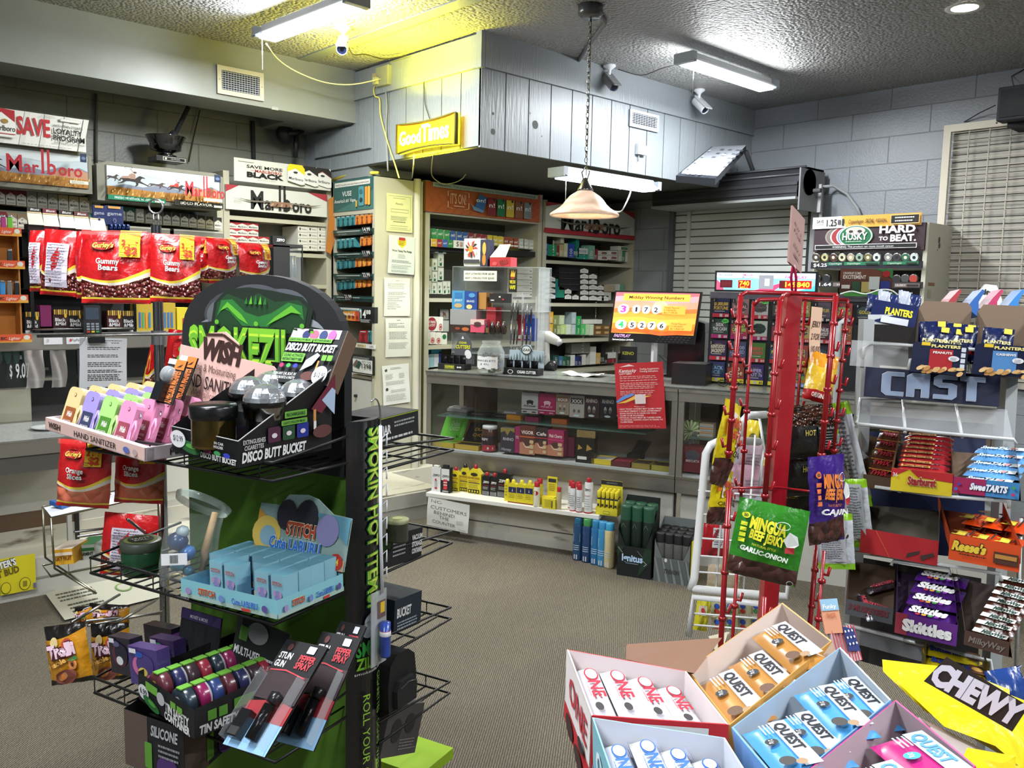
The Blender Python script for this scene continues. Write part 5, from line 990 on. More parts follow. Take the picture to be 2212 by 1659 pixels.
A2.t('CRISPY',10,70,16,'e9e5e0',50,b=3);A2.r(56,12,30,14,'d9d9d9');A2.e_(20,44,10,14,'3a4a6a',10);b.obj('body',t)
b=B();b.lathe([(.044,.152),(.05,.155),(.05,.172),(.046,.176),(0,.177)],'d9dcd8.s',24);b.obj('lid',t)
its=[(960,985,1278,990),]
for i,(x0,x1,c,ic,l)in enumerate(((1278,1320,'d0bd2c','d9d5c8','yellow cigarillo box with white tips showing'),(1320,1362,'5a1820','8c2a38','maroon cigar box with red lining'),(1364,1404,'8a7a30','3a2f20','olive cigar box with brown cigars'),(1406,1447,'8f8a30','4a3a2a','olive green cigar box by the case end'))):
 tray(x0,x1,985+i*10+(4 if i else 6),975+i*10+5,-.05,.14,c,c,l,None,ic)
tray(1355,1385,955,952,-.3,.1,'1c1a18','1c1a18','black cigar tray at the back of the case floor',None,'3a3838')
for x0,x1,l in((1009,1060,'left'),(1062,1100,'right')):
 s0=WC.at(x0,870,-.15)[0];b=B();b.box(0,0,0,WC.at(x1,870,-.15)[0]-s0,.06,.022,'1a1a1b.g');A2=front(b,0,.2,-.001,0,.022);A2.t('KNIVES',20,40,26,'8a8a8a',40);prod(b,'slim black box lying on the glass shelf, the %s of two'%l,'slim_box','box',s0,.762,-.15)
for(x0,x1,y,l,c,z)in((966,1008,868,'grey folded sheet stack on the glass shelf at the case end','8a8a88',.762),(1085,1130,855,'clear plastic tray on the glass shelf','a5ada8',.762)):
 s0=WC.at(x0,y,-.25)[0];b=B();b.box(0,0,0,WC.at(x1,y,-.25)[0]-s0,.12,.02,c);b.box(.01,.01,.02,.1,.1,.03,'c9c9c4');prod(b,l,'stacked_papers','papers',s0,z,-.25)
its=[(1470,985-22,1520,1018,'6a1c24','dark red box with grey emblem',lambda A2:(A2.e_(50,66,30,22,'4a4a55',14),A2.t('BISCUITX',22,40,9,'d9d0cc',58,b=2))),(1472,910,1508,950,'7f9a5a','green sunburst box',lambda A2:[A2.p([(50,50),(50+60*math.cos(a),50+60*math.sin(a)),(50+60*math.cos(a+.2),50+60*math.sin(a+.2))],'c9d0a5')for a in[i*.45 for i in range(14)]]and A2.t('CANDY',34,44,14,'2a3a2a',36,b=3)),(1510,915,1540,945,'b5a58a','striped cream box',lambda A2:[A2.r(0,i*16,100,7,('c98a5a','a5b5c0')[i%2])for i in range(6)]),(1568,870,1585,930,'8ab53a','lime bag edge')]
boxes(WC,0,0,1,[(*q[:5],q[5]+' inside the second case',*q[6:])for q in its[:1]],'boxed_goods','box',None,-.05,.1)
boxes(WC,0,0,1,[(*q[:5],q[5]+' on the shelf inside the second case',*q[6:])for q in its[1:]],'boxed_goods','box',None,-.15,.08)
b=B();p_=[WC.px(1472,968,-.12),WC.px(1480,962,-.12),WC.px(1500,932,-.12),WC.px(1508,935,-.12),WC.px(1486,970,-.12),WC.px(1480,980,-.12),WC.px(1470,978,-.12)];c_=p_[0].copy();b.add([v-c_ for v in p_]+[v-c_-WC.n*.01 for v in p_],[tuple(range(7)),tuple(range(13,6,-1))]+[(i,i+7,(i+1)%7+7,(i+1)%7)for i in range(7)],'9a9da0.m');b.solo('bottle_opener','silver spanner shaped tool leaning inside the second case','tool',c_)
# red notice hanging over the case edge
def art(A2):
 A2.fine(12,98,20,1,3,.5,'c23a40');A2.p([(10,94),(30,98),(42,95),(30,95)],'e9d5d0');A2.t('Kentucky',8,86,5,'efe3dd',36,sh=.3,b=2);A2.t('LOTTERY',10,82.5,2.6,'efe3dd',26,b=2);A2.t('Fueling Imagination.',52,89,2.6,'efe3dd',40,sh=.2,b=1);A2.t('Funding Education.',52,85.5,2.6,'efe3dd',38,sh=.2,b=1)
 for y,n_ in((79,2),(73,1),(69,4),(57,3)):A2.fine(10,y,80,n_,2.6,.9,'e0b5b0')
 A2.p([(0,42),(14,50),(34,54),(40,52),(20,46),(2,40)],'5f8fd0');A2.p([(2,39),(22,44),(44,52),(60,50),(76,50),(60,47),(44,46),(20,40)],'e8b84a');A2.rr(40,38,22,14,1,'d9c9c4');A2.t('Please note:',38,33,2,'e9d0cb',22)
 for i,t_ in enumerate(('- ONLY TICKET OWNERS MAY CLAIM A PRIZE','- YOU MUST PRESENT A VALID GOVERNMENT','ISSUED PHOTO ID IN ORDER FOR YOUR','CLAIM TO BE PROCESSED','- PHYSICAL TICKET MUST BE TURNED OVER','TO RETAILER CASHING AGENT IN ORDER TO','CLAIM PRIZE')):A2.t(t_,4+3*(t_[0]!='-'),29.5-i*3.3,2,'efdcd8',(90,88,76,50,88,88,26)[i],b=2)
 A2.fine(4,5,90,2,2,.5,'e0a5a0')
paper(1341,786,1440,936,'red lottery claim notice hanging tilted over the front edge of the glass case',art,-5.5,.02,WC,'bf3238.g','lottery_notice')
# on the counter
def onbox(px0,px1,pyb,pyt,off,d,z=ZT):
 s0,s1=WC.at(px0,pyb,off)[0],WC.at(px1,pyb,off)[0];return s0,s1-s0,WC.at(px0,pyt,off)[1]-z
def CT(x,y,z=ZT):
 p=PZ(x,y,z);return p
def blob_bag(b,x,z,w,h,col,y=0):
 b.grid(lambda u,v:Vector((x+(u-.5)*w,y-.012*math.sin(3.14*u)*math.sin(3.14*v),z+v*h)),4,4,col)
s0,w_,h=onbox(946,1003,796,723,-.12,.1)
t=thing('cutter_display','black counter display of bagged cigar cutters with grey arched card','display box',WC.P(s0,ZT,-.12),WC.psi)
b=B();b.box(0,0,0,w_,.1,.04,'151515');A2=front(b,0,w_,-.001,0,.04);A2.r(25,10,38,76,'6a6a2c');A2.t('CUTTERS',28,34,34,'d9d82c',32,b=3);A2.e_(76,50,4,14,'d9d9d9');A2.e_(85,50,4,14,'d9d9d9');b.obj('tray',t)
b=B();b.prism([(w_*.3,.02),(w_*1.02,.02),(w_*1.0,h*.75),(w_*.85,h),(w_*.55,h),(w_*.38,h*.6)],.1,.104,'4c4d50');A2=front(b,0,w_,.099,0,h);A2.t('CIGAR',52,74,6,'d9d82c',30,b=3);A2.t('CUTTERS',40,60,10,'d9d82c',54,b=4,sh=.2);A2.p([(62,88),(72,88),(67,97)],'d9d9d9');A2.e_(88,44,12,14,'d9d9d9',rot=40);b.obj('card',t)
for i in range(4):b=B();blob_bag(b,w_*(.14+.24*i),.03,w_*.23,.07,'2c2c2e.f',.03);b.obj('cutter_bag',t)
q=CT(1060,808);t=thing('bracelet_jar','clear glass jar of dark bracelets with handwritten white label on the counter','jar',(q.x,q.y,ZT),WC.psi)
b=B();b.lathe([(0,.002),(.08,.002),(.088,.02),(.088,.14),(.07,.18),(.055,.195),(.06,.205),(.06,.215)],'cdd6d0.t16',28);b.obj('jar',t)
b=B()
for i in range(26):r_=random.Random(i);a=r_.uniform(0,6.28);rr=r_.uniform(.02,.055);x,y,z=rr*math.cos(a),rr*math.sin(a),.02+.115*i/26;b.tube([(x+.022*math.cos(k*1.05),y+.022*math.sin(k*1.05),z+.008*math.sin(k*2))for k in range(6)],.006,('1b1a1c','2c2a2c','3a2c26')[i%3],5,True)
o=b.obj('bracelets',t);o['kind']='stuff'
b=B();g=lambda u,v:Vector((.0895*math.sin((u-.5)*1.9),-.0895*math.cos((u-.5)*1.9),.03+v*.1));A2=Art(b,(0,0,0),(.16,0,0),(0,0,.1),100,100,e=.0007,fn=g,nrm=Vector((0,-1,0)))
for i in range(12):x=i*8.33;hh=10+5*math.cos(i*1.3);A2.p([(x,hh),(x+8.4,hh),(x+8.4,92-hh*.5),(x,92-hh*.5)],'dfe0de');A2.k-=1
A2.k+=1;A2.t('BRACELETS',8,56,11,'2a2a2a',84);A2.t('$ .97c',30,34,10,'2a2a2a',36);b.obj('label',t)
s0,w_,h=onbox(1086,1161,808,743,-.06,.1)
t=thing('cutter_display','black counter display box of cigar cutters with misty forest back card','display box',WC.P(s0,ZT,-.06),WC.psi)
b=B();b.box(0,0,0,w_,.1,.045,'131314');A2=front(b,0,w_,-.001,0,.045);A2.e_(22,46,8,32,'d9d9d4');A2.e_(22,46,6,24,'1a1a1a');A2.t('CIGAR CUTTER',42,30,38,'e3e3e0',54,b=5);b.obj('tray',t)
b=B();b.prism([(0,.045),(w_,.045),(w_,h*.78),(w_*.67,h*.8),(w_*.6,h*.97),(w_*.4,h*.97),(w_*.33,h*.8),(0,h*.78)],.1,.104,'9fb0b8');A2=front(b,0,w_,.099,0,h)
for i in range(12):x=2+i*8.4;A2.p([(x,42),(x+7,42),(x+3.5,60+(i%4)*5)],('3a4a4c','6a7a80')[i%2])
A2.e_(50,80,15,15,'1c1f1c',24);A2.e_(50,80,12.5,12.5,'c9cfca',24);A2.t('OZARK',30,76,8,'1c1f1c',40,b=3);b.obj('card',t)
for i in range(4):b=B();blob_bag(b,w_*(.14+.24*i),.035,w_*.2,.06,'222226.f',.03);b.obj('cutter_bag',t)
s0,w_,h=onbox(975,1163,770,577,-.34,.2);zt=ZT+h
t=thing('acrylic_display','clear acrylic tiered display on the counter with candy and cigarillo boxes','display rack',WC.P(s0,ZT,-.34),WC.psi)
b=B()
for x in(0,w_*.98):b.box(x,0,0,x+.004,.2,h,'b9bfbf.t22')
b.box(0,.196,0,w_,.2,h,'b0b4b2.t25')
for z in(.1,WC.at(1000,670,-.34)[1]-ZT,h):b.box(0,0,z,w_,.2,z+.004,'c5cccc.t30')
b.obj('panels',t)
WT=WC
AO=-.36
def ab(x0,y0,x1,y1,c,l,art=None,lid=None,off=AO,name='candy_box',d=.1):boxes(WC,0,0,1,[(x0,y0,x1,y1,c,l,art,lid)],name,'box',None,off,d)
ab(1002,516,1037,575,'d6d6d6','white black and red burst patterned box on top of the acrylic display',lambda A2:[A2.p([(45,62),(45+42*math.cos(a),62+36*math.sin(a)),(45+30*math.cos(a+.35),62+26*math.sin(a+.35))],('b5302c','1c1c1c','b5302c','d9d9d9')[i%4])for i,a in enumerate([k*.52 for k in range(12)])]and(A2.e_(45,62,14,12,'d98a2c'),A2.r(0,10,100,14,'3a3a44')))
ab(1038,518,1053,575,'2a2a44','dark side box with orange snack figure on the acrylic display',lambda A2:(A2.e_(50,66,26,24,'d9a04a'),A2.e_(50,24,26,22,'c9782c')))
ab(1058,556,1103,576,'a82630','red berry candy box with raised cream flap on the acrylic display',lambda A2:(A2.e_(60,40,14,30,'7a1a20'),A2.e_(76,50,12,26,'8c2028'),A2.e_(24,30,12,20,'c94a50')))
o_=WC.px(1058,556,AO);p2=WC.px(1080,529,AO-.1);p3=WC.px(1103,528,AO-.1);p4=WC.px(1092,556,AO);b=B();b.quad(Vector((0,0,0)),p4-o_,p3-o_,p2-o_,'d9d2c0');b.solo('box_flap','cream cardboard flap of the red berry candy box','box flap',o_)
ab(976,628,1004,668,'3f86b5','light blue candy box in the acrylic display',lambda A2:(A2.r(20,60,60,30,'2a6aa5'),A2.t('JERRY',20,42,12,'d9e5ee',60),A2.e_(50,20,30,12,'b59a6a')),None,AO+.02)
ab(1003,630,1030,670,'1c3f8a','royal blue candy box in the acrylic display',lambda A2:(A2.t('BRAND',20,42,12,'d9e5ee',60),A2.e_(40,18,24,12,'d9c07a'),A2.e_(60,80,26,12,'4a8ac0')),None,AO+.02)
ab(1032,632,1050,668,'a5763c','brown cardboard box side in the acrylic display',None,None,AO)
ab(1057,634,1094,654,'1d1b1b','black box with small white marks under a grey flap',lambda A2:(A2.r(8,20,20,12,'d9d9d9'),A2.r(56,56,10,16,'d9d9d9'),A2.r(76,30,10,14,'b5303a')))
ab(972,668,1028,718,'8c8c8e','grey smoked box with glowing brown lower band on the counter rack',lambda A2:(A2.r(0,0,100,34,'2c1a16'),A2.e_(60,16,14,8,'b5622c'),A2.e_(30,18,10,6,'8a3a20')),None,AO+.05)
ab(1016,690,1046,718,'c94a66','pink box with a dark ribbon drawing on the counter rack',lambda A2:(A2.e_(50,60,30,20,'5a2c30'),A2.r(0,60,100,40,'c9b0aa'),A2.e_(52,68,26,14,'4a2a2c')),None,AO+.08)
ab(1050,664,1070,716,'8c1f2a','tall dark red carton in the counter rack',None)
for i,(x,c)in enumerate(((1049,'2a2c2a'),(1064,'1b1a1b'),(1076,'3a2a22'),(1088,'2f2420'))):
 p_=CT(x,722+i*2,1.2);b=B();b.lathe([(0,0),(.018,0),(.018,.05),(.014,.065),(.008,.07),(.008,.085),(0,.085)],c+'.g',14);A2=front(b,-.014,.014,-.0185,.01,.045);A2.r(0,0,100,100,'a5905a' if i==0 else '4a3a30');s_,_=WC.at(x,700,AO+.05);b.solo('small_bottle','small dark bottle on the counter rack, %s from the left'%ORD[i],'bottle',WC.P(s_,WC.at(x,722,AO+.05)[1],AO+.05))
def art(A2):A2.t('ANY 2 PACKS FOR $5.00',4,62,18,'2a2a2c',88,sh=.2,b=1);A2.t('ANY 1 PACKS FOR $3.00',4,20,18,'2a2a2c',88,sh=.2,b=1);A2.line([(0,50),(100,50)],1,'a5a5a0')
sign_face('handwritten_sign','white handwritten two-line price sign on the acrylic display',WC,1002,585,1073,608,art,.002,'d6d4cc',-.33)
def art(A2):A2.r(0,0,100,100,'17150f');A2.p([(20,70),(35,96),(45,80),(55,98),(62,80),(80,92),(76,68),(50,60)],'d9a52c');A2.e_(50,62,26,6,'8c3a1c');A2.t('WE DO',14,38,14,'d9d02c',72,b=5);A2.t('VAPE!',14,14,16,'d9d02c',74,b=5)
sign_face('vape_poster','black poster with yellow flames saying we do vape',WC,1100,582,1116,632,art,.004,'17150f',-.33)
for x0,x1,yt,l,c in((1096,1118,632,'narrow clear stand of dark lanyards beside the vape poster','3a3c3e'),(1120,1148,640,'narrow clear stand with silver keychains before the blue cartons','55575c')):
 s0,w_,h=onbox(x0,x1,768,yt,-.3,.1);t=thing('accessory_stand',l,'display stand',WC.P(s0,ZT,-.3),WC.psi);b=B();b.box(0,.05,0,.004,.06,h,'c9cfcf.t30');b.box(w_,.05,0,w_+.004,.06,h,'c9cfcf.t30');b.box(-.02,0,0,w_+.02,.12,.006,'c9cfcf.t30');b.obj('stand',t)
 for i in range(3):
  for j in range(3):b=B();x=w_*(.2+.3*i);z=h*(.9-.3*j);b.tube([(x,.02,z),(x+.004,.015,z-h*.14),(x-.003,.02,z-h*.26)],(.003,.008,.004),(c+'.g','8a8c90.m','1d1d1f.g')[(i+j)%3],6);b.obj('keychain',t)
for i in range(4):
 ab(1117+i*8,680+i%2*8,1125+i*8,738,('8c2028','b02a34','23408f','1f3a8a')[i],'%s upright carton behind the keychain stands, %s from the left'%(('dark red','red','blue','navy blue')[i],ORD[i]),tx('LM'),None,-.5)
t=thing('barcode_scanner','cream and grey barcode scanner on a stand on the counter','scanner',CT(1178,800),WC.psi)
P0=CT(1178,800);f=lambda x,y,o=0:WC.px(x,y,WC.n.dot(P0-WC.p)+o)-P0
Ri=Matrix.Rotation(math.radians(-WC.psi),4,'Z');g_=lambda x,y,o=0:Ri@f(x,y,o)
b=B();b.tube([g_(1180,798),g_(1182,770),g_(1180,735)],(.03,.018,.02),'c9c9c4',10);b.obj('handle',t)
b=B();b.tube([g_(1165,725),g_(1185,728),g_(1205,738)],(.035,.04,.03),'c5c3ba.s',10);b.tube([g_(1205,738),g_(1210,745)],(.03,.02),'9a9c9e.g',10);b.obj('head',t)
b=B();b.tube([g_(1172,800),g_(1195,790),g_(1200,782)],(.03,.04,.02),'1b1b1d.g',10);b.obj('base',t)
t=thing('paper_tray','crumpled white paper sheet lying on the counter top','paper',CT(1212,812),WC.psi)
b=B();rr_=random.Random(4);b.grid(lambda u,v:Vector((u*.26,v*.16,.004+.018*(abs(u-.5)*2)**2+.004*math.sin(u*17)*math.cos(v*13))),14,6,'d5d6d0');b.obj('sheet',t)
s0,w_,h=onbox(1332,1369,818,749,-.12,.1);t=thing('keno_stand','black keno play slip stand beside the red notice','stand',WC.P(s0,ZT,-.12),WC.psi)
b=B();b.box(0,0,0,w_,.05,h*.6,'141517.s');b.box(.0,.05,0,w_,.055,h,'141517.s');b.box(0,.0,h*.6,.004,.05,h*.8,'141517.s');A2=front(b,0,w_,.049,0,h);A2.t('KENO',16,76,9,'9aa02c',66,b=4);b.obj('holder',t)
MO=-.42;A_,B_,C_,D_=(WC.px(x,y,MO)for x,y in((1329,628),(1512,641),(1499,745),(1314,737)));U_=(C_-D_);V_=A_-D_;N_=U_.cross(V_).normalized()
t=thing('lottery_monitor','monitor showing midday winning numbers in orange on the counter','monitor',D_)
b=B();P4=[Vector((0,0,0)),U_,U_+V_,V_];b.add(P4+[p_-N_*.03 for p_ in P4],[(0,1,2,3),(7,6,5,4),(0,4,5,1),(1,5,6,2),(2,6,7,3),(3,7,4,0)],'101114.s');b.obj('bezel',t)
b=B();A2=Art(b,U_*.02+V_*.17,U_*.96,V_*.8,100,100,e=.0008)
E1='.e.95';A2.r(0,0,100,100,'f59a3c'+E1)
for i,(y,c)in enumerate(((0,'e8642c'),(10,'f0822c'),(24,'f7b04a'),(38,'f5a040'),(50,'f0783c'),(60,'f09a80'),(76,'e8a0a8'),(90,'c06a78'))):A2.p([(0,y),(30,y+4),(60,y-3),(100,y+3),(100,100),(0,100)],c+E1)
A2.e_(56,66,9,14,'ffe49a'+E1);A2.r(10,80,80,17,'fbc04a'+E1);A2.t('Midday Winning Numbers',17,85,7,'3a2010'+E1,66,b=2,sh=.1)
for y,n0,nums,px_ in((54,'3','172',24),(16,'4','5276',22)):
 A2.e_(12,y+5,7,12,'f5d8f0'+E1,24);A2.t(n0,8.5,y-2,15,('b03ac0' if n0=='3' else '2ab56a')+E1,7,b=4)
 for i,ch in enumerate(nums):A2.e_(px_+4+i*12,y+5,5.3,10,'e6e6f5'+E1,24);A2.t(ch,px_+4+i*12,y-.5,11,'14121a'+E1,2.2 if ch=='1' else 4.6,'c',b=3)
 x=60 if n0=='3' else 71;A2.r(x,y-5,27,20,'fab04a'+E1);A2.t('Total Payout:',x+2,y+9,4,'5a3010'+E1,18);A2.t('11/30/2025',x+2,y+3,4,'5a3010'+E1,14);A2.t('$217,190.00' if n0=='3' else '$11,800.00',x+2,y-3,4,'5a3010'+E1,16)
A2=Art(b,U_*.02,U_*.96,V_*.17,100,100,e=.001);A2.t('FASTPLAY',4,52,34,'d9a0e0'+E1,20,b=3,sh=.3);A2.t('Estimated Jackpot: $149,840',3,14,20,'e9e9e9'+E1,26,b=1)
for i in range(24):A2.e_(58+(i%8)*5+(i//8)*2,22+(i//8)*26,1.6,8,'22242a'+E1,6)
b.obj('screen',t)
p_=WC.px(1414,742,MO-.06);b=B();zz=p_.z-D_.z;x_=p_-D_;b.box(-.02,-.01,ZT-p_.z,.02,.01,.05,'d5d6d8.s');b.v=[tuple(Vector(v)+x_)for v in b.v];b.obj('stand',t)
b=B();b.box(-.14,-.02,0,.14,.2,.015,'a9a9a5.m');b.v=[tuple(Vector(v)+Vector((x_.x,x_.y,ZT-D_.z)))for v in b.v];b.obj('foot',t)
s0,w_,h=onbox(1450,1523,829,784,-.14,.1);b=B();b.box(0,0,0,w_,.2,h,'121214.s');prod(b,'black printer box under the monitor beside the lottery ticket board','ticket_printer','printer',s0,ZT,-.14)
s0,w_,h=onbox(1440,1520,800,702,-.56,.1);t=thing('lottery_terminal','black lottery terminal standing behind the monitor','terminal',WC.P(s0,ZT,-.56),WC.psi);b=B();b.box(0,0,0,w_,.14,h*.86,'15151a.g');b.prism([(w_*.2,h*.86),(w_,h*.86),(w_*.98,h*1.05),(w_*.7,h*1.1),(w_*.25,h)],0,.14,'1c1c22.g');b.obj('body',t)
cable('black_cables','tangle of black cables behind the red notice under the monitor',[CT(1425,768,1.12),CT(1450,785,1.1),CT(1490,783,1.1),CT(1520,790,1.1)],.008,'101012')
LO=-.38;s0,z0=WC.at(1526,829,LO);s1,_=WC.at(1895,860,LO);zt=WC.at(1545,638,LO)[1]
t=thing('ticket_board','acrylic lottery ticket board with numbered rows standing on the glass case','ticket dispenser',WC.P(s0,ZT,LO),WC.psi)
b=B();b.box(0,.0,0,s1-s0,.1,zt-ZT+.02,'17171c.s');b.box(0,-.02,zt-ZT-.02,s1-s0,0,zt-ZT+.02,'8f8c9a.t40');b.obj('frame',t)
T_=[[('$1,000,000 FORTUNE','1c2044','d9b84a','b52a3a','$50'),('ROYAL','8a6a6c','d9a0a0','b52a3a','$50'),('INSTANT MILLIONAIRE','b9b5b5','3a3a3c','b52a3a','$50'),('GOLD RUSH','4a3c3a','d0c0a0','17171a','$30'),('BREAK FORT KNOX','8c8044','e0d8c0','17171a','$30'),('MULTIPLIER','5a4c5c','c9b060','17171a','$30'),('WILD CASH 100X','a53c3c','b5d04a','17171a','$30'),('GOLD','1f1f26','d9c04a','17171a','$30')],[('50X THE CASH','24443a','d0d8d0','a5286a','$20'),('WILD CASH 100X','a53a4a','b5e04a','a5286a','$20'),('MEGA CASH','b9c4b5','1c3020','a5286a','$20'),('777','8c3a4c','d05a5a','b5303a','$10'),('$200,000','b09a5a','d9c88a','b5303a','$10'),('BONUS BLOWOUT','4a2030','e0d8dc','b5303a','$10'),('$100,000 MATCH','8a5a34','e08a4a','b5303a','$10')],[('KENTUCKY JACKPOT','34244a','dcd8c0','b52c38','$10'),('$1,000 LOADED','4a4a6c','9aa0d0','b52c38','$10'),('MERRY MONEY','4a7a3a','d04a50','b52c38','$10'),('POWER','24506a','d9e04a','b52c38','$10'),('WILD CASH','a5443a','d0d84a','e0d03a','$5'),('BINGO','2a2a3a','8a5ac0','e0d03a','$5')],[('BLACK ICE','2a3060','8ab0e8','e0d03a','$5'),('500 CASH!','8c3a30','e8e0b0','e0d03a','$5'),('SUPER HOT 7s','3c2a66','b5a0e0','e0d03a','$5'),('CASH MULTIPLIER','3a4a34','e0e0d8','e0d03a','$5'),('X CROSSWORD','b07a34','8ac04a','4a90d0','$3')]]
xr=[(1539,41.6,645,1.9),(1536,42,690,2.3),(1532,42,737,2.6),(1528,42,783,3.1)];RW=['top','second','third','bottom'];gp={3:10,4:20,5:26,6:38,7:44}
for r_,row in enumerate(T_):
 x0,px_,y0,dy=xr[r_]
 for c_,(wd,bg,fg,st,pr)in enumerate(row):
  x=x0+c_*px_+gp.get(c_,0)*.4;y=y0+c_*dy;a,zb=WC.at(x,y+40,LO+.022);e,zt_=WC.at(x+38,y,LO+.022);w_,h=e-a,zt_-zb
  b=B();b.box(0,0,0,w_,.02,h,bg);A2=front(b,0,w_,-.001,0,h,100,100,e=.0007);A2.r(0,0,100,100,bg);A2.e_(50,60,44,28,[bg,'4a4a50','6a5a5a','3a4a4c'][(r_+c_)%4],10);ws_=wd.split(' ',1)
  for k_,s_ in enumerate(ws_):A2.t(s_,50,62-22*k_ if len(ws_)>1 else 50,17,fg,min(84,16*len(s_)),'c',b=3)
  A2.fine(12,30,76,1,3,3,'c9c9c9');A2.r(0,0,100,20,st);A2.r(44,2,16,16,'b9b9b9');A2.t(pr,76,4,11,'e8e8e8' if st not in('e0d03a',)else '1c1c1c',20,b=2);A2.r(-4,80,24,20,'101012');A2.t(str(r_*10+c_+1),8,83,13,'e9e9e9',None,'c',b=1)
  if(r_,c_)in((0,2),(1,0),(3,3)):A2.p([(60,92),(78,104),(100,98),(104,84),(80,78),(62,84)],'5fd060');A2.t('NEW!',64,86,9,'14401c',34,b=3)
  b.solo('lottery_ticket','lottery ticket numbered %d reading %s in the %s row of the board'%(r_*10+c_+1,wd.lower().replace('$','').replace('!','').replace(',',''),RW[r_]),'lottery ticket',WC.P(a,zb,LO+.022),WC.psi,'lottery tickets in the board')
s0,s1,z0,z1=WC.rect(1545,588,1764,640,-.36);z1=WC.at(1545,585,-.36)[1];z0=WC.at(1545,630,-.36)[1];w_,h=s1-s0,z1-z0
t=thing('jackpot_display','lit blue jackpot display with red number readouts above the ticket board','display',WC.P(s0,z0,-.36),WC.psi)
b=B();b.box(0,0,0,w_,.06,h,'0d0f14.s');b.obj('case',t);b=B();b.box(w_*.5,.03,z0*0-.02,w_*.54,.05,0,'0d0f14.s');b.obj('neck',t)
b=B();A2=front(b,.012,w_-.012,-.001,.012,h-.012,100,100,e=.0008);K='.e1.6';A2.r(0,0,100,100,'7ad0f0'+K);A2.r(0,70,100,30,'d8f2ff'+K);A2.p([(0,60),(6,30),(8,0),(0,0)],'e04a6a'+K);A2.p([(40,0),(64,40),(70,40),(60,0)],'d0406a'+K);A2.p([(60,0),(100,16),(100,0)],'f0f8ff'+K);A2.p([(84,0),(100,30),(100,0)],'4ab8e0'+K)
A2.t('POWER',3,82,9,'2a3a6a'+K,14,b=3);A2.t('PLAY',12,70,6,'d0305a'+K,6,b=2);A2.t('MEGA',28,82,11,'d0307a'+K,10,b=4);A2.t('MILLIONS',27,72,7,'2a3ab0'+K,11,b=4);A2.r(44,8,15,80,'9a9ea8'+'.e.8');A2.r(50,26,5,42,'d0d0dc'+'.e.9');A2.t('FASTPLAY',70,70,15,'c03aa0'+K,22,b=4,sh=.3)
A2.r(4,12,13,46,'5a1420.e.5');A2.t('888',5.5,22,28,'7a2028.e.6',10,b=2);A2.r(23,10,13,48,'a00c10.e1.2');A2.t('740',24.5,26,26,'ffc02a.e3',10,b=3);A2.t('MILL',25,10,11,'ff8a2a.e3',9,b=2);A2.r(65,12,32,46,'c01010.e1.4');A2.r(65,12,6,46,'6a0c10.e.8');A2.t('149840',71,22,28,'ffd02a.e3.5',24,b=3);b.obj('screen',t)
arealight('jackpot_glow',WC.P(s0+w_/2,z0+h/2,-.33),WC.n,w_,h,.8,(.6,.85,1))
def art(A2):A2.r(0,0,100,100,'5c3226');A2.r(0,60,80,40,'6e3d2c');A2.t('UNWRAP SOME',6,76,11,'e0d8cc',34,b=2);A2.t('EXCITEMENT',6,58,15,'e9e2d8',44,b=3);A2.p([(64,100),(78,92),(100,60),(100,100)],'2f7a3c');A2.e_(88,80,8,14,'a52028',9);A2.r(24,0,16,46,'2c4a34');A2.r(42,2,18,44,'b5a060');A2.r(56,14,20,54,'c5c8c4');A2.r(78,0,18,50,'2a3480');A2.r(4,16,16,16,'d9d4cc')
sign_face('gift_poster','brown poster saying unwrap some excitement behind the red rack top',WC,1816,581,1926,634,art,.006,'5c3226',-.45)
b=B();b.add([WC.px(x,y,-.3)for x,y in((1815,633),(1840,628),(1870,634),(1900,625),(1920,630),(1935,638),(1905,642),(1860,640),(1825,640))],[tuple(range(9))],'4a9a3c');b.tube(smooth([WC.px(x,y,-.29)for x,y in((1815,636),(1840,630),(1870,636),(1900,627),(1925,628),(1942,640))]),.004,'e0e8e0');b.solo('paper_garland','green garland strip with white wavy edge on the ticket board top','garland')
t=thing('eyeglasses','black eyeglasses lying on the glass case before the ticket board','glasses',CT(1560,836),WC.psi)
b=B()
for x in(0,.07):b.tube([(x+.03*math.cos(a),0,.022+.018*math.sin(a))for a in[k*.7 for k in range(9)]],.003,'15151a.g',5,True)
b.tube([(.03,0,.03),(.04,0,.03)],.003,'15151a.g');b.obj('rims',t);b=B();b.tube([(-.03,0,.025),(-.035,.1,.01)],.003,'15151a.g');b.obj('temple',t);b=B();b.tube([(.1,0,.025),(.11,.1,.01)],.003,'15151a.g');b.obj('temple',t)
# tobacco tin cabinet on the right wall
WH=W((6.2,0),-90);a=WH.at(1755,600)[0];c=WH.at(1999,600)[0];zt=WH.at(1999,481)[1];w_=c-a
t=thing('tin_cabinet','cream cabinet of round tobacco tins under the hard to beat header','cabinet',WH.P(a,0),-90)
b=B();b.box(0,0,0,.04,.4,zt,'cream_metal');b.obj('side_panel',t);b=B();b.box(w_-.03,0,0,w_,.42,zt,'b5b3a4');b.disc((w_+.001,.2,zt-.15),.02,'55554c',12,'x');A2=right(b,w_+.0005,.02,.4,zt-.7,zt);A2.e_(45,84,5,3.4,'4c4a42');A2.e_(40,74,1.4,1,'4c4a42');A2.r(8,38,30,3,'8a6a4a');A2.r(8,26,16,8,'a5a08c');b.obj('side_panel',t)
b=B();b.box(.04,.34,0,w_-.03,.36,zt,'2a2628');z1=WH.at(1800,582)[1];b.box(.03,.0,z1,w_-.03,.34,z1+.012,'c9c7ba');b.box(.03,.0,z1-.24,w_-.03,.34,z1-.23,'c9c7ba');b.box(.03,0,0,w_-.03,.34,1.1,'b5b3a4');b.obj('carcass',t)
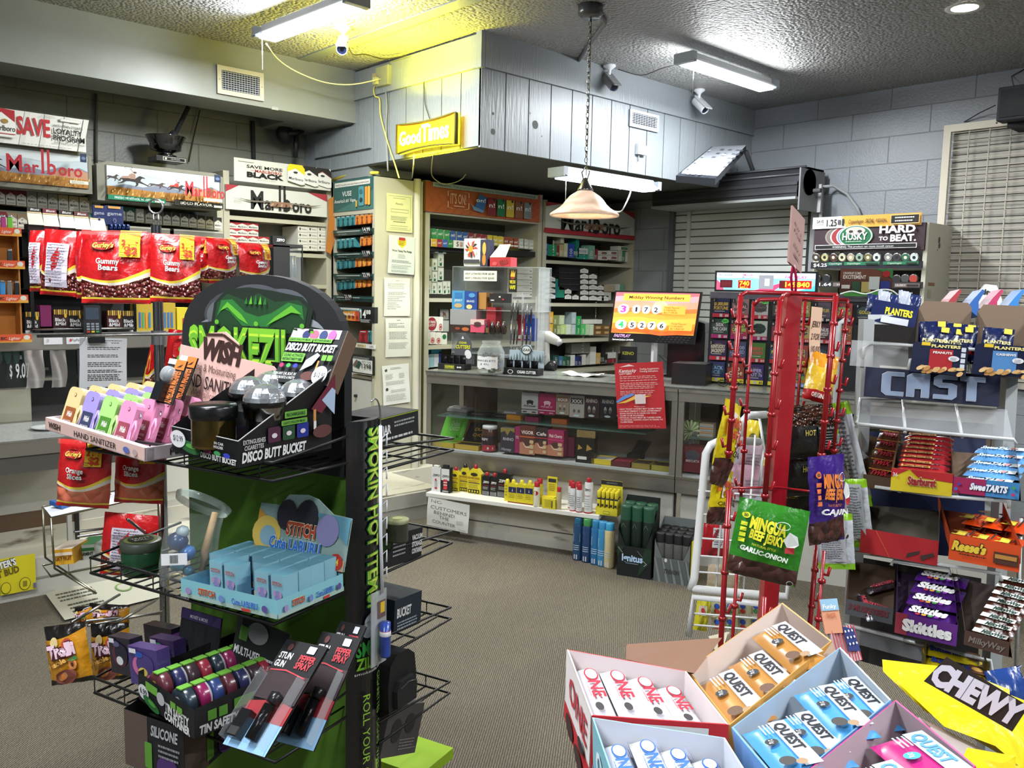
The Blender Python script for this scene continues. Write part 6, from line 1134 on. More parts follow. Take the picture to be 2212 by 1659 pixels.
def art(A2):
 A2.r(0,0,100,100,'33232a')
 for i,(x,c,l)in enumerate(((13,'6e6460','8a8078'),(18,'8a2a30','d9d0c8'),(24,'3a4a9a','c9d0e0'),(30,'1f6a44','c9d8c8'))):A2.e_(x+12,58,14,40,l,30);A2.e_(x+12.8,58,13.4,38,c,30)
 A2.e_(40,58,15.5,42,'c9d0c4',34);A2.e_(40,58,14.4,39,'17603c',34);A2.e_(40,78,9,16,'b5aca4',20);A2.e_(36,76,2,5,'2a2a28');A2.e_(44,76,2,5,'2a2a28');A2.t('HUSKY',28.5,44,26,'e9ece4',23,b=4,out='12281c');A2.fine(32,36,16,1,3,2,'c9d0c4')
 A2.t('HARD',62,66,27,'d9cfd2',31,b=6);A2.t('TO',62,38,14,'d9cfd2',8,b=5);A2.t('BEAT.',72,34,24,'d9cfd2',22,b=6);A2.r(3,8,92,18,'dcdcdc');A2.r(3.6,10,90.8,14,'121014');A2.t('WARNING: This product can cause mouth cancer.',20,13,7.5,'dcdcdc',56)
sign_face('tin_header','dark header sign reading hard to beat with round green tin',WH,1760,491,1996,540,art,.03,'33232a',.02)
def art(A2):A2.r(0,0,100,100,'c9963c');A2.p([(0,0),(33,0),(28,100),(0,100)],'dcdcd8');A2.t('SAVE',4,50,26,'1c1c1c',7,b=3);A2.fine(3,34,9,1,4,5,'8a8a8a');A2.t('1.25',14,20,56,'1c1c1c',10,b=3);A2.t('1',29,20,56,'1c1c1c',2,b=3);A2.r(25,30,3,40,'4a4a4a');A2.t('Copenhagen',35,34,34,'3a2a10',14,b=1,sh=.2);A2.t('SKOAL',51,34,34,'3a2a10',8,b=3,sh=.2);A2.t('REDSEAL',61,36,28,'3a2a10',10,b=2);A2.r(74,12,25,78,'d9b878');A2.r(74.6,20,23.8,64,'1a1614');A2.fine(78,60,17,2,26,10,'c9c9c9')
sign_face('save_strip','white and gold save strip standing on the tin cabinet header',WH,1757,471,1990,486,art,.006,'dcdcd8',.03)
TN={}
for i in range(12):
 x=1763+i*18.7+(6 if i>7 else 0);c=('4a4034','c9c08a','5a3a30','d9d2b0','b5a890','9ab5a0','7a7248','d5ddd8','8a8c90','3c3c44','2f6a52','d0dcdc')[i];a,z=WH.at(x,566+i*.1,.0)
 b=B();b.X=Matrix.Rotation(math.radians(12),4,'X');b.lathe([(.0,0),(.03,0),(.034,.004),(.034,.02),(0,.02)],'a9aaa6.m',22,(0,0,.034),'y');b.disc((0,-.001,.034),.027,c,20,'y');b.disc((0,-.0015,.034),.012,('e0dcc8','2a2a28')[i%2],12,'y');b.solo('tobacco_tin','round tobacco tin, %s from the left on the upper tray of the tin cabinet'%ORD[i],'tobacco tin',WH.P(a,z,.0),-90,'round tins on the upper tray')
for i,(x,y,c,l)in enumerate(((1765,612,'2a2a2c','black'),(1785,612,'2a2a2c','black'),(1937,614,'2c2c30','dark grey'),(1955,613,'4a4c4a','grey'),(1973,613,'b5453c','red'))):
 a,z=WH.at(x,y,.0);b=B();b.X=Matrix.Rotation(math.radians(12),4,'X');b.lathe([(.0,0),(.03,0),(.034,.004),(.034,.02),(0,.02)],'6a6a68.m',22,(0,0,.034),'y');b.disc((0,-.001,.034),.028,c,20,'y');b.solo('tobacco_tin','%s round tobacco tin on the lower tray of the tin cabinet, %s along'%(l,ORD[i]),'tobacco tin',WH.P(a,z,.0),-90,'round tins on the lower tray')
def art(A2):A2.r(0,0,100,100,'141220');A2.r(16,46,14,50,'1f5a48');A2.r(32,50,32,48,'1f6a48');A2.r(67,52,30,46,'1f6a48');A2.t('$4.25',3,30,50,'e5e5e5',13,b=2);[A2.t('Copenhagen',x,62,26,'c9d8c8',12,sh=.2)for x in(18,35,71)];A2.r(52,58,11,26,'16281f');A2.r(87,60,9,24,'16281f')
sign_face('price_strip','black and green price strip showing 4.25 under the upper tins',WH,1752,567,1992,580,art,.01,'141220',.04)
def art(A2):A2.r(0,0,100,100,'1b191c');A2.t('1.64',4,26,50,'e5e5e5',12,b=2);A2.r(18,20,26,60,'6a5c5a');A2.t('HUSKY',22,36,28,'c9c0bc',14,b=2);A2.r(76,16,22,60,'6a5c5a');A2.t('HUSKY',77,34,28,'c9c0bc',9,b=2);A2.r(87,30,10,32,'1b191c')
sign_face('price_strip','black price strip showing 1.64 under the lower tins',WH,1762,608,1992,624,art,.01,'1b191c',.04)
# frames from points, pouches, wire shelves
def FR(O,Up,up=(0,0,1)):
 """matrix at O, x towards Up, y away, z up-ish; returns (M, length)"""
 O=Vector(O);x=Vector(Up)-O;L=x.length;x.normalize();z=Vector(up);z=(z-x*z.dot(x)).normalized();y=z.cross(x)
 return Matrix(((x.x,y.x,z.x,O.x),(x.y,y.y,z.y,O.y),(x.z,y.z,z.z,O.z),(0,0,0,1))),L
def FP(a,b,up=(0,0,1)):return FR(PD(*a),PD(*b),up)
def FQ(tl,tr,bl):
 """frame of a face given upper left, upper right, lower left pixel+depth; returns M, width, height"""
 O,X,Zt=PD(*bl),PD(*tr),PD(*tl);M_,L=FR(O,O+(X-Zt),Zt-O);return M_,L,(Zt-O).length
def TF(name,label,cat,M_,group=None):
 o=thing(name,label,cat,group=group);o.matrix_world=M_;return o
def SF(b,name,label,cat,M_,group=None,bevel=0):
 o=b.solo(name,label,cat,group=group,bevel=bevel);o.matrix_world=M_;return o
def DF(src,M_,label):
 o=dup(src,(0,0,0),label);o.matrix_world=M_;return o
def TR(x=0,y=0,z=0,rx=0,ry=0,rz=0):
 return Matrix.Translation((x,y,z))@Matrix.Rotation(math.radians(rz),4,'Z')@Matrix.Rotation(math.radians(ry),4,'Y')@Matrix.Rotation(math.radians(rx),4,'X')
def _cells(cols,sc):
 def f(nt,n,b,L):
  tc=n.new('ShaderNodeTexCoord');vo=n.new('ShaderNodeTexVoronoi');vo.inputs['Scale'].default_value=sc;L(tc.outputs['Object'],vo.inputs['Vector'])
  cr=n.new('ShaderNodeValToRGB');cr.color_ramp.interpolation='CONSTANT'
  for i,c in enumerate(cols):
   e=cr.color_ramp.elements[i]if i<2 else cr.color_ramp.elements.new(0);e.position=i/len(cols);e.color=lin(c)
  sp=n.new('ShaderNodeSeparateColor');L(vo.outputs['Color'],sp.inputs[0]);L(sp.outputs[0],cr.inputs[0]);L(cr.outputs[0],b.inputs['Base Color'])
  bu=n.new('ShaderNodeBump');bu.inputs['Strength'].default_value=.9;bu.inputs['Distance'].default_value=.01;bu.invert=True;L(vo.outputs['Distance'],bu.inputs['Height']);L(bu.outputs[0],b.inputs['Normal']);b.inputs['Roughness'].default_value=.25
 return f
nodemat('gummies',_cells(['5c1a18','6e3a1e','30461f','541619','7c4e3a','463a20'],105));nodemat('orange_slices',_cells(['c0644a','b5583e','cc7a5c','a84a34'],38));nodemat('jerky',_cells(['4a2e28','5c3a30','3a2420','6e4a3a'],45));nodemat('foil_brown',_cells(['3a1c0c','6a3414','1c0e08','8c5424'],110));nodemat('nuts',_cells(['c9965a','b57f45','d9ae74','8c5c30'],60))
def pouch(name,label,cat,M_,w,h,curves,mats,art=None,bulge=.02,group=None,back='b5262a.gw',wav=.003):
 """curves: inner band limits as (a,b,c): v = a + b*u + c*sin(pi u)"""
 t=TF(name,label,cat,M_,group);b=B();cs=[(0,0,0)]+curves+[(1,0,0)]
 def S_(u,v,s=-1):return Vector((u*w,s*bulge*(math.sin(math.pi*min(max(u,0),1))**.6)*(max(0,math.sin(math.pi*min(max(v,0),1)))**.5)+wav*math.sin(u*19+v*7)*math.sin(v*13+u*5),v*h))
 for i,m in enumerate(mats):
  f=lambda u,v:S_(u,(cs[i][0]+cs[i][1]*u+cs[i][2]*math.sin(math.pi*u))*(1-v)+(cs[i+1][0]+cs[i+1][1]*u+cs[i+1][2]*math.sin(math.pi*u))*v)
  b.grid(f,14,6,m)
 b.grid(lambda u,v:S_(1-u,v,.6),8,8,back)
 b.obj('pouch',t)
 if art:b=B();art(Art(b,(0,0,0),(w,0,0),(0,0,h),100,100,e=.0005,fn=S_,nrm=Vector((0,-1,0)),k=10));b.obj('print',t)
 return t
def wire_shelf(parent,x0,x1,y0,y1,z,lip=.03,r=.0028,m='121212.s',n=16,nm='wire_shelf'):
 b=B();b.tube([(x0,y1,z),(x0,y0,z),(x1,y0,z),(x1,y1,z)],r*1.3,m);b.tube([(x0,y1,z+lip*1.7),(x0,y0,z+lip),(x1,y0,z+lip),(x1,y1,z+lip*1.7)],r*1.2,m)
 for i in range(n+1):x=x0+(x1-x0)*i/n;b.tube([(x,y1,z),(x,y0,z)]+([(x,y0,z+lip)]if i%3==0 else[]),r*.8,m,4)
 b.tube([(x0,(y0+y1)/2,z),(x1,(y0+y1)/2,z)],r,m,4);return b.obj(nm,parent)
# green and black counter rack
C0=Vector((.750,1.465,0));RW_,RD=.555,.245
MS=Matrix.Translation(C0)@Matrix.Rotation(math.radians(-72),4,'Z');WS=W((C0.x,C0.y),-72);WSB=W(WS.P(0,0,-RD)[:2],-72);WSD=W((C0.x,C0.y),18)
t=TF('novelty_rack','black wire rack with green back and dark arched header with smoke','display rack',MS)
a0,zb=WSB.at(405,900);a1,_=WSB.at(752,900);zt=WSB.at(575,594)[1];zs_=WSB.at(410,740)[1]
b=B();b.box(a0+.0,RD,0,a1,RD+.12,WSB.at(560,985)[1],['1a1c18','1a1c18','4f7a1c','1a1c18','1a1c18','1a1c18']);b.obj('back_panel',t)
b=B();N_=20;xm=(a0+a1)/2;hw=(a1-a0)/2
pts=[(a0,WSB.at(560,1000)[1]),(a1,WSB.at(560,1000)[1])]+[(xm+hw*math.cos(math.pi*i/N_),zs_+(zt-zs_)*math.sin(math.pi*i/N_)**.75)for i in range(N_+1)]
b.prism(pts,RD-.012,RD+.012,'17181a');b.obj('header_board',t)
b=B();hh=zt-pts[0][1];A2=Art(b,(a0,RD-.013,pts[0][1]),(a1-a0,0,0),(0,0,hh),100,100,e=.0007)
for i,(x,y,rx,ry,c)in enumerate(((50,78,34,16,'3c3e42'),(22,64,14,12,'7d8086'),(34,78,16,10,'5c5f64'),(78,66,14,13,'8c9096'),(66,84,15,9,'55585e'),(14,56,8,10,'a5a8ad'),(88,56,7,10,'b0b3b8'),(50,88,16,7,'4a4c52'))):A2.e_(x,y,rx,ry,c,26)
GD,GM,GL='123c1a','23702c','5fae2c';A2.o=A2.o+Vector((0,0,hh*.3));A2.V=A2.V*.72
A2.p([(6,44),(10,60),(22,62),(24,76),(32,86),(46,88),(60,86),(78,82),(84,74),(82,62),(92,60),(96,46),(90,20),(10,20)],'0c1f10')
A2.p([(24,60),(26,76),(33,83),(45,78),(52,84),(62,78),(76,80),(81,74),(79,60),(70,56),(34,56)],GD)
A2.p([(26,66),(29,78),(36,79),(44,70),(52,67),(60,70),(70,78),(78,76),(79,66),(74,72),(66,70),(58,60),(50,58),(42,60),(34,70),(30,72)],GM)
A2.p([(28,70),(33,77),(42,68),(46,61),(40,65),(33,73)],GL);A2.p([(78,70),(72,76),(62,67),(57,61),(63,65),(72,71)],GL)
for i in range(5):A2.p([(44+i*3,76),(46+i*3,76),(45.5+i*3,83-abs(i-2))],GL if i%2 else GM)
for x,y in((27,62),(79,62),(52,62),(50,57)):A2.e_(x,y,1.4,1.8,GL,8)
A2.t('SMOKEZILLA',9,32,26,'7ac02c',82,b=6,out='0d2a12',ow=5);A2.t('SMOKEZILLA',9.4,33.2,22,'b9dc3a',81,b=1);A2.t('SMOKEZILLA',9.4,31,22,'6ab02a',81,b=3)
for x,y in((6,40),(5,33),(95,44),(96,37),(95,30)):A2.e_(x,y,4,3,'3f9a2c',12,20);A2.e_(x+.5,y+.6,2,1.2,'7ac04a',10,20)
b.obj('header_print',t)
WS1=WSD;c0,_=WS1.at(747,1200);c1,_=WS1.at(817,1200);zc=WS1.at(790,905)[1]
b=B();n=10;P_=[(.0+.022*math.sin(math.pi*i/n),c0+(c1-c0)*i/n)for i in range(n+1)]
for i in range(n):b.quad((P_[i][0],P_[i][1],0),(P_[i+1][0],P_[i+1][1],0),(P_[i+1][0],P_[i+1][1],zc),(P_[i][0],P_[i][1],zc),'0f1113.g')
b.slab([(0,c0),(0,c1),(.0,c1)]+[],zc-.01,zc,'0f1113')if 0 else b.add([(p_[0],p_[1],zc)for p_ in P_],[tuple(range(n+1))],'1c1f22');b.obj('side_column',t)
b=B();gg=lambda u,v:Vector((.003+.022*math.sin(math.pi*min(max(u,0),1)),c0+(c1-c0)*u,v*zc));A2=Art(b,(0,0,0),(0,c1-c0,0),(0,0,zc),100,100,e=.0006,fn=gg,nrm=Vector((1,0,0)))
zl=lambda y:WS1.at(795,y)[1]/zc*100
A2.t('SMOKIN HOT ITEMS!',44,zl(925),40,'8fd03a',(zl(925)-zl(1300))/.118/(zc/(c1-c0))*.118,rot=-90,b=4,out='0f4020',ow=5)if 0 else None
def vt(txt,x,y0,y1,h,c,**k):
 L_=(zl(y0)-zl(y1))*zc/(c1-c0);A2.t(txt,x,zl(y0),h*(c1-c0)/zc,c,L_,rot=-90,**k)
vt('SMOKIN HOT ITEMS!',40,918,1302,40,'17502a',b=9);vt('SMOKIN HOT ITEMS!',40,920,1300,38,'8fd03a',b=3);vt('SMOKIN HOT ITEMS!',44,921,1299,28,'d0e05a',b=0)
A2.e_(55,zl(1330),24,1.6,'a9b0b5');A2.e_(40,zl(1345),16,1.4,'7d858a');A2.t('SMOKE',14,zl(1398),2.4,'2f9a3c',76,b=4);A2.t('ZILLA',14,zl(1425),1.9,'7ac02c',60,b=4);A2.t('smokezilla.com',10,zl(1436),.5,'d9d9d9',80)
vt('CIGARETTES . CIGARS . VAPES',66,1445,1655,16,'7aa83a');vt('ROLL YOUR OWN',26,1480,1700,16,'8fc03a');b.obj('column_print',t)
for z in(1.235,.955,.675,.4):wire_shelf(t,-RW_,0,0,RD,z,.035)
for z in(1.2,.96,.76,.56):
 wire_shelf(t,-.3,.0,c1+.3,c1+.005,z,.03,n=8)
Mw,Lw=FR(PD(98,928,1.93),PD(313,998,1.70));t=TF('sanitizer_tray','pink open tray of pastel hand sanitizers with tall pink back card','display box',Mw)
b=B();D_=.27;H_=.028;b.box(0,0,0,Lw,.002,H_,'dcb9b0');b.box(Lw-.002,0,0,Lw,D_,H_,'d6c6cc');b.box(0,0,0,.002,D_,H_,'d6c6cc');b.box(0,0,0,Lw,D_,.002,'d6c6cc');b.box(0,.004,0,Lw,.02,H_*.9,'dcd0d2')
A2=front(b,0,Lw,-.001,0,H_);A2.t('HAND SANITIZER',32,24,44,'2a1c1c',42,b=1);A2.t('WISH',4,30,44,'3a1c14',13,b=5,sh=.2);A2.fine(46,80,16,1,3,5,'a58a86');A2.e_(84,46,3,24,'5a6ab0',10);A2.e_(92,46,2,24,'b5a0a0',10);A2=right(b,Lw+.001,0,D_,0,H_);A2.t('HAND SANITIZER',20,22,52,'2a1c1c',70,b=1);b.obj('tray',t)
Mc,cw,ch=FQ((362,742,1.98),(565,790,1.86),(366,925,1.98));b=B();rr_=[(0,0),(cw,0),(cw,ch*.97),(cw*.97,ch),(cw*.64,ch*1.0),(cw*.6,ch*1.16),(cw*.45,ch*1.26),(cw*.28,ch*1.2),(cw*.2,ch*1.0),(0,ch)]
b.prism(rr_,0,.003,'d9b0a6');A2=front(b,0,cw,-.001,0,ch,100,100);A2.t('WISH',22,92,22,'33160e',42,b=9,sh=.1);A2.line([(26,118),(44,122),(62,112)],3,'33160e');A2.t('Hydrating & Moisturizing',4,76,9,'6a4a46',58);A2.t('HAND SANITIZER',2,56,15,'2a1618',74,b=1);A2.t('With silicone case',18,46,8,'7a5a56',44);A2.t('UP TO 500 SPRAYS',26,33,5,'7a5a56',28,b=1);A2.t('Protection while',78,74,4,'5a3c3a',18);A2.t('smelling great!',80,68,4,'5a3c3a',16)
for i in range(5):A2.e_(20+i*13,18,4.4,7,'6a4a46',16);A2.e_(20+i*13,18,3.7,6,'d9b0a6',16)
A2.e_(88,34,6,9,'5a62b5',12)
for x,y in((81,40),(84,52),(88,56),(92,52),(96,42)):A2.e_(x,y,1.4,7,'5a62b5',8,(x-88)*-4)
o=SF(b,'back_card','pink back card lettered hand sanitizer behind the pastel sanitizers','display card',Mc)
cl=(('d9c08a','8c4a1c','cream yellow'),('9a8cc9','2a3050','lilac'),('a0cf78','3f7a1c','light green'),('d98ab0','8a3a4a','pink'));SN={}
for r_ in range(5):
 for c_ in range(4):
  col,lb,nm=cl[c_];Mx=Mw@TR(.012+c_*.073,.022+r_*.045,.004,-18)
  lab='%s hand sanitizer card in the pink tray, %s of its column from the front'%(nm,ORD[r_])
  if c_ not in SN:
   t=TF('hand_sanitizer',lab,'hand sanitizer',Mx,nm+' sanitizers');w_,h=.058,.098;b=B();rad=.014;pp=[(0,0),(w_,0)]+[(w_-rad+rad*math.cos(a),h-rad+rad*math.sin(a))for a in(0,.5,1,1.57)]+[(rad+rad*math.cos(a),h-rad+rad*math.sin(a))for a in(1.57,2.1,2.6,3.14)]
   b.prism(pp,0,.02,col+'.s');b.disc((w_*.55,-.0008,h*.83),.0045,lb,10,'y');b.disc((w_*.55,-.0012,h*.83),.0032,col,10,'y');b.obj('case',t,bevel=.002)
   b=B();A2=front(b,w_*.16,w_*.88,-.0008,.006,.052);A2.r(0,0,100,100,lb);A2.t('Wish',24,54,26,'e9e4e0',52,b=3,sh=.2);A2.t('HAND SANITIZER',12,26,10,'e9e4e0',76);A2.fine(20,12,60,1,3,4,'e0d8d4');b.obj('label',t)
   b=B();b.tube([(w_+.004,.01,h*.8),(w_+.01,.008,h*.68)],.002,'c9c9cc.m',5);b.tube([(w_+.01+.008*math.sin(k*1.2),.0,h*.5+.024*math.cos(k*1.2)-.012)for k in range(6)],.0028,col+'.g',5,True);b.obj('clip',t);SN[c_]=t
  else:DF(SN[c_],Mx,lab)
for i,(x,l)in enumerate(((330,'front'),(352,'rear'))):
 Mx,w_,h=FQ((x+40+i*6,775-i*6,1.86+i*.07),(x+74+i*4,781-i*6,1.84+i*.07),(x+4,868,1.84+i*.07));t=TF('magnifier_pack','black and orange blister pack with a clear magnifier, the %s of two'%l,'blister pack',Mx)
 b=B();b.box(0,0,0,w_*1.1,.003,h,'1b1816');A2=front(b,0,w_*1.1,-.001,0,h);A2.r(0,88,44,12,'c9ccd2');A2.r(44,78,56,22,'e0702a');A2.p([(56,82),(80,84),(88,92),(74,88)],'2a1c14');A2.t('X2 PRECISION MAGNIFIER',92,2,22,'e07a3a',74*h/w_*.9,rot=90,b=3);b.obj('card',t)
 b=B();b.lathe([(0,-.012),(w_*.36,-.01),(w_*.38,0)],'c9d2d6.t30',18,(w_*.34,-.002,h*.64),'y');b.box(w_*.1,-.02,h*.02,w_*.62,0,h*.42,'17191c.g');b.obj('blister',t)
Pc=PD(515,1012,1.565);Pl=PD(372,975,1.70);Pr=PD(716,982,1.78);Md,Ld=FR(Pl,Pc);wl=Ld;Yd=(Md.inverted()@Pr);dep=.33;t=TF('bucket_display','black open display box lettered disco butt bucket with raised back card','display box',Md)
yy=Vector((Yd.x-wl,Yd.y,0)).normalized();q=lambda a,y,z:(a+yy.x*y,yy.y*y,z);H1,H2=.05,.165;dep=Vector((Yd.x-wl,Yd.y,0)).length
b=B();K1='0f1012.s'
b.add([q(0,0,0),q(wl,0,0),q(wl,0,H1),q(0,0,H1)],[(0,1,2,3)],K1);b.add([q(wl,0,0),q(wl,dep,0),q(wl,dep,H2),q(wl,0,H1)],[(0,1,2,3)],K1);b.add([q(0,0,0),q(0,dep,0),q(0,dep,H2),q(0,0,H1)],[(3,2,1,0)],K1);b.add([q(0,0,0),q(wl,0,0),q(wl,dep,0),q(0,dep,0)],[(3,2,1,0)],K1);b.add([q(0,dep,0),q(wl,dep,0),q(wl,dep,H2),q(0,dep,H2)],[(0,1,2,3)],K1)
b.tube([q(0,0,H1),q(wl,0,H1),q(wl,dep,H2)],.0014,'a5a5a5');b.obj('tray',t)
b=B();A2=Art(b,q(0,-.001,0),(wl,0,0),(0,0,H1),100,100,e=.0006);A2.t('DISCO BUTT BUCKET',46,8,20,'e6e6e6',52,b=5);A2.e_(30,34,15,26,'1f5a2a',14,20);A2.e_(33,40,9,10,'4f9a3c',12,30);A2.e_(12,58,12,34,'dcdce0',22);A2.t('$12.99',5,50,22,'3a3a40',15);A2.t('FITS IN CAR',60,72,10,'dcdcdc',22,b=2);A2.t('CUP HOLDER',60,58,10,'dcdcdc',22,b=2);[A2.e_(60+i*14,40,5,9,c,10)for i,c in enumerate(('8c2a5a','3a8a4a','2a3ab5'))]
A2=Art(b,q(wl+.001,0,0),q(yy.x*0,0,0)if 0 else Vector((yy.x,yy.y,0))*dep,(0,0,H2),100,100,e=.0006);A2.t('DISCO BUTT BUCKET',3,5,11,'e6e6e6',66,b=6,sh=.1);A2.t('EXTINGUISHES',4,25,5,'d0d0d0',22,b=2);A2.t('CIGARETTES',5,18.5,5,'d0d0d0',19,b=2);[A2.rr(28+i*15,22,13,18,2,c)for i,c in enumerate(('4a1c38','1f4a2c','1c2a8c'))];[A2.e_(34+i*15,30,3,3,'d9d0d9',8)for i in range(3)]
A2.rr(44,48,24,8,1,'6aa83a');A2.t('RECHARGEABLE',46,50,4,'16301a',20,b=2);A2.rr(40,40,28,6,1,'6aa83a');A2.t('LIGHTS FOLLOW MUSIC',42,41.5,3,'16301a',24,b=1);A2.p([(72,55),(100,94),(100,70),(84,48)],'6a1c30');A2.p([(84,64),(96,78),(100,74),(99,44)],'a9bfd9');A2.r(74,40,3,14,'c98a4a');A2.r(74,30,3,10,'dcdcdc');A2.e_(84,26,11,8,'5a3430',14);b.obj('print',t)
Mx,w_,h=FQ((613,710,1.86),(728,716,1.80),(588,824,1.80));b=B();b.box(0,0,0,w_,.004,h,'121315');b.box(w_,0,0,w_+.002,.04,h,'6a5442');A2=front(b,0,w_,-.001,0,h)
A2.r(2,82,90,17,'b5a5b0');A2.e_(30,88,7,8,'1c2a5a');A2.e_(45,88,8,9,'c05a7a');A2.e_(62,88,7,9,'2a3a6a');A2.e_(78,88,7,10,'c05a9a');A2.rr(2,74,44,7,1,'6aa83a');A2.rr(48,74,34,7,1,'6aa83a');A2.t('LIGHTS FOLLOW MUSIC',4,76,3.4,'16301a',40,b=1);A2.t('RECHARGEABLE',50,76,3.4,'16301a',30,b=1);A2.t('DISCO BUTT BUCKET',4,57,13,'e9e9e9',90,b=6,sh=.1);A2.rr(4,36,40,16,1,'6aa83a');A2.t('SOUND ACTIVATED',6,45,5,'16301a',36,b=2);A2.t('INSTANT PARTY VIBE!',6,38,5,'16301a',36,b=2);A2.p([(46,20),(50,40),(66,54),(72,50),(64,32)],'b5c9e0');A2.r(72,24,3,16,'c98a4a');A2.e_(64,12,13,8,'5a3430',14);[A2.e_(10+i*13,28,4,4,c,10)for i,c in enumerate(('a52a5a','3a9a4a','2a3ab5'))];A2.rr(78,40,8,10,1,'6aa83a');A2.rr(88,40,9,10,1,'6aa83a');A2.t('TURN ANY CAR, BOAT, RV',2,10,5,'d9d9d9',42,b=1);A2.t('OR ROOM INTO A PARTY!',2,3,5,'d9d9d9',42,b=1);A2.e_(86,14,13,16,'e2e2e6',26);A2.t('$12.99',77,10,8,'2a2a30',19)
SF(b,'back_card','black back card of the bucket display with oval white price sticker','display card',Mx)
def bucket(px,py,d,label,gold=False,src=None):
 P_=PD(px,py,d)
 if src:return dup(src,P_,label)
 t=thing('gold_jar' if gold else 'disco_bucket',label,'ashtray',P_,0,None if gold else 'clear domed buckets');b=B()
 if gold:b.lathe([(0,0),(.038,0),(.041,.01),(.041,.055)],'a8883a.k',26);b.lathe([(.041,0),(.0415,.055)],'2a2410.t40',26);b.obj('body',t);b=B();b.lathe([(.043,.055),(.045,.058),(.045,.078),(.042,.083),(0,.083)],'101112.g',28);b.obj('lid',t);return t
 b.lathe([(0,-.03),(.034,-.03),(.035,.0,'121212.g'),(.038,.002,'a9a9a5.k'),(.041,.026,'a9a9a5.k'),(.0425,.028,'121212.g'),(.0425,.036,'121212.g')],'121212.g',26);b.obj('body',t)
 b=B();b.lathe([(.041,.036),(.04,.044),(.034,.054),(.025,.062),(.012,.067),(0,.069)],'c5c9ce.f',14,smooth=False);b.obj('dome',t);return t
bucket(462,965,1.64,'gold and black jar at the front of the bucket display',True)
g_=bucket(572,906,1.66,'front bucket with faceted clear dome beside the gold jar');bucket(540,885,1.75,'left bucket with clear dome, close to the pink back card',src=g_);bucket(590,870,1.83,'rear bucket with clear dome behind the front one',src=g_);bucket(646,890,1.77,'right bucket with clear dome before the black back card',src=g_)
Pc=PD(600,1338,1.60);Pl=PD(392,1287,1.74);Pr=PD(742,1283,1.76);Md,wl=FR(Pl,Pc);Yd=Md.inverted()@Pr;dep=Vector((Yd.x-wl,Yd.y,0)).length;yy=Vector((Yd.x-wl,Yd.y,0)).normalized()
t=TF('toy_tray','light blue open tray of small blue toy boxes on the second shelf','display box',Md);b=B();H1=.036
for p0,p1 in((q(0,0,0),q(wl,0,0)),(q(wl,0,0),q(wl,dep,0)),(q(wl,dep,0),q(0,dep,0)),(q(0,dep,0),q(0,0,0))):b.quad(p0,p1,(p1[0],p1[1],H1),(p0[0],p0[1],H1),'7fbac5')
b.quad(q(0,0,.001),q(wl,0,.001),q(wl,dep,.001),q(0,dep,.001),'3a80b5');b.obj('tray',t)
b=B()
for A2,L2 in((Art(b,q(0,-.001,0),(wl,0,0),(0,0,H1),100,100,e=.0006),1),(Art(b,q(wl+.001,0,0),Vector((yy.x,yy.y,0))*dep,(0,0,H1),100,100,e=.0006),0)):
 A2.r(0,0,100,24,'9fb9b0');A2.t('STITCH',20,36,34,'b5402a',18,b=5,out='e9d0a0',ow=4);A2.t('Cute LABUBU',56,30,32,'2a6ac0',26,b=4,out='c9e0f0',ow=3);A2.rr(66,6,9,14,1,'c0302a');[A2.e_(x,44,3,20,c,10)for x,c in((10,'9a86b5'),(46,'6a86c0'),(90,'5a4a8c'))]
b.obj('print',t)
Mx,w_,h=FQ((548,1085,1.87),(742,1120,1.77),(546,1195,1.85));b=B();b.prism([(0,0),(w_,0),(w_,h),(w_*.8,h*1.02),(w_*.62,h*1.25),(w_*.5,h*1.3),(w_*.3,h*1.25),(w_*.22,h*1.02),(0,h)],0,.003,'8fa9a5');A2=front(b,0,w_,-.001,0,h);A2.p([(0,0),(30,0),(20,60),(0,90)],'d09a3c');A2.e_(12,44,16,34,'e0c05a',16);A2.e_(14,40,9,20,'8ab0c0',14);A2.p([(60,100),(100,100),(100,50)],'5a90a5');A2.p([(40,0),(100,0),(100,20),(60,26)],'c9a58a');A2.e_(32,86,11,30,'2a2630',16);A2.e_(54,88,12,34,'24222c',16);A2.e_(78,70,12,30,'8a86b5',16)
A2.t('STITCH',34,50,24,'b5452c',32,b=6,out='ecd9b0',ow=5);A2.t('Cute LABUBU',18,20,22,'2a72c8',56,b=5,out='d0e4f2',ow=4);A2.e_(92,16,7,16,'c02c20',9);A2.t('24',89,10,12,'f0d020',6,b=3);SF(b,'back_card','blue and yellow beach card lettered in red and blue behind the toy boxes','display card',Mx)
TB=None;k_=0
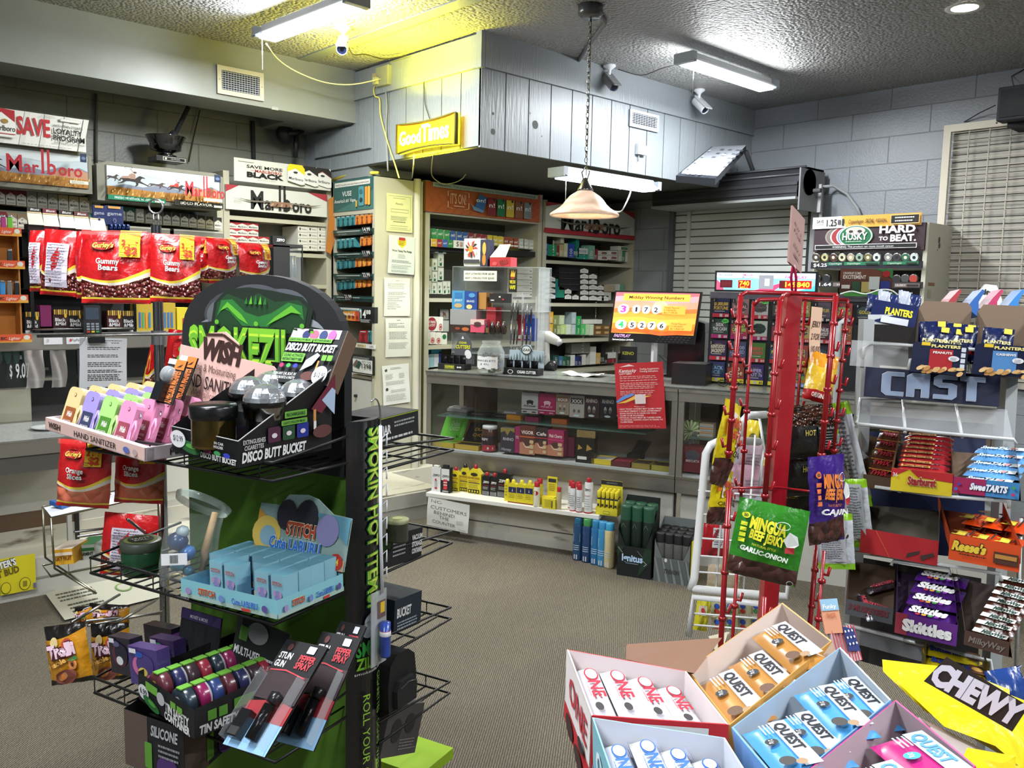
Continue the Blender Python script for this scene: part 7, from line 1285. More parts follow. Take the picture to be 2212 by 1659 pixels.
for r_ in range(4):
 for c_ in range(6):
  if r_==0 and c_ in(0,3):continue
  if r_==1 and c_ in(2,):continue
  y=dep*(.10+.2*r_)+.012;x=wl*(.03+.16*c_);Mx=Md@TR(x+yy.x*y,yy.y*y,.002,0,0,(c_*7+r_*5)%11-5);lab='small blue toy box in the tray, %s column from the left, %s from the front'%(ORD[c_],ORD[r_])
  if TB is None:
   b=B();w_=wl*.145;b.box(0,0,0,w_*.9,w_*.9,.07,['2a72c0','7fb0c0','86b5c4','86b5c4','86b5c4','5a8fa0']);A2=front(b,0,w_,-.0008,0,.062);A2.r(0,0,100,20,'c9b58a');A2.e_(50,46,26,18,'8a86b8',14);A2.e_(28,52,10,10,'b590b0',10);A2.e_(72,52,10,10,'b590b0',10);A2.e_(50,24,16,12,'6a70b0',12);A2.t('STITCH',18,80,12,'b5402a',64,b=4);A2.t('LABUBU',50,3,9,'2a62b8',44,b=3);A2=left(b,-.0008,0,w_,0,.062);A2.fine(20,60,60,4,8,2,'c9dcea');A2.r(20,4,50,18,'c9d0d9')
   TB=SF(b,'toy_box',lab,'toy box',Mx,'small blue toy boxes')
  else:DF(TB,Mx,lab)
q0=PD(306,1238,2.0);t=thing('green_jar','round green tinted jar with patterned lid on the left of the second shelf','jar',q0,0);b=B();b.lathe([(0,0),(.04,0),(.044,.01),(.044,.055),(.041,.06)],'1c4a2c.g',26);b.obj('body',t);b=B();b.lathe([(.044,.058),(.046,.06),(.046,.078),(.043,.08),(0,.08)],'4a5348.s',26);b.disc((0,0,.0806),.037,'7d8a4a',24);A2=top(b,-.03,.03,-.03,.03,.081);A2.e_(50,50,48,48,'2f332a',20);A2.t('TRAYS',16,54,18,'d9dccf',70,b=4);A2.t('ROLL',22,28,18,'d9dccf',50,b=4);b.obj('lid',t)
q0=PD(400,1262,1.82);t=thing('bagged_tumbler','clear plastic bag holding a tilted cup, blue charms and a white barcode sticker','bagged tumbler',q0,-30)
b=B();b.X=TR(0,0,0,0,8);b.lathe([(.05,0),(.058,.04),(.056,.12),(.062,.17)],'c5ccc9.t10',22);b.obj('bag',t)
b=B();b.X=TR(.04,0,.175,-28,24);b.lathe([(.056,-.01),(.06,0),(.06,.004),(.056,.006)],'9fb0a5.t55',28);b.obj('rim',t)
b=B();b.tube([(.03,.01,.0),(.04,.01,.07),(.062,.01,.15)],(.005,.008,.007),'a58a62',8);b.obj('strap',t)
b=B();[b.lathe([(0,-r_),(r_*.8,-r_*.6),(r_,0),(r_*.8,r_*.6),(0,r_)],c+'.g',12,(x,-.02,z))for x,z,r_,c in((-.01,.1,.022,'27406a'),(.008,.075,.018,'3a6aa5'),(-.012,.05,.016,'6aa0b5'),(.0,.12,.014,'b5c9d0'),(.01,.035,.012,'3a7a9a'))];b.tube([(-.01+.018*math.cos(k*.63),-.045,.02+.018*math.sin(k*.63))for k in range(10)],.0016,'c9c08a.m',5,True);b.obj('charm',t)
b=B();b.box(-.036,-.063,.062,.014,-.062,.086,'dfe0e2');[b.box(-.019+i*.0023,-.0635,.066,-.0178+i*.0023,-.063,.083,'1c1c1c')for i in range(7)];b.obj('barcode_label',t)
for i,(x,y,d,w_,c,c2,l)in enumerate(((242,1452,1.92,46,'1f1c2e','5a2a3a','dark box with pale masked figures'),(284,1476,1.84,62,'4a3a78','c96a9a','purple and pink moon box'),(330,1452,1.98,52,'3a2a5a','4f8a3c','green and purple box'),(316,1420,2.08,60,'1a1824','2a2a4a','black foil wrapped box'),(350,1440,2.05,46,'4a2060','5a2a72','plain purple box'))):
 Mx,L_=FP((x,y,d),(x+w_,y+w_*.24,d-.06));b=B();h=.082;b.box(0,0,0,L_,.03,h,[c+'.g']*6);A2=front(b,0,L_,-.001,0,h)
 if i<3:A2.e_(50,52,36,30,c2,20);A2.e_(58,58,30,26,c,20);A2.e_(50,38,16,12,('d9d9d9','d9c05a','d0a04a')[i],12);A2.e_(40,82,16,8,('5a5a7a','2a50a5','3a9a6a')[i],10);A2.r(8,84,24,12,'dfe0e6')
 SF(b,'cigarette_case',l+' on the third shelf beside the trolli bags','cigarette case',Mx)
def obox(name,label,pl,pc,pr,H1,H2,col,artf=None,arts=None,Hb=None):
 Pl,Pc,Pr=PD(*pl),PD(*pc),PD(*pr);Md,wl=FR(Pl,Pc);Yd=Md.inverted()@Pr;dep=Yd.y;x1=Yd.x-wl;t=TF(name,label,'display box',Md)
 b=B();f=lambda a,k,z:(a+x1*k,dep*k,z);b.add([f(0,0,0),f(wl,0,0),f(wl,0,H1),f(0,0,H1)],[(0,1,2,3)],col);b.add([f(wl,0,0),f(wl,1,0),f(wl,1,H2),f(wl,0,H1)],[(0,1,2,3)],col);b.add([f(0,0,0),f(0,1,0),f(0,1,H2),f(0,0,H1)],[(3,2,1,0)],col);b.add([f(0,0,.001),f(wl,0,.001),f(wl,1,.001),f(0,1,.001)],[(0,1,2,3)],col);b.add([f(0,1,0),f(wl,1,0),f(wl,1,Hb or H2),f(0,1,Hb or H2)],[(0,1,2,3)],col);b.obj('tray',t)
 b=B()
 if artf:artf(Art(b,f(0,0,0),(wl,0,0),(0,0,H1),100,100,e=.0009))
 if arts:arts(Art(b,f(wl,0,0),Vector((x1,dep,0)),(0,0,H1),100,100,e=.0009))
 if b.v:b.obj('print',t)
 return t,Md,wl,x1,dep
def a1_(A2):A2.t('TIN SAFETY',50,30,28,'e6e6e6',42,b=6);A2.t('CONTAINER',50,2,26,'e6e6e6',44,b=6);A2.e_(12,42,10,26,'dcdce0',22);A2.t('6.99',6,36,20,'2a2a30',13,b=1);A2.e_(28,20,12,22,'236a2c',14,30);A2.e_(30,26,6,10,'4f9a3c',12,30);A2.rr(20,66,22,30,2,'6aa83a');A2.rr(66,66,9,22,1,'6aa83a');A2.rr(78,66,9,22,1,'6aa83a');A2.e_(50,72,7,22,'b5b5b9',16)
def a2_(A2):A2.t('TIN SAFETY CONTAINER',4,8,28,'d9d9d9',78,b=6,sh=.1);[A2.rr(12+i*10,44,8,34,1,'5a9432')for i in range(2)];A2.rr(36,50,24,36,1,'5a9432')
t,Md,wl,x1,dp=obox('tin_display','black open tray lettered tin safety container holding round tins',(300,1510,1.80),(420,1598,1.64),(640,1490,1.82),.06,.075,'141416',a1_,a2_,.1)
TC=['5a2a34','24303a','2a2a50','7a1c4a','3a2a30','2a3a6a','8c2a3a'];cc={}
for r_ in range(2):
 for i in range(7):
  k=.08+i*.125;Mx=Md@TR(wl*(.27+.42*r_)+x1*k,dp*k,.042,0,0,6);lab='round patterned tin standing on edge, %s from the front in the %s row'%(ORD[i],('left','right')[r_]);c=TC[(i*2+r_)%7]
  t=TF('round_tin',lab,'round tin',Mx,'round tins in the black tray');b=B();b.lathe([(0,-.012),(.028,-.012),(.032,-.009),(.033,0),(.033,.008)],c+'.g',22,(0,0,0),'y');b.e=0;A2=front(b,-.026,.026,-.0125,-.026,.026);A2.e_(50,50,40,40,c,16);A2.e_(44,54,22,26,('c9a52a','c9c9d2','c04a7a','4a90b0')[(i+r_)%4],9);A2.e_(60,40,14,16,('1c1c2a','b02a3a')[i%2],8);b.obj('lid',t)
  b=B();b.lathe([(.0325,.002),(.0325,.012),(.03,.014),(0,.014)],('1a1a1c','a5a5a9','3a2a2a')[i%3]+'.g',22,(0,0,0),'y');b.box(-.008,-.013,.0315,.01,.012,.034,'6aa83a');b.obj('base',t)
Mx,w_,h=FQ((492,1340,1.9),(600,1385,1.82),(488,1470,1.88));b=B();b.box(0,0,0,w_,.003,h*1.15,'151617');A2=front(b,0,w_,-.001,0,h);A2.t('MULTI-USE!',4,52,13,'dcdcdc',50,b=4);A2.fine(60,58,36,3,9,4,'c9c9c9');A2.e_(44,96,20,18,'7d7f82',18);A2.rr(10,76,16,24,2,'4f7a2c');A2.e_(40,14,30,14,'1f5a24',18,-10);A2.e_(46,16,18,7,'4f9a2c',14,-10);SF(b,'back_card','black back card lettered multi-use behind the round tins','display card',Mx)
Mx,w_,h=FQ((385,1310,1.98),(470,1335,1.92),(380,1430,1.97));b=B();b.box(0,0,0,w_,.003,h,'1a1b1f');A2=front(b,0,w_,-.001,0,h);A2.r(0,82,100,18,'3a2a5a');A2.t('MONEY & MORE',24,86,6,'c9c9d2',44,b=2);[A2.e_(60-i*3,18+i*3,36-i*7,12-i*2,('2a6a20','1a3a18')[i%2],16,-8)for i in range(5)];SF(b,'back_card','black card with purple top and green swirls behind the cigarette cases','display card',Mx)
for i,(tl,tr,bl,l)in enumerate((((605,1380,1.66),(692,1398,1.60),(482,1608,1.52),'front'),((660,1362,1.72),(742,1378,1.68),(590,1600,1.58),'middle'),((690,1338,1.8),(745,1350,1.78),(640,1560,1.66),'rear'))):
 Mx,w_,h=FQ(tl,tr,bl);w_*=1.0;t=TF('stun_gun_pack','black red and blue blister pack lettered stun gun, the %s of three'%l,'blister pack',Mx,None);b=B();b.box(0,0,0,w_,.003,h,'141416.g');A2=front(b,0,w_,-.001,0,h);A2.r(0,0,100,26,'8ab5d9');A2.p([(0,26),(100,26),(100,42),(60,46),(0,40)],'a52c34');A2.r(0,44,100,26,'3a2c30');A2.r(0,70,100,30,'151517');A2.line([(4,70),(40,72),(90,68)],1.2,'c0404a');A2.t('STUN',6,82,6,'e9e9e9',30,b=4);A2.t('GUN',6,74,6,'e9e9e9',24,b=4);A2.t('PEPPER',54,82,6,'c04048',38,b=5);A2.t('SPRAY',54,75,6,'c04048',36,b=5);A2.e_(22,93,6,3.5,'5a3030',12);A2.rr(64,90,18,7,1,'dcdce2');b.obj('card',t)
 b=B();b.tube([(w_*.62,-.012,h*.08),(w_*.62,-.014,h*.38)],.011,'2a2a2e.f',10);b.lathe([(0,0),(.012,.002),(.013,.02),(0,.026)],'1c1c1f.g',12,(w_*.62,-.012,h*.39));b.box(w_*.1,-.018,h*.06,w_*.34,-.002,h*.3,'15161a.g');b.box(w_*.12,-.02,h*.07,w_*.32,-.018,h*.14,'b5b5b8.m');b.obj('stun_gun',t)
 b=B();b.box(w_*.04,-.026,h*.03,w_*.94,-.025,h*.66,'d5dde2.t2');b.box(w_*.04,-.026,h*.03,w_*.045,0,h*.66,'d5dde2.t12');b.box(w_*.94,-.026,h*.03,w_*.945,0,h*.66,'d5dde2.t12');b.obj('blister',t)
def a3_(A2):A2.r(0,0,40,100,'5a4a42');A2.t('SILICONE',46,70,18,'b5b5b9',44,b=4,sh=.1);A2.rr(36,10,12,46,2,'5a9432');A2.e_(74,20,18,22,'4a2a6a',14);A2.fine(60,56,36,3,9,4,'8a8a8e')
obox('silicone_display','black open box lettered silicone with printed pouches on the lowest shelf',(272,1650,1.78),(400,1700,1.7),(520,1640,1.9),.12,.12,'161618',a3_,a3_,.14)
b=B();pts=[WSD.px(802,868,.06),WSD.px(812,862,.06),WSD.px(820,880,.06),WSD.px(822,920,.05)];b.tube(smooth(pts),.0018,'b5b5b5.m');b.tube([WSD.px(822,920,.05),WSD.px(822,1150,.05),WSD.px(826,1280,.05)],.004,'e0e2e8',6)
for i in range(9):p_=WSD.px(823,950+i*36,.05);b.tube([p_,p_+Vector((.012,-.004,.012)),p_+Vector((.012,-.004,-.014))],.002,'e0e2e8',5)
b.solo('clip_strip','white plastic hanging strip with hooks on the lettered column','clip strip')
p_=WSD.px(832,1418,.06);t=thing('pepper_spray_pack','clear blister pack with blue canister and red cap on the clip strip','blister pack',p_,0);b=B();h=WSD.px(832,1345,.06).z-p_.z;b.lathe([(0,0),(.011,0),(.012,.004),(.012,h*.62),(.0125,h*.63,'dcdcdc'),(.0125,h*.76,'dcdcdc'),(.0115,h*.77,'b0202a'),(.0115,h),(0,h)],'2a4aa5.g',14);b.obj('canister',t)
b=B();b.X=Matrix.Rotation(math.radians(18),4,'Z');b.box(-.03,.014,-.02,.022,.016,h*1.9,'c9ced2.t35');b.box(-.01,.012,h*1.1,.016,.0135,h*1.6,'6a5050');b.box(-.002,.011,h*1.25,.012,.012,h*1.55,'d9b82c');b.obj('blister',t)
WR_=W(WS.P(.0,0,0)[:2],18)
def rbox(x0,y0,x1,y1,skew,name,label,col,art,off=.0):
 """side-on box on the far side shelves: lower left / right pixels differ by skew"""
 O,X=WR_.px(x0,y1,off),WR_.px(x1,y1+skew,off);Mx,L_=FR(O,X);h=WR_.at(x0,y0,off)[1]-O.z;b=B();b.box(0,0,0,L_,.12,h,col);art(front(b,0,L_,-.001,0,h));return SF(b,name,label,'display box',Mx)
rbox(822,905,904,962,-24,'jar_display','black box lettered storage jar on the far side of the rack','141517',lambda A2:(A2.t('JAR',4,36,32,'dcdcdc',22,b=6),A2.fine(34,70,56,2,14,7,'9a9c9a'),A2.fine(2,12,94,1,4,9,'c9c9c9'),A2.r(0,96,100,4,'8a9a2c')))
rbox(822,1165,910,1233,-30,'container_display','black box lettered vacuum storage container behind the lettered column','121315',lambda A2:(A2.rr(2,54,18,40,2,'2f5a2c'),A2.fine(26,70,36,4,13,5,'9a9c9a'),A2.t('VACUUM',72,66,16,'dcdcdc',26,b=5),A2.t('STORAGE',72,44,16,'dcdcdc',26,b=5),A2.t('CONTAINER',72,22,16,'dcdcdc',26,b=5)))
rbox(850,1300,908,1372,-26,'bucket_box','black and blue box lettered bucket behind the hanging blister pack','16222e',lambda A2:(A2.t('BUCKET',8,46,26,'dcdcdc',52,b=5),A2.fine(10,28,80,3,9,4,'9aa5b0')))
p_=WR_.px(858,1168,.03);b=B();b.lathe([(0,0),(.024,0),(.025,.004),(.025,.042),(.026,.044,'8a8c6a'),(.026,.05,'8a8c6a'),(0,.051,'a5a87a')],'34382c.g',24);b.disc((0,0,.0515),.0119,'c9c98a',14);b.solo('patterned_tin','camouflage patterned tin standing in the vacuum container box','tin',p_)
p_=WR_.px(854,1520,.02);t=thing('mini_backpack','small black backpack hanging above the clear topped box at the rack side','backpack',p_,18);b=B();b.prism([(-.05,0),(.05,0),(.054,.06),(.046,.11),(.02,.13),(-.02,.13),(-.046,.11),(-.054,.06)],-.02,.04,'141414');b.obj('bag',t,bevel=.012);b=B();b.prism([(-.036,.008),(.036,.008),(.038,.05),(.026,.07),(-.026,.07),(-.038,.05)],-.034,-.02,'1c1c1d');b.tube([(-.03,-.036,.055),(0,-.037,.062),(.03,-.036,.055)],.002,'3a3a3c.g');b.obj('pocket',t,bevel=.006)
rbox(820,1535,896,1640,-14,'clear_box','grey printed box with faint glasses drawings below the small backpack','4a4644',lambda A2:(A2.e_(30,50,14,24,'2c2a2a',14),A2.e_(66,62,14,20,'2c2a2a',14),A2.fine(44,30,50,4,6,2,'8a8684')))
p_=PZ(870,1652,.3);b=B();b.box(-.06,-.1,0,.1,.1,.03,'a5cf2c');b.solo('green_box','bright lime box at the foot of the rack by the carpet','box',p_,18)
# left counter
LC=W((0,4.95),0);LX0,LX1=-1.2,2.85;ZL=1.33
t=thing('display_case','steel framed glass case on the platform behind the candy bag rack','display case',(LX0,4.95,.2))
L=LX1-LX0;z=lambda v:v-.2
b=B();b.box(0,0,z(1.24),L,.5,z(1.255),'brushed');b.box(0,-.01,z(1.245),L,.03,z(1.325),'brushed');b.box(0,.47,z(1.245),L,.5,z(1.325),'brushed');b.box(0,-.015,z(.84),L,.5,z(.87),'brushed');b.obj('frame',t)
for x,c in((LC.at(168,800)[0],'6a6c70'),(LC.at(222,800)[0],'3a3c40'),(LX1-.04,'6a6c70')):
 b=B();b.box(x-LX0,0,z(.87),x-LX0+.03,.03,z(1.245),c+'.m');[b.box(x-LX0+.011,-.001,z(.89+i*.04),x-LX0+.019,0,z(.91+i*.04),'26282a')for i in range(8)];b.obj('upright',t)
b=B();b.box(0,-.015,z(1.325),L,.5,z(ZL),'767874.g');b.obj('glass_top',t)
b=B();b.box(0,.008,z(.87),L,.012,z(1.245),'ccd6d4.t2');b.obj('glass_front',t)
b=B();b.box(0,.4,z(.87),L,.42,z(1.245),'3a3a38');b.box(0,.4,z(1.1),LC.at(150,800)[0]-LX0,.39,z(1.115),'c9c5b0');b.box(0,.2,z(1.06),LC.at(160,800)[0]-LX0,.4,z(1.075),'c9c5b0');b.box(0,.05,z(.87),LC.at(70,800)[0]-LX0,.2,z(1.05),'b5b09a');b.box(LC.at(255,800)[0]-LX0,.2,z(1.02),L,.4,z(1.035),'c9c5b0');b.obj('interior',t)
b=B();b.box(0,.02,0,L,.5,z(.84),'c9c6ba');b.box(0,.012,z(.39),L,.02,z(.84),'d2d0c6');b.box(0,.01,z(.3),LC.at(163,1150)[0]-LX0,.02,z(.39),'6a5340');b.box(0,.008,z(.2),L,.02,z(.3),'worn_white');b.box(LC.at(163,1150)[0]-LX0,.0,z(.2),LC.at(172,1150)[0]-LX0,.02,z(.42),'1c1b1a');b.obj('base_cabinet',t)
t=thing('counter_ledge','lower steel edged ledge projecting in front of the left glass case','counter',(LX0,4.37,.2));L=1.62-LX0
b=B();b.box(0,0,z(.835),L,.565,z(.87),'9a9d9c.g');b.box(0,-.01,z(.8),L,.0,z(.865),'brushed');b.box(0,.0,z(.72),L,.03,z(.8),'55524c.s');b.box(0,-.012,z(.865),L,.0,z(.872),'c9c9c4.m');b.obj('ledge',t)
for i in range(5):b=B();x=.3+i*.52;b.box(x,.03,0-.005,x+.02,.05,z(.8),'b5b3a9');b.obj('support_bracket',t)
q=LC.P(LC.at(72,925)[0],.872,.3);b=B();b.lathe([(0,0),(.07,.002),(.085,.01),(.08,.011),(.06,.004),(0,.004)],'c5c8c4.g',24);b.solo('glass_dish','small clear dish lying on the left counter ledge','dish',q)
for i,(x0,x1,tx_)in enumerate(((94,135,''),(143,183,'PayPass'),(185,214,'Pay'),(465,500,'VISA'))):
 def art(A2):A2.r(0,0,100,100,'dcdce0');A2.t(tx_,30,36,34,'2a2a2c',50);A2.e_(22,50,6,20,('b5b5b5','c9303a','1c1c1c','2a4ab5')[i],10)
 sign_face('payment_sticker',('blank white','red arrow','small pay','blue')[i]+' payment sticker on the left case rail',LC,x0,727-i//3*5,x1,744-i,art,.002,'dcdce0',.014)
def art(A2):A2.r(0,0,100,100,'101214');A2.r(58,86,42,12,'dcdcdc');A2.t('$',40,34,36,'ececec',8,b=2);A2.t('9.07',58,30,44,'ececec',44,b=3);[A2.e_(10+i*26,104,11,32,'1c4a44',14)for i in range(4)]
sign_face('price_strip','black price strip reading 9.07 inside the left case',LC,-10,768,64,836,art,.01,'101214',-.03)
for i,(x0,x1)in enumerate(((52,97),(112,150))):
 a,c,z0,z1=LC.rect(x0,757,x1,837,.02);b=B();b.grid(lambda u,v:Vector(((c-a)*(u*(.86+.14*v)+.07*math.sin(v*5)),-.015+.008*math.sin(u*9+v*4),(z1-z0)*v)),8,8,'b5aeaa.t62');b.solo('plastic_bag','cloudy plastic bag hanging on the left case post, %s one'%('larger','smaller')[i],'plastic bag',LC.P(a,z0,.02 if i==0 else-.02))
def blk(A2):A2.r(0,0,100,22,'c9c9c6');A2.t('Black',12,52,15,'ececec',70,b=3);A2.t('&Mild',12,34,15,'ececec',72,b=3);[A2.r(6+i*13,82,9,22,('d0a43a','8a6a2a','e0c060')[i%3])for i in range(7)];A2.e_(80,76,9,9,'e0b82c',12)
boxes(LC,0,0,1,[(x,y,x+32,y+49,c,'black cigarillo box, %s from the left on the left case'%ORD[i],blk)for i,(x,y,c)in enumerate(((55,676,'1d1413'),(116,671,'3a1a1a'),(148,673,'1b1515'),(232,673,'4a1a1c'),(264,674,'1d1615')))]+[(88,660,112,706,'7c1f5a','bright purple cloth box between the cigarillo boxes')],'cigarillo_box','box',None,-.06,.08)
boxes(LC,0,0,1,[(296,655,335,722,'b59a2c','yellow lighter tray behind the candy rack pole',lambda A2:[A2.r(12+i*18,20,10,50,('2a5ab5','3a9a6a','d98a2c','2a7ab5')[i])for i in range(4)]),(352,655,380,722,'b59a2c','yellow tube tray right of the candy rack pole',lambda A2:[A2.r(10+i*26,20,16,50,'3a6aa5')for i in range(3)]),(383,665,412,722,'d0bc2a','bright yellow carton by the dark arched header',lambda A2:A2.r(40,10,30,50,'b02c2a')),(300,640,350,652,'d0bc2a','yellow strip tray above the lighter tray')],'counter_display','display box',None,-.1,.1)
s0,z0=LC.at(181,722,.02);s1,_=LC.at(220,722,.02);h=LC.at(181,660,.02)[1]-z0;w_=s1-s0;t=thing('card_terminal','black card payment terminal with grey screen on the left case','card terminal',LC.P(s0,z0,.02),0,None);b=B();b.prism([(0,0),(w_,0),(w_*.96,h),(w_*.04,h)],-.0,.05,'1d1f22.s');b.obj('body',t)
b=B();A2=front(b,0,w_,-.001,0,h);A2.r(12,50,74,42,'3c4654.g');[A2.rr(16+(i%3)*25,32-(i//3)*9,18,6,1,('8a8f99','8a8f99','8a8f99','8a8f99','8a8f99','8a8f99','8a8f99','8a8f99','8a8f99','b02c2a','d0b02a','3a8a4a')[i])for i in range(12)];b.obj('keypad',t)
def art(A2):A2.fine(30,95,60,2,4,1.2,'3a3a3c');[A2.fine(16,y,76,n_,3,1.2,'3a3a3c')for y,n_ in((83,2),(70,2),(57,3),(44,2),(36,4),(14,2))];A2.p([(0,86),(12,100),(0,100)],'a9a9ad')
paper(166,730,272,850,'typed warning sheet clipped under the steel rail beside the candy rack',art,2,.9,LC,'d0d2d4')
b=B();a,z0=LC.at(190,742,.93);b.box(0,-.01,0,.07,.01,.03,'17181a.g');b.solo('binder_clip','black binder clip at the top of the typed warning sheet','clip',LC.P(a,z0,.93),0,None,None,.004)
s0,z0=LC.at(70,722,-.02);s1,_=LC.at(290,722,-.02);zt=LC.at(72,497,-.02)[1]
t=thing('tobacco_rack','black wire tobacco rack on the left case behind the candy bags','rack',LC.P(s0,ZL,-.02));b=B()
for x in(0,s1-s0):b.box(x,0,0,x+.014,.014,zt-ZL,'3a3a3c.m');b.box(x,.2,0,x+.014,.21,zt-ZL,'2a2a2c')
for zz in(.02,.235,.4,zt-ZL):b.tube([(0,0,zz),(s1-s0,0,zz)],.005,'a5a5a8.m');b.box(0,.0,zz-.01,s1-s0,.21,zz-.006,'1a1a1a')
b.box(0,.2,0,s1-s0,.205,zt-ZL,'1f1d1c');b.obj('frame',t)  # dark back sheet added to stand in for shade inside the rack
for i,(x,c,l)in enumerate(((62,'2a1c1c','black'),(96,'6a1a28','maroon'),(131,'2c1c1c','dark brown'),(164,'5c2024','wine red'),(198,'1f5a52','teal'))):
 y=446+i*3.4;a,zb_=LC.at(x,y+50,.0);c_,_=LC.at(x+33,y,0);h=LC.at(x,y,0)[1]-zb_;w_=c_-a;t=thing('flip_top_box','box with raised white flap and %s lettered top in the tobacco rack'%l,'box',LC.P(a,zb_,0));b=B();b.box(0,.01,0,w_*.96,.09,h*.25,c);b.obj('box',t)
 b=B();b.add([(0,0,h*.22),(w_*.97,0,h*.22),(w_*.93,.03,h*.74),(.002,.03,h*.74)],[(0,1,2,3)],'dcd6c6');b.add([(.002,.03,h*.74),(w_*.93,.03,h*.74),(w_*.9,.04,h),(.006,.04,h)],[(0,1,2,3)],c);A2=Art(b,(.002,.029,h*.74),(w_*.9,0,0),(0,.01,h*.26),100,100,e=.0008);A2.r(0,0,100,20,'d0bc8a');A2.t('Blunt',24,42,36,'dcdcd8',60,sh=.3,b=2);b.obj('flap',t)
gm=lambda A2:(A2.t('game',10,52,18,'b5b9c9',80,b=1),A2.r(16,86,68,12,'d09a4a'),A2.e_(50,24,10,13,'8a90b5',6),A2.e_(50,24,7,10,'1c2a5a',6))
boxes(LC,0,0,1,[(201,443,228,484,'1c2a5c','navy card lettered game behind the teal box',gm),(228,444,267,486,'1a2858','navy card lettered game in front',gm)],'game_card','card',None,-.03,.01)
for i in range(5):a,zb_=LC.at(234+i*9,503,.02);b=B();blob_bag(b,.012,0,.028,.045,'18264f.f');b.solo('navy_pouch','navy foil pouch under the game card, %s from the left'%ORD[i],'pouch',LC.P(a,zb_,.02))
LD=W((0,4.8),0);s0=LD.at(-30,700)[0];s1=LD.at(62,700)[0];zz=[LD.at(30,y)[1]for y in(735,650,577,507)]
t=thing('lighter_display','orange and yellow tiered lighter display on the left case edge','display stand',LD.P(s0,ZL));b=B();w_=s1-s0;b.box(w_*.25,.1,0,w_*.82,.11,zz[3]-ZL+.05,'b5742c');b.box(w_*.8,.0,0,w_*.84,.1,zz[3]-ZL,'b5742c');b.obj('stand',t)
for i,v in enumerate(zz):
 b=B();x=w_*(1.02-i*.05);b.box(0,-.03,v-ZL-.0,x,.1,v-ZL+.006,'c97a2c');b.box(0,-.034,v-ZL-.01,x,-.03,v-ZL+.03,'d9542c');A2=front(b,0,x,-.0345,v-ZL-.01,v-ZL+.03);A2.r(0,0,100,16,'d99a3a');A2.p([(70,0),(82,60),(100,30),(100,0)],'e0a03a');A2.e_(88,60,8,30,'e0d8c9',12);A2.t('BIC',28,36,34,'1c1c1c',14,b=4);A2.t('Lighter',46,34,36,'e9ded0',26,sh=.3,b=1);b.obj('tier',t)
for i,(x,yb_,c,l)in enumerate(((2,497,'a52c7a','magenta'),(16,497,'6ab52c','green'),(0,637,'3a8ac9','blue'),(15,638,'6f6f6c','grey'),(31,639,'1c1c1e','black'),(16,570,'2a2a2c','striped black'))):
 a,v=LD.at(x,yb_);b=B();w2=LD.at(x+13,yb_)[0]-a;b.box(0,-.006,0,w2*.9,.006,.06,c+'.g');b.box(w2*.1,-.005,.06,w2*.8,.005,.072,'a9a9ab.m');b.solo('lighter','%s pocket lighter standing in the orange display'%l,'lighter',LD.P(a,v,.0),0,None,None,.003)
s0,z0=LC.at(592,700,-.1);s1,_=LC.at(655,700,-.1);zt=LC.at(600,530,-.1)[1];w_=s1-s0;t=thing('counter_case','black lockable counter case with lettered top and clear right side','display case',LC.P(s0,ZL,-.1));b=B();b.box(0,0,0,w_*.55,.16,zt-ZL,'1b1c1e');b.box(0,0,zt-ZL-.01,w_,.16,zt-ZL+.01,'202124');b.box(w_*.98,0,0,w_,.01,zt-ZL,'202124');b.box(w_*.1,.05,zt-ZL+.01,w_*.55,.08,zt-ZL+.06,'17181a');b.box(w_*.55,.02,0,w_*.98,.025,zt-ZL,'c9d0d2.t12');A2=front(b,w_*.1,w_*.55,.049,zt-ZL+.01,zt-ZL+.06);A2.t('ZIPPO',28,34,34,'d9d9d9',60,b=4,sh=.1);b.obj('cabinet',t)
for i in range(4):b=B();b.tube([(w_*(.6+.09*i),.06,zt-ZL-.06),(w_*(.62+.09*i),.06,zt-ZL-.14-.02*(i%2)),(w_*(.6+.09*i),.06,zt-ZL-.2)],.008,('8a8c90.m','3a3c3e.g')[i%2],6);b.obj('chained_lighter',t)
def art(A2):A2.r(0,0,100,100,'d9cc1c');A2.t("LIGHTER'S",-44,68,18,'f2f2ee',92,b=6,rot=9,out='1c1c1a',ow=9);A2.t('BEST BUD',-36,46,18,'6a5a0c',92,b=6,rot=9);A2.e_(68,22,16,18,'4a4610',18);A2.e_(68,22,14.5,16.5,'d9cc1c',18);A2.r(62,14,12,16,'8a801a');A2.e_(14,20,14,16,'4a4610',18);A2.e_(14,20,12.5,14.5,'d9cc1c',18);A2.r(90,6,9,14,'6a6a8a')
sign_face('lighter_plate','yellow plate about lighters leaning on the platform edge',W((0,4.7),0),-2,1210,78,1272,art,.01,'d9cc1c')
# candy bag rack
pp=PD(343,742,2.45);t=thing('candy_bag_rack','steel pole rack with ring top, arms and wire trays of gum','rack',(pp.x,pp.y,0));kx=lambda x,y,d=2.45:PD(x,y,d)-Vector((pp.x,pp.y,0))
zt=kx(340,490).z;b=B();b.cyl((0,0,.05),.014,zt-.05,'8f9196.k',14);b.cyl((0,0,kx(340,722).z-.03),.02,.04,'b5b7ba.m',14);b.cyl((0,0,0),.16,.05,'3a3a3c',24);b.obj('pole',t)
Rr=Vector((RT.x,RT.y,0));b=B();cz=kx(337,449);b.tube([Vector((0,0,cz.z))+Rr*(.02*math.cos(a))+Vector((0,0,.02*math.sin(a)))for a in[k*.524 for k in range(12)]],.0028,'b5b5b8.m',6,True);b.tube([Rr*.007+Vector((0,0,cz.z-.02)),Rr*.007+Vector((0,0,zt))],.002,'b5b5b8.m');b.tube([Rr*-.007+Vector((0,0,cz.z-.02)),Rr*-.007+Vector((0,0,zt))],.002,'b5b5b8.m');b.obj('ring',t)
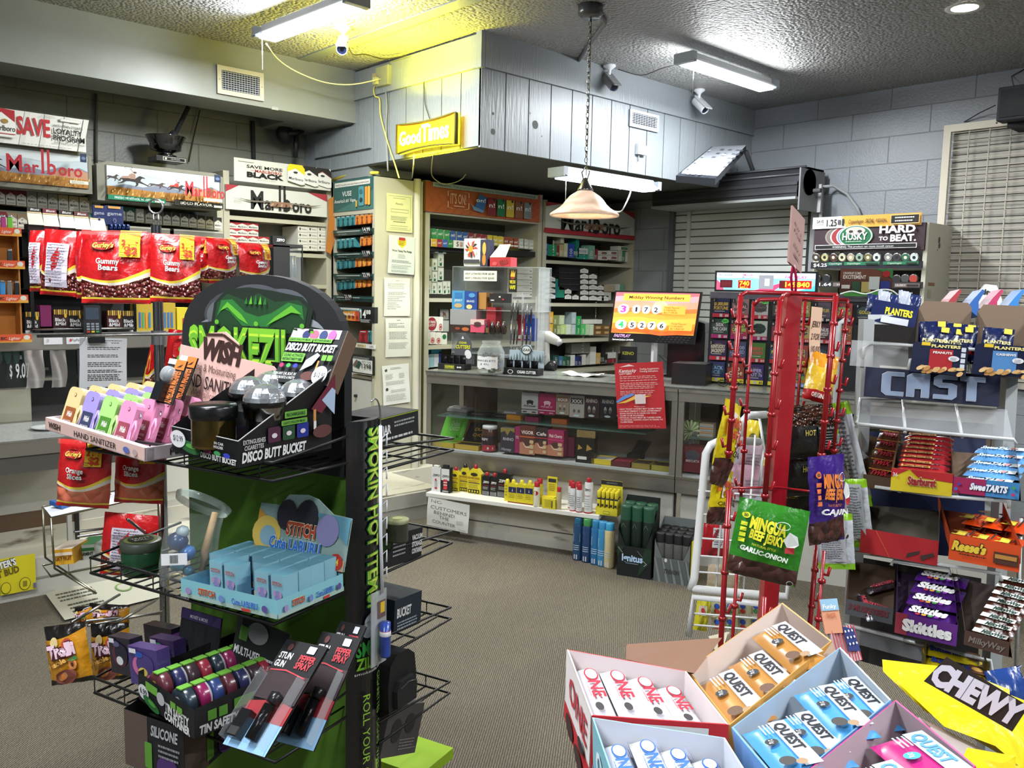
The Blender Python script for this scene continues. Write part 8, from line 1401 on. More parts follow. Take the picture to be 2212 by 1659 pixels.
for a_,c_ in(((80,727,2.2),(405,722,2.3)),((160,1150,2.3),(345,1128,2.5)),((166,1160,2.25),(345,1136,2.45)),((275,1122,2.2),(330,1165,2.3)),((185,1342,2.3),(350,1325,2.5)),((190,1352,2.28),(350,1322,2.48)),((155,1345,2.15),(258,1285,2.4)),((230,1358,2.1),(335,1298,2.4))):
 b=B();b.tube([kx(*a_),kx(*c_)],.004,'9a9a98.m',6);b.obj('arm',t)
b=B();n_=lambda*p_:[kx(*q_)for q_ in p_]
for z1_ in(1095,1222):
 k_=n_((92,z1_,2.4),(110,z1_+24-(z1_>1100)*0,2.25),(345,z1_-28,2.3),(325,z1_-50,2.5));b.tube(k_,.003,'a5a28c.m',5,True)
for p0,p1 in(((92,1095,2.4),(98,1205,2.4)),((110,1119,2.25),(118,1228,2.25)),((118,1228,2.25),(208,1282,2.2)),((98,1205,2.4),(205,1278,2.25)),((345,1067,2.3),(345,1195,2.3))):b.tube(n_(p0,p1),.003,'a5a28c.m',5)
k_=n_((92,1097,2.4),(110,1120,2.25),(345,1070,2.3),(325,1047,2.5));b.add(k_,[(0,1,2,3)],'c9cbcf');b.obj('gum_tray',t)
def gart(word,dx=0,win=True,w1='Gummy',w2='Bears'):
 def f(A2):
  A2.e_(33,79,17,7,'5a1012',20);A2.e_(33,79,16,6,'c02422',20);A2.t("Gurley's",18,76,7,'f0c850',31,b=4,sh=.2,out='1c1410',ow=4)
  A2.k+=4;[A2.r(58.5,63+i*6,28.6,6.05,'f0c22a')for i in range(6)];A2.t('2 for',62,79,8,'c9381c',23,b=5);A2.t('$2',66,67,10,'c9381c',18,b=6);A2.fine(60,68,7,3,3,1,'4a6a2a');A2.r(58,99,30,2,'f0c22a')
  A2.t(w1,26,53,7.5,'ecebe6',34,b=3,rot=-2,out='1a1412',ow=5);A2.t(w2,30,44,7.5,'ecebe6',28,b=3,rot=-2,out='1a1412',ow=5)
  for i in range(7):A2.line([(3,94+i),(97,93.6+i)],.4,'d9403a.g')
 return f
def back_(A2):[A2.r(22,12+i*11,60,11.05,'c5bcc9')for i in range(6)];A2.fine(26,74,52,14,4.4,1.4,'5a5560')
RED='b8161a.gw';cur=[(.07,0,-.01),(.1,0,-.01),(.32,.0,-.05),(.36,.12,-.10),(.39,.14,-.10)]
def gbag(name,tl,tr,bl,d,label,fill='gummies',art=None,back=False,dd=0):
 Mx,w_,h=FQ((*tl,d),(*tr,d+dd),(*bl,d));cc_=[(.06,0,-.01),(.085,0,-.01),(.33,.06,-.12),(.355,.10,-.13),(.375,.13,-.13)]
 return pouch(name,label,'candy bag',Mx,w_,h,cc_,[RED,'d0b83a.g',fill,'d9cfc0.g','e0c83a.g',RED],art or gart(0),.022)
gbag('gummy_bag',(160,500),(310,504),(176,655),2.1,'red gummy bears bag with yellow price flap, left of the rack ring',dd=.02)
gbag('gummy_bag',(322,506),(430,513),(324,652),2.1,'red gummy bears bag with yellow price flap, just right of the rack pole',dd=.04)
gbag('gummy_bag',(452,515),(511,519),(452,612),2.2,'smaller red gummy sour bears bag above the dark arched header',art=gart(0,w1='Gummy',w2='Sour Bears'),dd=.12)
gbag('gummy_bag',(522,527),(586,531),(518,618),2.35,'rightmost small red gummy bag beside the black counter case',art=gart(0,w1='Gummy',w2='Sour Small'),dd=.12)
gbag('gummy_bag',(158,500),(190,500),(165,645),2.14,'edge of a red bag behind the gummy bears bag left of the pole',art=lambda A2:0)
gbag('gummy_bag',(306,506),(336,508),(306,640),2.16,'edge of a red bag behind the gummy bears bag right of the pole',art=lambda A2:0)
gbag('gummy_bag',(428,513),(470,516),(420,610),2.26,'red sour bears bag partly behind the smaller sour bears bag',art=gart(0,w1='G',w2='So'))
gbag('gummy_bag',(66,498),(104,498),(64,630),2.2,'leftmost red candy bag showing its white nutrition label',art=back_)
gbag('gummy_bag',(90,494),(168,500),(86,636),2.16,'red candy bag turned to its white nutrition label, beside the lighter display',art=back_)
gbag('orange_slice_bag',(104,948),(218,956),(121,1092),2.05,'red orange slices candy bag with yellow price flap under the pink tray','orange_slices',gart(0,w1='Orange',w2='Slices'))
gbag('orange_slice_bag',(240,945),(346,950),(246,1085),2.1,'red orange slices candy bag nearer the rack back panel','orange_slices',gart(0,w1='Orange',w2='Slices'))
gbag('candy_bag',(212,1105),(330,1115),(215,1240),2.3,'red candy bag with white label under the wire gum tray',art=back_)
gbag('candy_bag',(318,715),(342,720),(305,848),2.5,'red and yellow bag hanging behind the rack pole',art=lambda A2:A2.p([(0,0),(60,40),(40,70),(0,40)],'d9b03a'))
gbag('candy_bag',(352,710),(402,715),(350,850),2.6,'red bag with circle emblem behind the pink back card',art=lambda A2:(A2.e_(60,70,24,16,'7a1014',18),A2.e_(60,70,20,13,RED,18)))
for x,y,d,c,l,w_ in((133,1100,2.33,'2a5a9c','blue gum pack lying in the upper wire tray',50),(232,1088,2.38,'9c1a24','red gum pack lying in the upper wire tray',48),(290,1078,2.36,'1f5a48','green and white gum pack in the upper wire tray',40)):
 Mx,L_=FP((x,y,d),(x+w_,y-8,d+.05));b=B();b.box(0,0,0,L_,.07,.012,c+'.g');b.box(L_*.6,0,.012,L_,.07,.0125,'c9ccd0');SF(b,'gum_pack',l,'gum pack',Mx)
for x,y,d,c,c2,l,tt in((116,1222,2.3,'d09a1c','d9c9b5','yellow open gum box in the lower wire tray','JUICY FRUIT'),(163,1212,2.35,'c9d2c9','2a7a3c','white and green gum box beside the yellow one','SPEARMINT')):
 Mx,L_=FP((x,y,d),(x+44,y-4,d));b=B();b.box(0,0,0,L_,.09,.042,[c,c,c,c,c,c2]);A2=front(b,0,L_,-.001,0,.042);A2.t(tt,8,30,22,'6a2a14' if c[0]=='d' else '14301c',84,b=4);A2.r(0,60,100,20,c2);SF(b,'gum_box',l,'gum box',Mx)
def tro(A2):
 A2.e_(30,74,10,9,'d9c28a',16);A2.e_(29,74,3,4,'3a1c10',10);A2.e_(60,72,11,8,'b5482c',16,20);A2.e_(60,72,4,3,'3a1c10',10);A2.t('Trolli',12,48,19,'ecc9d9',68,b=12,rot=8,out='4a1420',ow=10);A2.t('Peachie',12,30,9,'e0a850',48,b=6,rot=20,out='3a1c10',ow=7);A2.e_(70,36,10,9,'d98a4a',14);A2.e_(70,36,4,4,'5a2c14',10);A2.p([(60,44),(78,50),(84,44),(72,42)],'3a7a3c');A2.e_(50,16,26,13,'8a4a3c',16,10);A2.e_(44,17,12,6,'c98a5a',14,20);A2.e_(44,17,4,5,'d0702a',10)
def tbag(tl,tr,bl,d,label,dd=0):
 Mx,w_,h=FQ((*tl,d),(*tr,d+dd),(*bl,d));pouch('sour_candy_bag',label,'candy bag',Mx,w_,h,[(.09,.0,.0),(.78,.14,-.05)],['17120f.gw','d08e1c.gw','17120f.gw'],tro,.02,back='17120f.gw')
tbag((88,1356),(177,1344),(112,1482),2.02,'black and yellow sour peach ring bag hanging lowest at the left')
tbag((193,1348),(276,1345),(200,1470),2.12,'black and yellow sour peach ring bag partly behind the cigarette cases')
tbag((163,1312),(200,1308),(165,1350),2.35,'black and yellow bag top behind the crossing steel arms')
tbag((188,1303),(276,1308),(190,1352),2.4,'crumpled black and yellow bag lying over the steel arms')
q=[PZ(x,y,.012)for x,y in((98,1283),(140,1340),(345,1290),(345,1210),(240,1235))];o_=q[0].copy();b=B();b.add([v-o_ for v in q],[tuple(range(5))],'b5b2a2');A2=Art(b,q[1]-o_,q[2]-q[1],q[0]-q[1],100,100,e=.001,nrm=Vector((0,0,1)));A2.fine(8,84,40,3,12,5,'4a4a40');A2.fine(12,40,36,3,12,5,'4a4a40');A2.e_(76,60,9,16,'6a8a4a',18);A2.e_(76,60,7,12,'b5b2a2',18);b.solo('floor_sheet','dirty printed cardboard sheet lying on the carpet before the platform','sheet',o_)
# red jerky rack
def wp(*P):return[PD(*q_)for q_ in P]
t=thing('jerky_rack','red steel spinner rack with square pole and notched hanging rods','rack',(PD(1690,980,1.9).x,PD(1690,980,1.9).y,0));o_=Vector(t.location);RDm='8e0f18.g'
b=B();p0,p1=PD(1713,630,1.9),PD(1655,1330,1.86);p2=p1+(p1-p0)*1.0;p2.z=0;x_=Vector((RT.x,RT.y,0))*.0165;y_=Vector((FW.x,FW.y,0)).normalized()*.0165
v=[p+s*x_+r_*y_-o_ for p in(p2,p0)for s,r_ in((-1,-1),(1,-1),(1,1),(-1,1))];b.add(v,[(0,1,5,4),(1,2,6,5),(2,3,7,6),(3,0,4,7),(4,5,6,7)],RDm);b.obj('pole',t)
for i,(xt,yt,xb,yb_,dt)in enumerate(((1600,640,1573,990,1.78),(1628,652,1600,1080,2.0),(1685,650,1651,1090,1.72),(1740,645,1706,1095,2.08),(1806,640,1773,995,1.76),(1830,660,1800,985,1.95),(1575,1060,1548,1560,1.76),(1597,1150,1568,1600,1.9),(1651,1290,1636,1600,1.72),(1780,1190,1745,1600,1.78),(1765,1170,1730,1560,1.95))):
 b=B();P_=[p-o_ for p in wp((xt,yt,dt),(xb,yb_,dt))];b.tube(P_,.0038 if i%2 else.0058,RDm,6);n_=5 if i<6 else 4;w_=Vector((-RT.x,-RT.y,0))*(1 if i in(0,1)else-1)
 for k in range(n_):q=P_[0].lerp(P_[1],.12+k*.2);b.tube([q,q+w_*.012-Vector((0,0,.004)),q+w_*.016+Vector((0,0,.014))],.0036,RDm,5);b.tube([q-Vector((0,0,.012)),q-Vector((0,0,.02))],.0085,RDm,6)
 b.obj('hanging_rod',t)
b=B();k_=[p-o_ for p in wp((1598,640,1.78),(1612,632,1.8),(1700,634,1.86),(1808,638,1.8),(1806,650,1.76))];b.tube(k_,.005,RDm);k_=[p-o_ for p in wp((1627,660,2.0),(1640,648,2.0),(1735,646,2.06),(1832,650,1.95),(1830,665,1.95))];b.tube(k_,.005,RDm)
b.tube([p-o_ for p in wp((1683,660,1.72),(1692,640,1.8),(1713,632,1.9))],.005,RDm);b.tube([p-o_ for p in wp((1570,1075,1.76),(1580,1055,1.78),(1680,1053,1.86),(1775,1065,1.8))],.0028,RDm);b.obj('top_ring',t)
b=B();b.tube(wp((1712,640,1.9),(1709,600,1.9),(1713,570,1.88)),.003,'a01440.g');b.tube(wp((1718,640,1.9),(1720,600,1.9),(1714,572,1.88)),.003,'a01440.g');b.solo('sign_clip','magenta wire clip on the red rack top holding the cardboard sign','clip')
Mx,w_,h=FQ((1709,441,1.84),(1736,472,1.93),(1704,566,1.84));b=B();b.box(0,0,0,w_,.004,h,'a5837c');A2=front(b,0,w_,-.001,0,h);[A2.t(s_,22,y,6,'7c5a5a',56,rot=-14)for s_,y in(('BUY 2',72),('FOR',60),('JERKY',36),('?',20))];SF(b,'cardboard_sign','narrow tan cardboard sign clipped above the red rack pole','sign',Mx)
def jart(top_,tc,o,nut,cow=True):
 def f(A2):
  A2.e_(13,80,6,4,nut,16);A2.t('80',10,78,4,'1c3a14',6,b=2);[A2.r(8,66-i*7,9,5,nut)for i in range(4)];[A2.e_(12,42-i*5,3,2,'2c5a1c' if tc[0]=='e' else '3a2a70',8)for i in range(2)]
  A2.t('MINGUA',20,66,14,tc,52,b=8,rot=-4,out=o,ow=4);A2.t('BEEF JERKY',22,53,11,tc,50,b=7,rot=-5,out=o,ow=4);A2.t('NATURAL STYLE',28,44,3,tc,34,rot=-4);A2.t(top_,12,36,6,'e8ebe4',68,b=6,sh=.1,rot=-5)
  pts=[(66+10*math.cos(a),76+5*math.sin(a))for a in[k*.5 for k in range(13)]];A2.line(pts,.8,'e4e8e2');A2.p([(70,58),(76,70),(88,66),(92,56),(84,50),(76,50)],'c9cdc9');A2.p([(74,50),(86,52),(88,44),(74,43)],'a5202a');A2.e_(90,5,5,3.4,'b5b0ac',14);A2.e_(90,5,4,2.6,'2a1c18',14)
 return f
jc=[(.20,.04,.015)]
Mx,w_,h=FQ((1578,1070,1.66),(1729,1102,1.63),(1567,1235,1.66));pouch('jerky_bag','green beef jerky bag reading garlic onion on the front of the red rack','jerky bag',Mx,w_,h,[(.24,-.03,.01)],['jerky','2a7a1c.gw'],jart('GARLIC-ONION','e0d82a','1c4a14','d8dc2a'),.016,back='2a7a1c.gw')
Mx,w_,h=FQ((1748,988,1.68),(1824,980,1.74),(1748,1180,1.68));pouch('jerky_bag','purple beef jerky bag with orange lettering reading cajun','jerky bag',Mx,w_,h,[(.25,.06,.0)],['jerky','331470.gw'],jart('CAJUN','dc7a2a','2a1050','d9703a'),.016,back='331470.gw')
def ya(A2):A2.p([(20,50),(76,48),(80,84),(26,88)],'e5ddd0');A2.t('MINGUA',24,70,11,'b5302a',52,b=6,rot=-4);A2.t('BEEF JERKY',26,57,9,'b5302a',50,b=6,rot=-4);A2.r(4,60,10,20,'d9701c');A2.t('ORIGINAL',10,36,7,'2a2410',70,b=3);A2.line([(66,50),(60,38),(56,34)],3,'1c1810');A2.line([(76,50),(74,36)],3,'1c1810');A2.p([(64,50),(82,50),(80,58),(66,58)],'b5281c')
for tl,tr,bl,d,l in(((1562,857,),(1598,878),(1532,1045),1.8,'upper yellow beef jerky bag seen side-on on the red rack'),((1538,1010),(1582,1020),(1526,1132),1.86,'lower yellow beef jerky bag behind and below the upper one')):
 Mx,w_,h=FQ((*tl,d),(*tr,d+.1),(*bl,d));pouch('jerky_bag',l,'jerky bag',Mx,w_*.9,h,[(.3,-.05,.06)],['jerky','d5bf14.gw'],ya,.02,back='d5bf14.gw')
def la(A2):A2.r(8,14,70,80,'b5b7bd');A2.fine(12,88,60,18,4,1.6,'4a4c52');A2.r(0,0,100,10,'7ab01c')
for i,(tl,tr,bl,d)in enumerate((((1796,872),(1822,868),(1850,1095),1.98),((1800,930),(1832,905),(1868,1060),2.06),((1778,1040),(1815,1040),(1835,1180),1.94),((1768,1110),(1825,1110),(1768,1228),1.9))):
 Mx,w_,h=FQ((*tl,d),(*tr,d-.02),(*bl,d));pouch('jerky_bag','silver and lime jerky bag on the right rack side, %s from the top'%ORD[i],'jerky bag',Mx,w_*1.4,h,[(.1,0,0),(.88,0,0)],['84b81c.gw','b9bcc2.gw','84b81c.gw'],la,.012,back='84b81c.gw')
def ho(A2):A2.t('MINGUA',2,44,10,'c9a01c',24,b=4);A2.t('HOT',50,44,10,'d0c05a',16,b=3);A2.r(70,20,28,40,'121212');A2.t('Nutrition Facts',71,54,5,'dcdcdc',26,b=2);A2.fine(72,48,24,6,5,1.6,'b5b5b5')
for i,(tl,tr,bl,d)in enumerate((((1664,878),(1806,872),(1664,995),2.0),((1660,950),(1802,946),(1658,1075),2.04),((1690,1020),(1800,1015),(1690,1120),2.08))):
 Mx,w_,h=FQ((*tl,d),(*tr,d),(*bl,d));pouch('jerky_bag','black and glittering brown hot jerky bag behind the red pole, %s from the top'%ORD[i],'jerky bag',Mx,w_,h,[(.6,0,.02)],['17100e.gw','foil_brown'],ho,.02,back='17100e.gw')
Mx,w_,h=FQ((1768,762,2.08),(1815,775,2.08),(1732,860,2.05));pouch('chip_bag','yellow chip bag with red band reading original behind the red rods','chip bag',Mx,w_*1.3,h,[(.2,0,0),(.75,0,-.1)],['a5181c.g','d9b02c.gw','d08a1c.gw'],lambda A2:A2.t('ORIGINAL',22,6,8,'ece9e0',56,b=4),.02,back='b0802c.gw')
Mx,w_,h=FQ((1798,690,2.12),(1816,692,2.14),(1762,828,2.05));b=B();g=lambda u,v:Vector((u*w_*1.25,.01*math.sin(v*4),v*h));b.grid(g,3,8,'d9b59a');A2=Art(b,(0,0,0),(w_*1.25,0,0),(0,0,h),100,100,e=.0008,fn=g,nrm=Vector((0,-1,0)));[A2.t(s_,12,74-i*16,8,'4a2a20',76,sh=.2,b=1)for i,s_ in enumerate(('JERKY','2 FOR','10.00','each'))];SF(b,'handwritten_tag','peach handwritten strip hanging behind the right red rods','tag',Mx)
Mx,w_,h=FQ((1766,1296,1.62),(1795,1294,1.62),(1783,1370,1.6));b=B();b.box(0,0,0,w_*1.3,.004,h,'c98a6a');A2=front(b,0,w_*1.3,-.001,0,h);A2.r(0,66,100,34,'8ab0c9');A2.t('Funky',10,72,12,'e0e4e9',76,b=4);A2.t('DICE',24,46,12,'b5603a',50,b=3);SF(b,'novelty_card','orange and blue hanging card lettered dice beside the flag card','card',Mx)
Mx,w_,h=FQ((1784,1360,1.6),(1830,1352,1.62),(1815,1435,1.58));b=B();b.box(0,0,0,w_,.012,h,'d0b5b5');A2=front(b,0,w_,-.001,0,h);[A2.line([(-2+i*12,0),(8+i*12,100)],5,'a52a3a')for i in range(9)];A2.p([(46,30),(100,24),(100,86),(52,100)],'1c2a66');[A2.e_(58+(i%3)*15,84-(i//3)*18,4,4,'dcdce6',5)for i in range(9)];SF(b,'flag_pack','small pack printed with stars and stripes hanging above the protein boxes','pack',Mx)
t=thing('white_rack','white wire display rack behind the red jerky rack','rack',(PD(1560,1200,2.3).x,PD(1560,1200,2.3).y,0));o_=Vector(t.location);WHm='d5d5d3.g'
b=B();f_=lambda*P:[p-o_ for p in wp(*P)]
b.tube(f_((1492,1275,2.3),(1500,1250,2.3),(1525,980,2.3),(1535,962,2.3),(1560,950,2.3),(1640,955,2.4)),.011,WHm,8);b.tube(f_((1495,1272,2.3),(1700,1290,2.2),(1712,1200,2.2),(1728,1110,2.2)),.011,WHm,8);b.tube(f_((1488,1375,2.3),(1498,1290,2.3),(1690,1310,2.2),(1685,1400,2.2)),.009,WHm,8)
b.tube(f_((1595,960,2.4),(1600,915,2.4),(1615,898,2.4),(1655,896,2.5)),.011,WHm,8);b.tube(f_((1830,690,2.2),(1812,700,2.2),(1805,880,2.2),(1790,1100,2.2)),.008,'a9abab',8);b.obj('frame',t)
b=B()
for y in(1060,1110,1162,1200,1235):b.tube(f_((1508-(y-1060)*.05,y,2.3),(1700,y+16,2.22)),.003,WHm,4)
for x in(1560,1620,1675):b.tube(f_((x+12,940,2.34),(x-14,1280,2.28)),.003,WHm,4)
for y in(1325,1350):b.tube(f_((1495,y,2.3),(1690,y+16,2.22)),.003,WHm,4)
b.tube(f_((1640,900,2.5),(1650,970,2.45),(1640,1050,2.4)),.004,WHm,5);b.obj('wires',t)
for x0,y0,x1,y1,d,c,l,fn in((1518,1130,1566,1200,2.4,'a51420','red snack bag with white nutrition panel in the white wire rack',lambda A2:(A2.r(40,30,50,60,'c9c9cc'),A2.fine(44,82,42,7,7,3,'4a4a4a'))),(1585,950,1650,1010,2.5,'b59aa5','pink and grey foil pouch, upper of the pair behind the red rods',lambda A2:(A2.r(0,0,100,60,'a9a9ad'),A2.fine(40,50,50,4,12,3,'5a5a5e'))),(1575,1002,1655,1080,2.45,'a5808c','pink and grey foil pouch, lower of the pair behind the red rods',lambda A2:(A2.r(0,0,100,66,'a5a5a9'),A2.fine(40,56,50,5,10,3,'5a5a5e'))),(1608,905,1640,960,2.6,'d0b82c','yellow diamond shaped pouch in the top of the white rack',lambda A2:A2.e_(50,30,26,20,'6a6a3a',12)),(1640,985,1665,1030,2.5,'d0b01c','yellow and red packet edge beside the red pole',lambda A2:A2.r(40,20,50,40,'b5281c')),(1500,1290,1530,1360,2.4,'c9c02a','yellow box with lighters picture in the lowest white basket',lambda A2:(A2.r(10,50,60,30,'dcd0b5'),A2.e_(40,66,12,8,'b5302a',10))),(1530,1218,1600,1272,2.45,'b5a58c','cream paper heap in the white rack basket',lambda A2:A2.p([(0,20),(60,80),(100,40)],'d9cfb0'))):
 Mx,w_,h=FQ((x0,y0,d),(x1,y0+5,d),(x0-4,y1,d));pouch('snack_pouch',l,'snack bag',Mx,w_,h,[],[c+'.gw'],fn,.012,back=c+'.gw')
for i in range(8):r_,c_=divmod(i,4);x,y=1540+c_*28,1300+r_*34;Mx,w_,h=FQ((x,y,2.42),(x+24,y+3,2.4),(x-3,y+26,2.42));b=B();b.box(0,0,0,w_,.02,h,'b5b08a');A2=front(b,0,w_,-.001,0,h);A2.e_(50,66,26,22,'2a4aa5',10);A2.e_(50,26,24,18,('b5302a','3a7a4a')[i%2],10);SF(b,'card_pack','small colourful card pack in the lowest white basket, %s row, %s from the left'%(('upper','lower')[r_],ORD[c_]),'card pack',Mx)
Mx,w_,h=FQ((1545,1322,1.95),(1570,1372,1.9),(1530,1375,1.95));b=B();b.add([(0,0,0),(w_*.5,0,h),(w_,0,0)],[(0,1,2)],'d9d0b5');b.add([(0,.004,0),(w_*.5,.004,h),(w_,.004,0)],[(2,1,0)],'d9d0b5');b.solo;SF(b,'paper_tag','cream pointed paper tag hanging before the lowest white basket','tag',Mx)
# candy rack
t=thing('candy_rack','grey wire candy rack with blue cast sign and clear plastic shelf fronts','rack',(PD(2010,1000,1.95).x,PD(2010,1000,1.95).y,0));o_=Vector(t.location);GR='9a9c9c.s'
b=B()
for a_,c_ in(((1872,690,2.1),(1830,1560,2.0)),((2185,700,1.98),(2130,1640,1.86))):P_=f_(a_,c_)if 0 else[p-o_ for p in wp(a_,c_)];x_=Vector((RT.x,RT.y,0))*.013;b.add([p+s*x_+r_*y_ for p in P_[::-1]for s,r_ in((-1,-1),(1,-1),(1,1),(-1,1))],[(0,1,5,4),(1,2,6,5),(2,3,7,6),(3,0,4,7),(4,5,6,7)],'8f9292.s')
for a_,c_ in(((1830,1560,2.0),0),((2130,1640,1.86),0)):p=PD(*a_)-o_;b.tube([p,Vector((p.x,p.y,-0+.0))],.012,'8f9292.s',8)
b.obj('frame',t)
for k,P in enumerate((((1862,795,2.0),(1866,752,2.0),(1880,743,2.0),(2030,750,1.92),(2212,764,1.84)),((1963,800,1.94),(1966,778,1.94),(2000,775,1.94),(2092,784,1.9),(2096,805,1.9)),((1850,925,1.95),(1852,915,1.95),(2020,935,1.87),(2190,950,1.8),(2195,960,1.8)),((1850,915,1.95),(1858,862,2.05),(1950,862,2.02)),((1890,1052,1.93),(2030,1072,1.85),(2176,1083,1.78),(2180,1098,1.78)),((1830,1190,1.95),(2000,1215,1.86),(2160,1240,1.78),(2163,1255,1.78)),((1925,1222,1.9),(1930,1212,1.9),(2050,1228,1.84),(2052,1242,1.84)),((1825,1350,1.93),(2000,1395,1.83),(2140,1428,1.76),(2150,1500,1.76)),((2205,1120,1.85),(2195,1440,1.8)),((1950,862,2.02),(1955,935,1.9)),((2065,875,1.96),(2078,945,1.85)),((1942,1065,1.9),(1946,1052,1.9),(2068,1066,1.84),(2070,1080,1.84)))):b=B();b.tube([p-o_ for p in wp(*P)],.0042,'b9bbbb.g',6);b.obj('rail',t)
def psheet(P,m,nm='plastic_front'):b=B();b.add([p-o_ for p in wp(*P)],[tuple(range(len(P)))],m);b.obj(nm,t)
psheet(((1840,735,2.02),(1962,742,1.98),(1962,800,1.96),(1835,790,2.0)),'c9cbcb.t42');psheet(((1858,862,2.05),(2175,885,1.9),(2190,955,1.8),(1850,922,1.95)),'b5b8bc.t30');psheet(((1828,1345,1.93),(2145,1425,1.76),(2140,1470,1.76),(1825,1385,1.93)),'b5b8bc.t24')
psheet(((1875,700,2.14),(1975,705,2.12),(1975,660+20,2.12),(1875,680,2.14)),'c5c8cc.s','end_bar')
psheet(((1850,930,2.2),(2130,950,2.06),(2125,1210,2.0),(1840,1180,2.16)),'17234a.s','back_panel');psheet(((1835,1200,2.14),(2120,1250,2.0),(2110,1500,1.98),(1830,1420,2.1)),'24211f.s','back_panel')
Mx,w_,h=FQ((1872,792,1.99),(2163,812,1.9),(1866,855,1.98));t2=TF('cast_sign','dark blue sign with silver letters spelling cast on the candy rack','sign',Mx);b=B();b.box(0,0,0,w_,.01,h,'0e1636.s');b.obj('board',t2)
b=B();A2=front(b,0,w_,-.001,0,h,100,100,e=.001)
for x,P in((13,((17,72),(17,86),(4,86),(0,76),(0,20),(4,8),(17,8),(17,22),(7,22),(7,72))),(32,((0,8),(0,76),(4,86),(17,86),(17,8),(11,8),(11,36),(6,36),(6,8))),(52,((17,86),(4,86),(0,76),(0,52),(4,44),(11,44),(11,22),(0,22),(0,8),(14,8),(17,18),(17,54),(13,60),(6,60),(6,72),(17,72))),(71,((0,86),(18,86),(18,70),(12,70),(12,8),(5,8),(5,70),(0,70)))):
 A2.p([(x+q_[0]-.3,q_[1]-1.5*(1 if q_[1]>40 else-1)*-1)for q_ in P],'c9ced6.s');A2.p([(x+q_[0],q_[1])for q_ in P],'8796b0.s')
b.obj('lettering',t2)
def tilt_tray(label,tl,tr,bl,br,db,df,lipy,lipc,lipart,inner='6a5440',name='candy_tray',side=None):
 """open carton lying on a sloping shelf; corners in pixels, db/df back and front depth"""
 A_,B_,C_,D_=wp((*tl,db[0]),(*tr,db[1]),(*bl,df[0]),(*br,df[1]));Mx,w_=FR(C_,D_,A_-C_);h=(A_-C_).length;t=TF(name,label,'candy box',Mx);inv=Mx.inverted();a_,b_=inv@A_,inv@B_
 b=B();b.add([(0,.012,0),(w_,.012,0),b_+Vector((0,.012,0)),a_+Vector((0,.012,0))],[(0,1,2,3)],inner);b.add([(0,.012,0),a_+Vector((0,.012,0)),a_+Vector((0,-.03,0)),(0,-.03,0)],[(0,1,2,3)],side or inner);b.add([(w_,.012,0),b_+Vector((0,.012,0)),b_+Vector((0,-.03,0)),(w_,-.03,0)],[(3,2,1,0)],side or inner);b.obj('carton',t)
 b=B();dn=inv.to_3x3()@Vector((0,0,-1));lh=lipy;U_=Vector((w_,0,0));o2=Vector((0,-.03,0));V_=dn*-lh;o3=o2-V_;b.add([o3,o3+U_,o3+U_+V_,o3+V_],[(0,1,2,3)],lipc)
 if lipart:lipart(Art(b,o3,U_,V_,100,100,e=.0012))
 b.obj('front_lip',t);return Mx,w_,h
def bars(Mx,w_,h,n,pad,col,word,wc,label,art=None,name='candy_bar',bh=None,bold=6):
 pro=None
 for i in range(n):
  v0=h*(pad+(1-pad-.06)*i/n);hh=(bh or h*(1-pad)/n*1.15);M2=Mx@TR(w_*.06,-.012,v0,-14,random.Random(i).uniform(-1.5,1.5));lab='%s, %s from the bottom'%(label,ORD[i])
  if pro is None:
   b=B();L_=w_*.86;b.grid(lambda u,v:Vector((u*L_,-.008*math.sin(math.pi*v)**.5*min(1,8*u,8*(1-u)),v*hh)),10,4,col+'.gw');A2=front(b,0,L_,-.0095,0,hh);A2.t(word,10,26,50,wc,72,b=bold,sh=.15)
   if art:art(A2)
   pro=SF(b,name,lab,'candy bar',M2,label+'s')
  else:DF(pro,M2,lab)
K=tilt_tray('brown carton of chocolate bars, red lettered, at the left of the upper candy shelf',(1858,930),(1945,945),(1865,1045),(1925,1055),(2.1,2.06),(1.96,1.93),.03,'4a3420',None,'5a4230',side='8a6a4a');bars(*K,5,.02,'4a2414','TWIX','a5182a','brown and gold chocolate bar in the leftmost upper carton',lambda A2:A2.r(0,80,100,10,'b5862c'))
K=tilt_tray('red and yellow carton of fruit chews on the upper candy shelf',(1945,942),(2052,955),(1926,1036),(2058,1050),(2.06,2.0),(1.90,1.84),.05,'d0b81c',lambda A2:(A2.p([(0,60),(30,100),(44,70),(100,60),(100,100),(0,100)],'b01c24'),A2.t('Starburst',28,36,34,'9c1420',46,b=6,out='e8d8b0',ow=6),A2.t('36',3,66,16,'e0dcdc',8,b=2)),'5a4230',side='6a4c34');bars(*K,9,.0,'a5202a','Starburst','5a1414','striped fruit chew pack in the red and yellow carton',lambda A2:(A2.r(8,22,56,58,'dcb45a'),A2.t('Starburst',11,30,44,'7c1418',50,b=6)))
K=tilt_tray('blue and pink carton of candy rolls on the upper candy shelf',(2055,966),(2192,975),(2062,1056),(2205,1072),(2.0,1.92),(1.84,1.76),.035,'3a80b8',lambda A2:(A2.r(0,0,50,100,'9c1c50'),A2.t('SweeTARTS',26,34,38,'e9ecf2',56,b=8,sh=.2,out='24408f',ow=6),[A2.e_(x_,y_,3,10,c,10)for x_,y_,c in((10,60,'5a3a90'),(92,70,'3a9a5a'),(92,30,'b5386a'),(6,30,'3a6ab0'))]),'6a5440',side='7a6248');bars(*K,5,.02,'5f9ad0','SweeTARTS','c9e0f2','light blue candy roll in the blue and pink carton',lambda A2:(A2.r(78,20,14,60,'c9d0d9'),A2.e_(70,50,5,22,'d08a8a',10)))
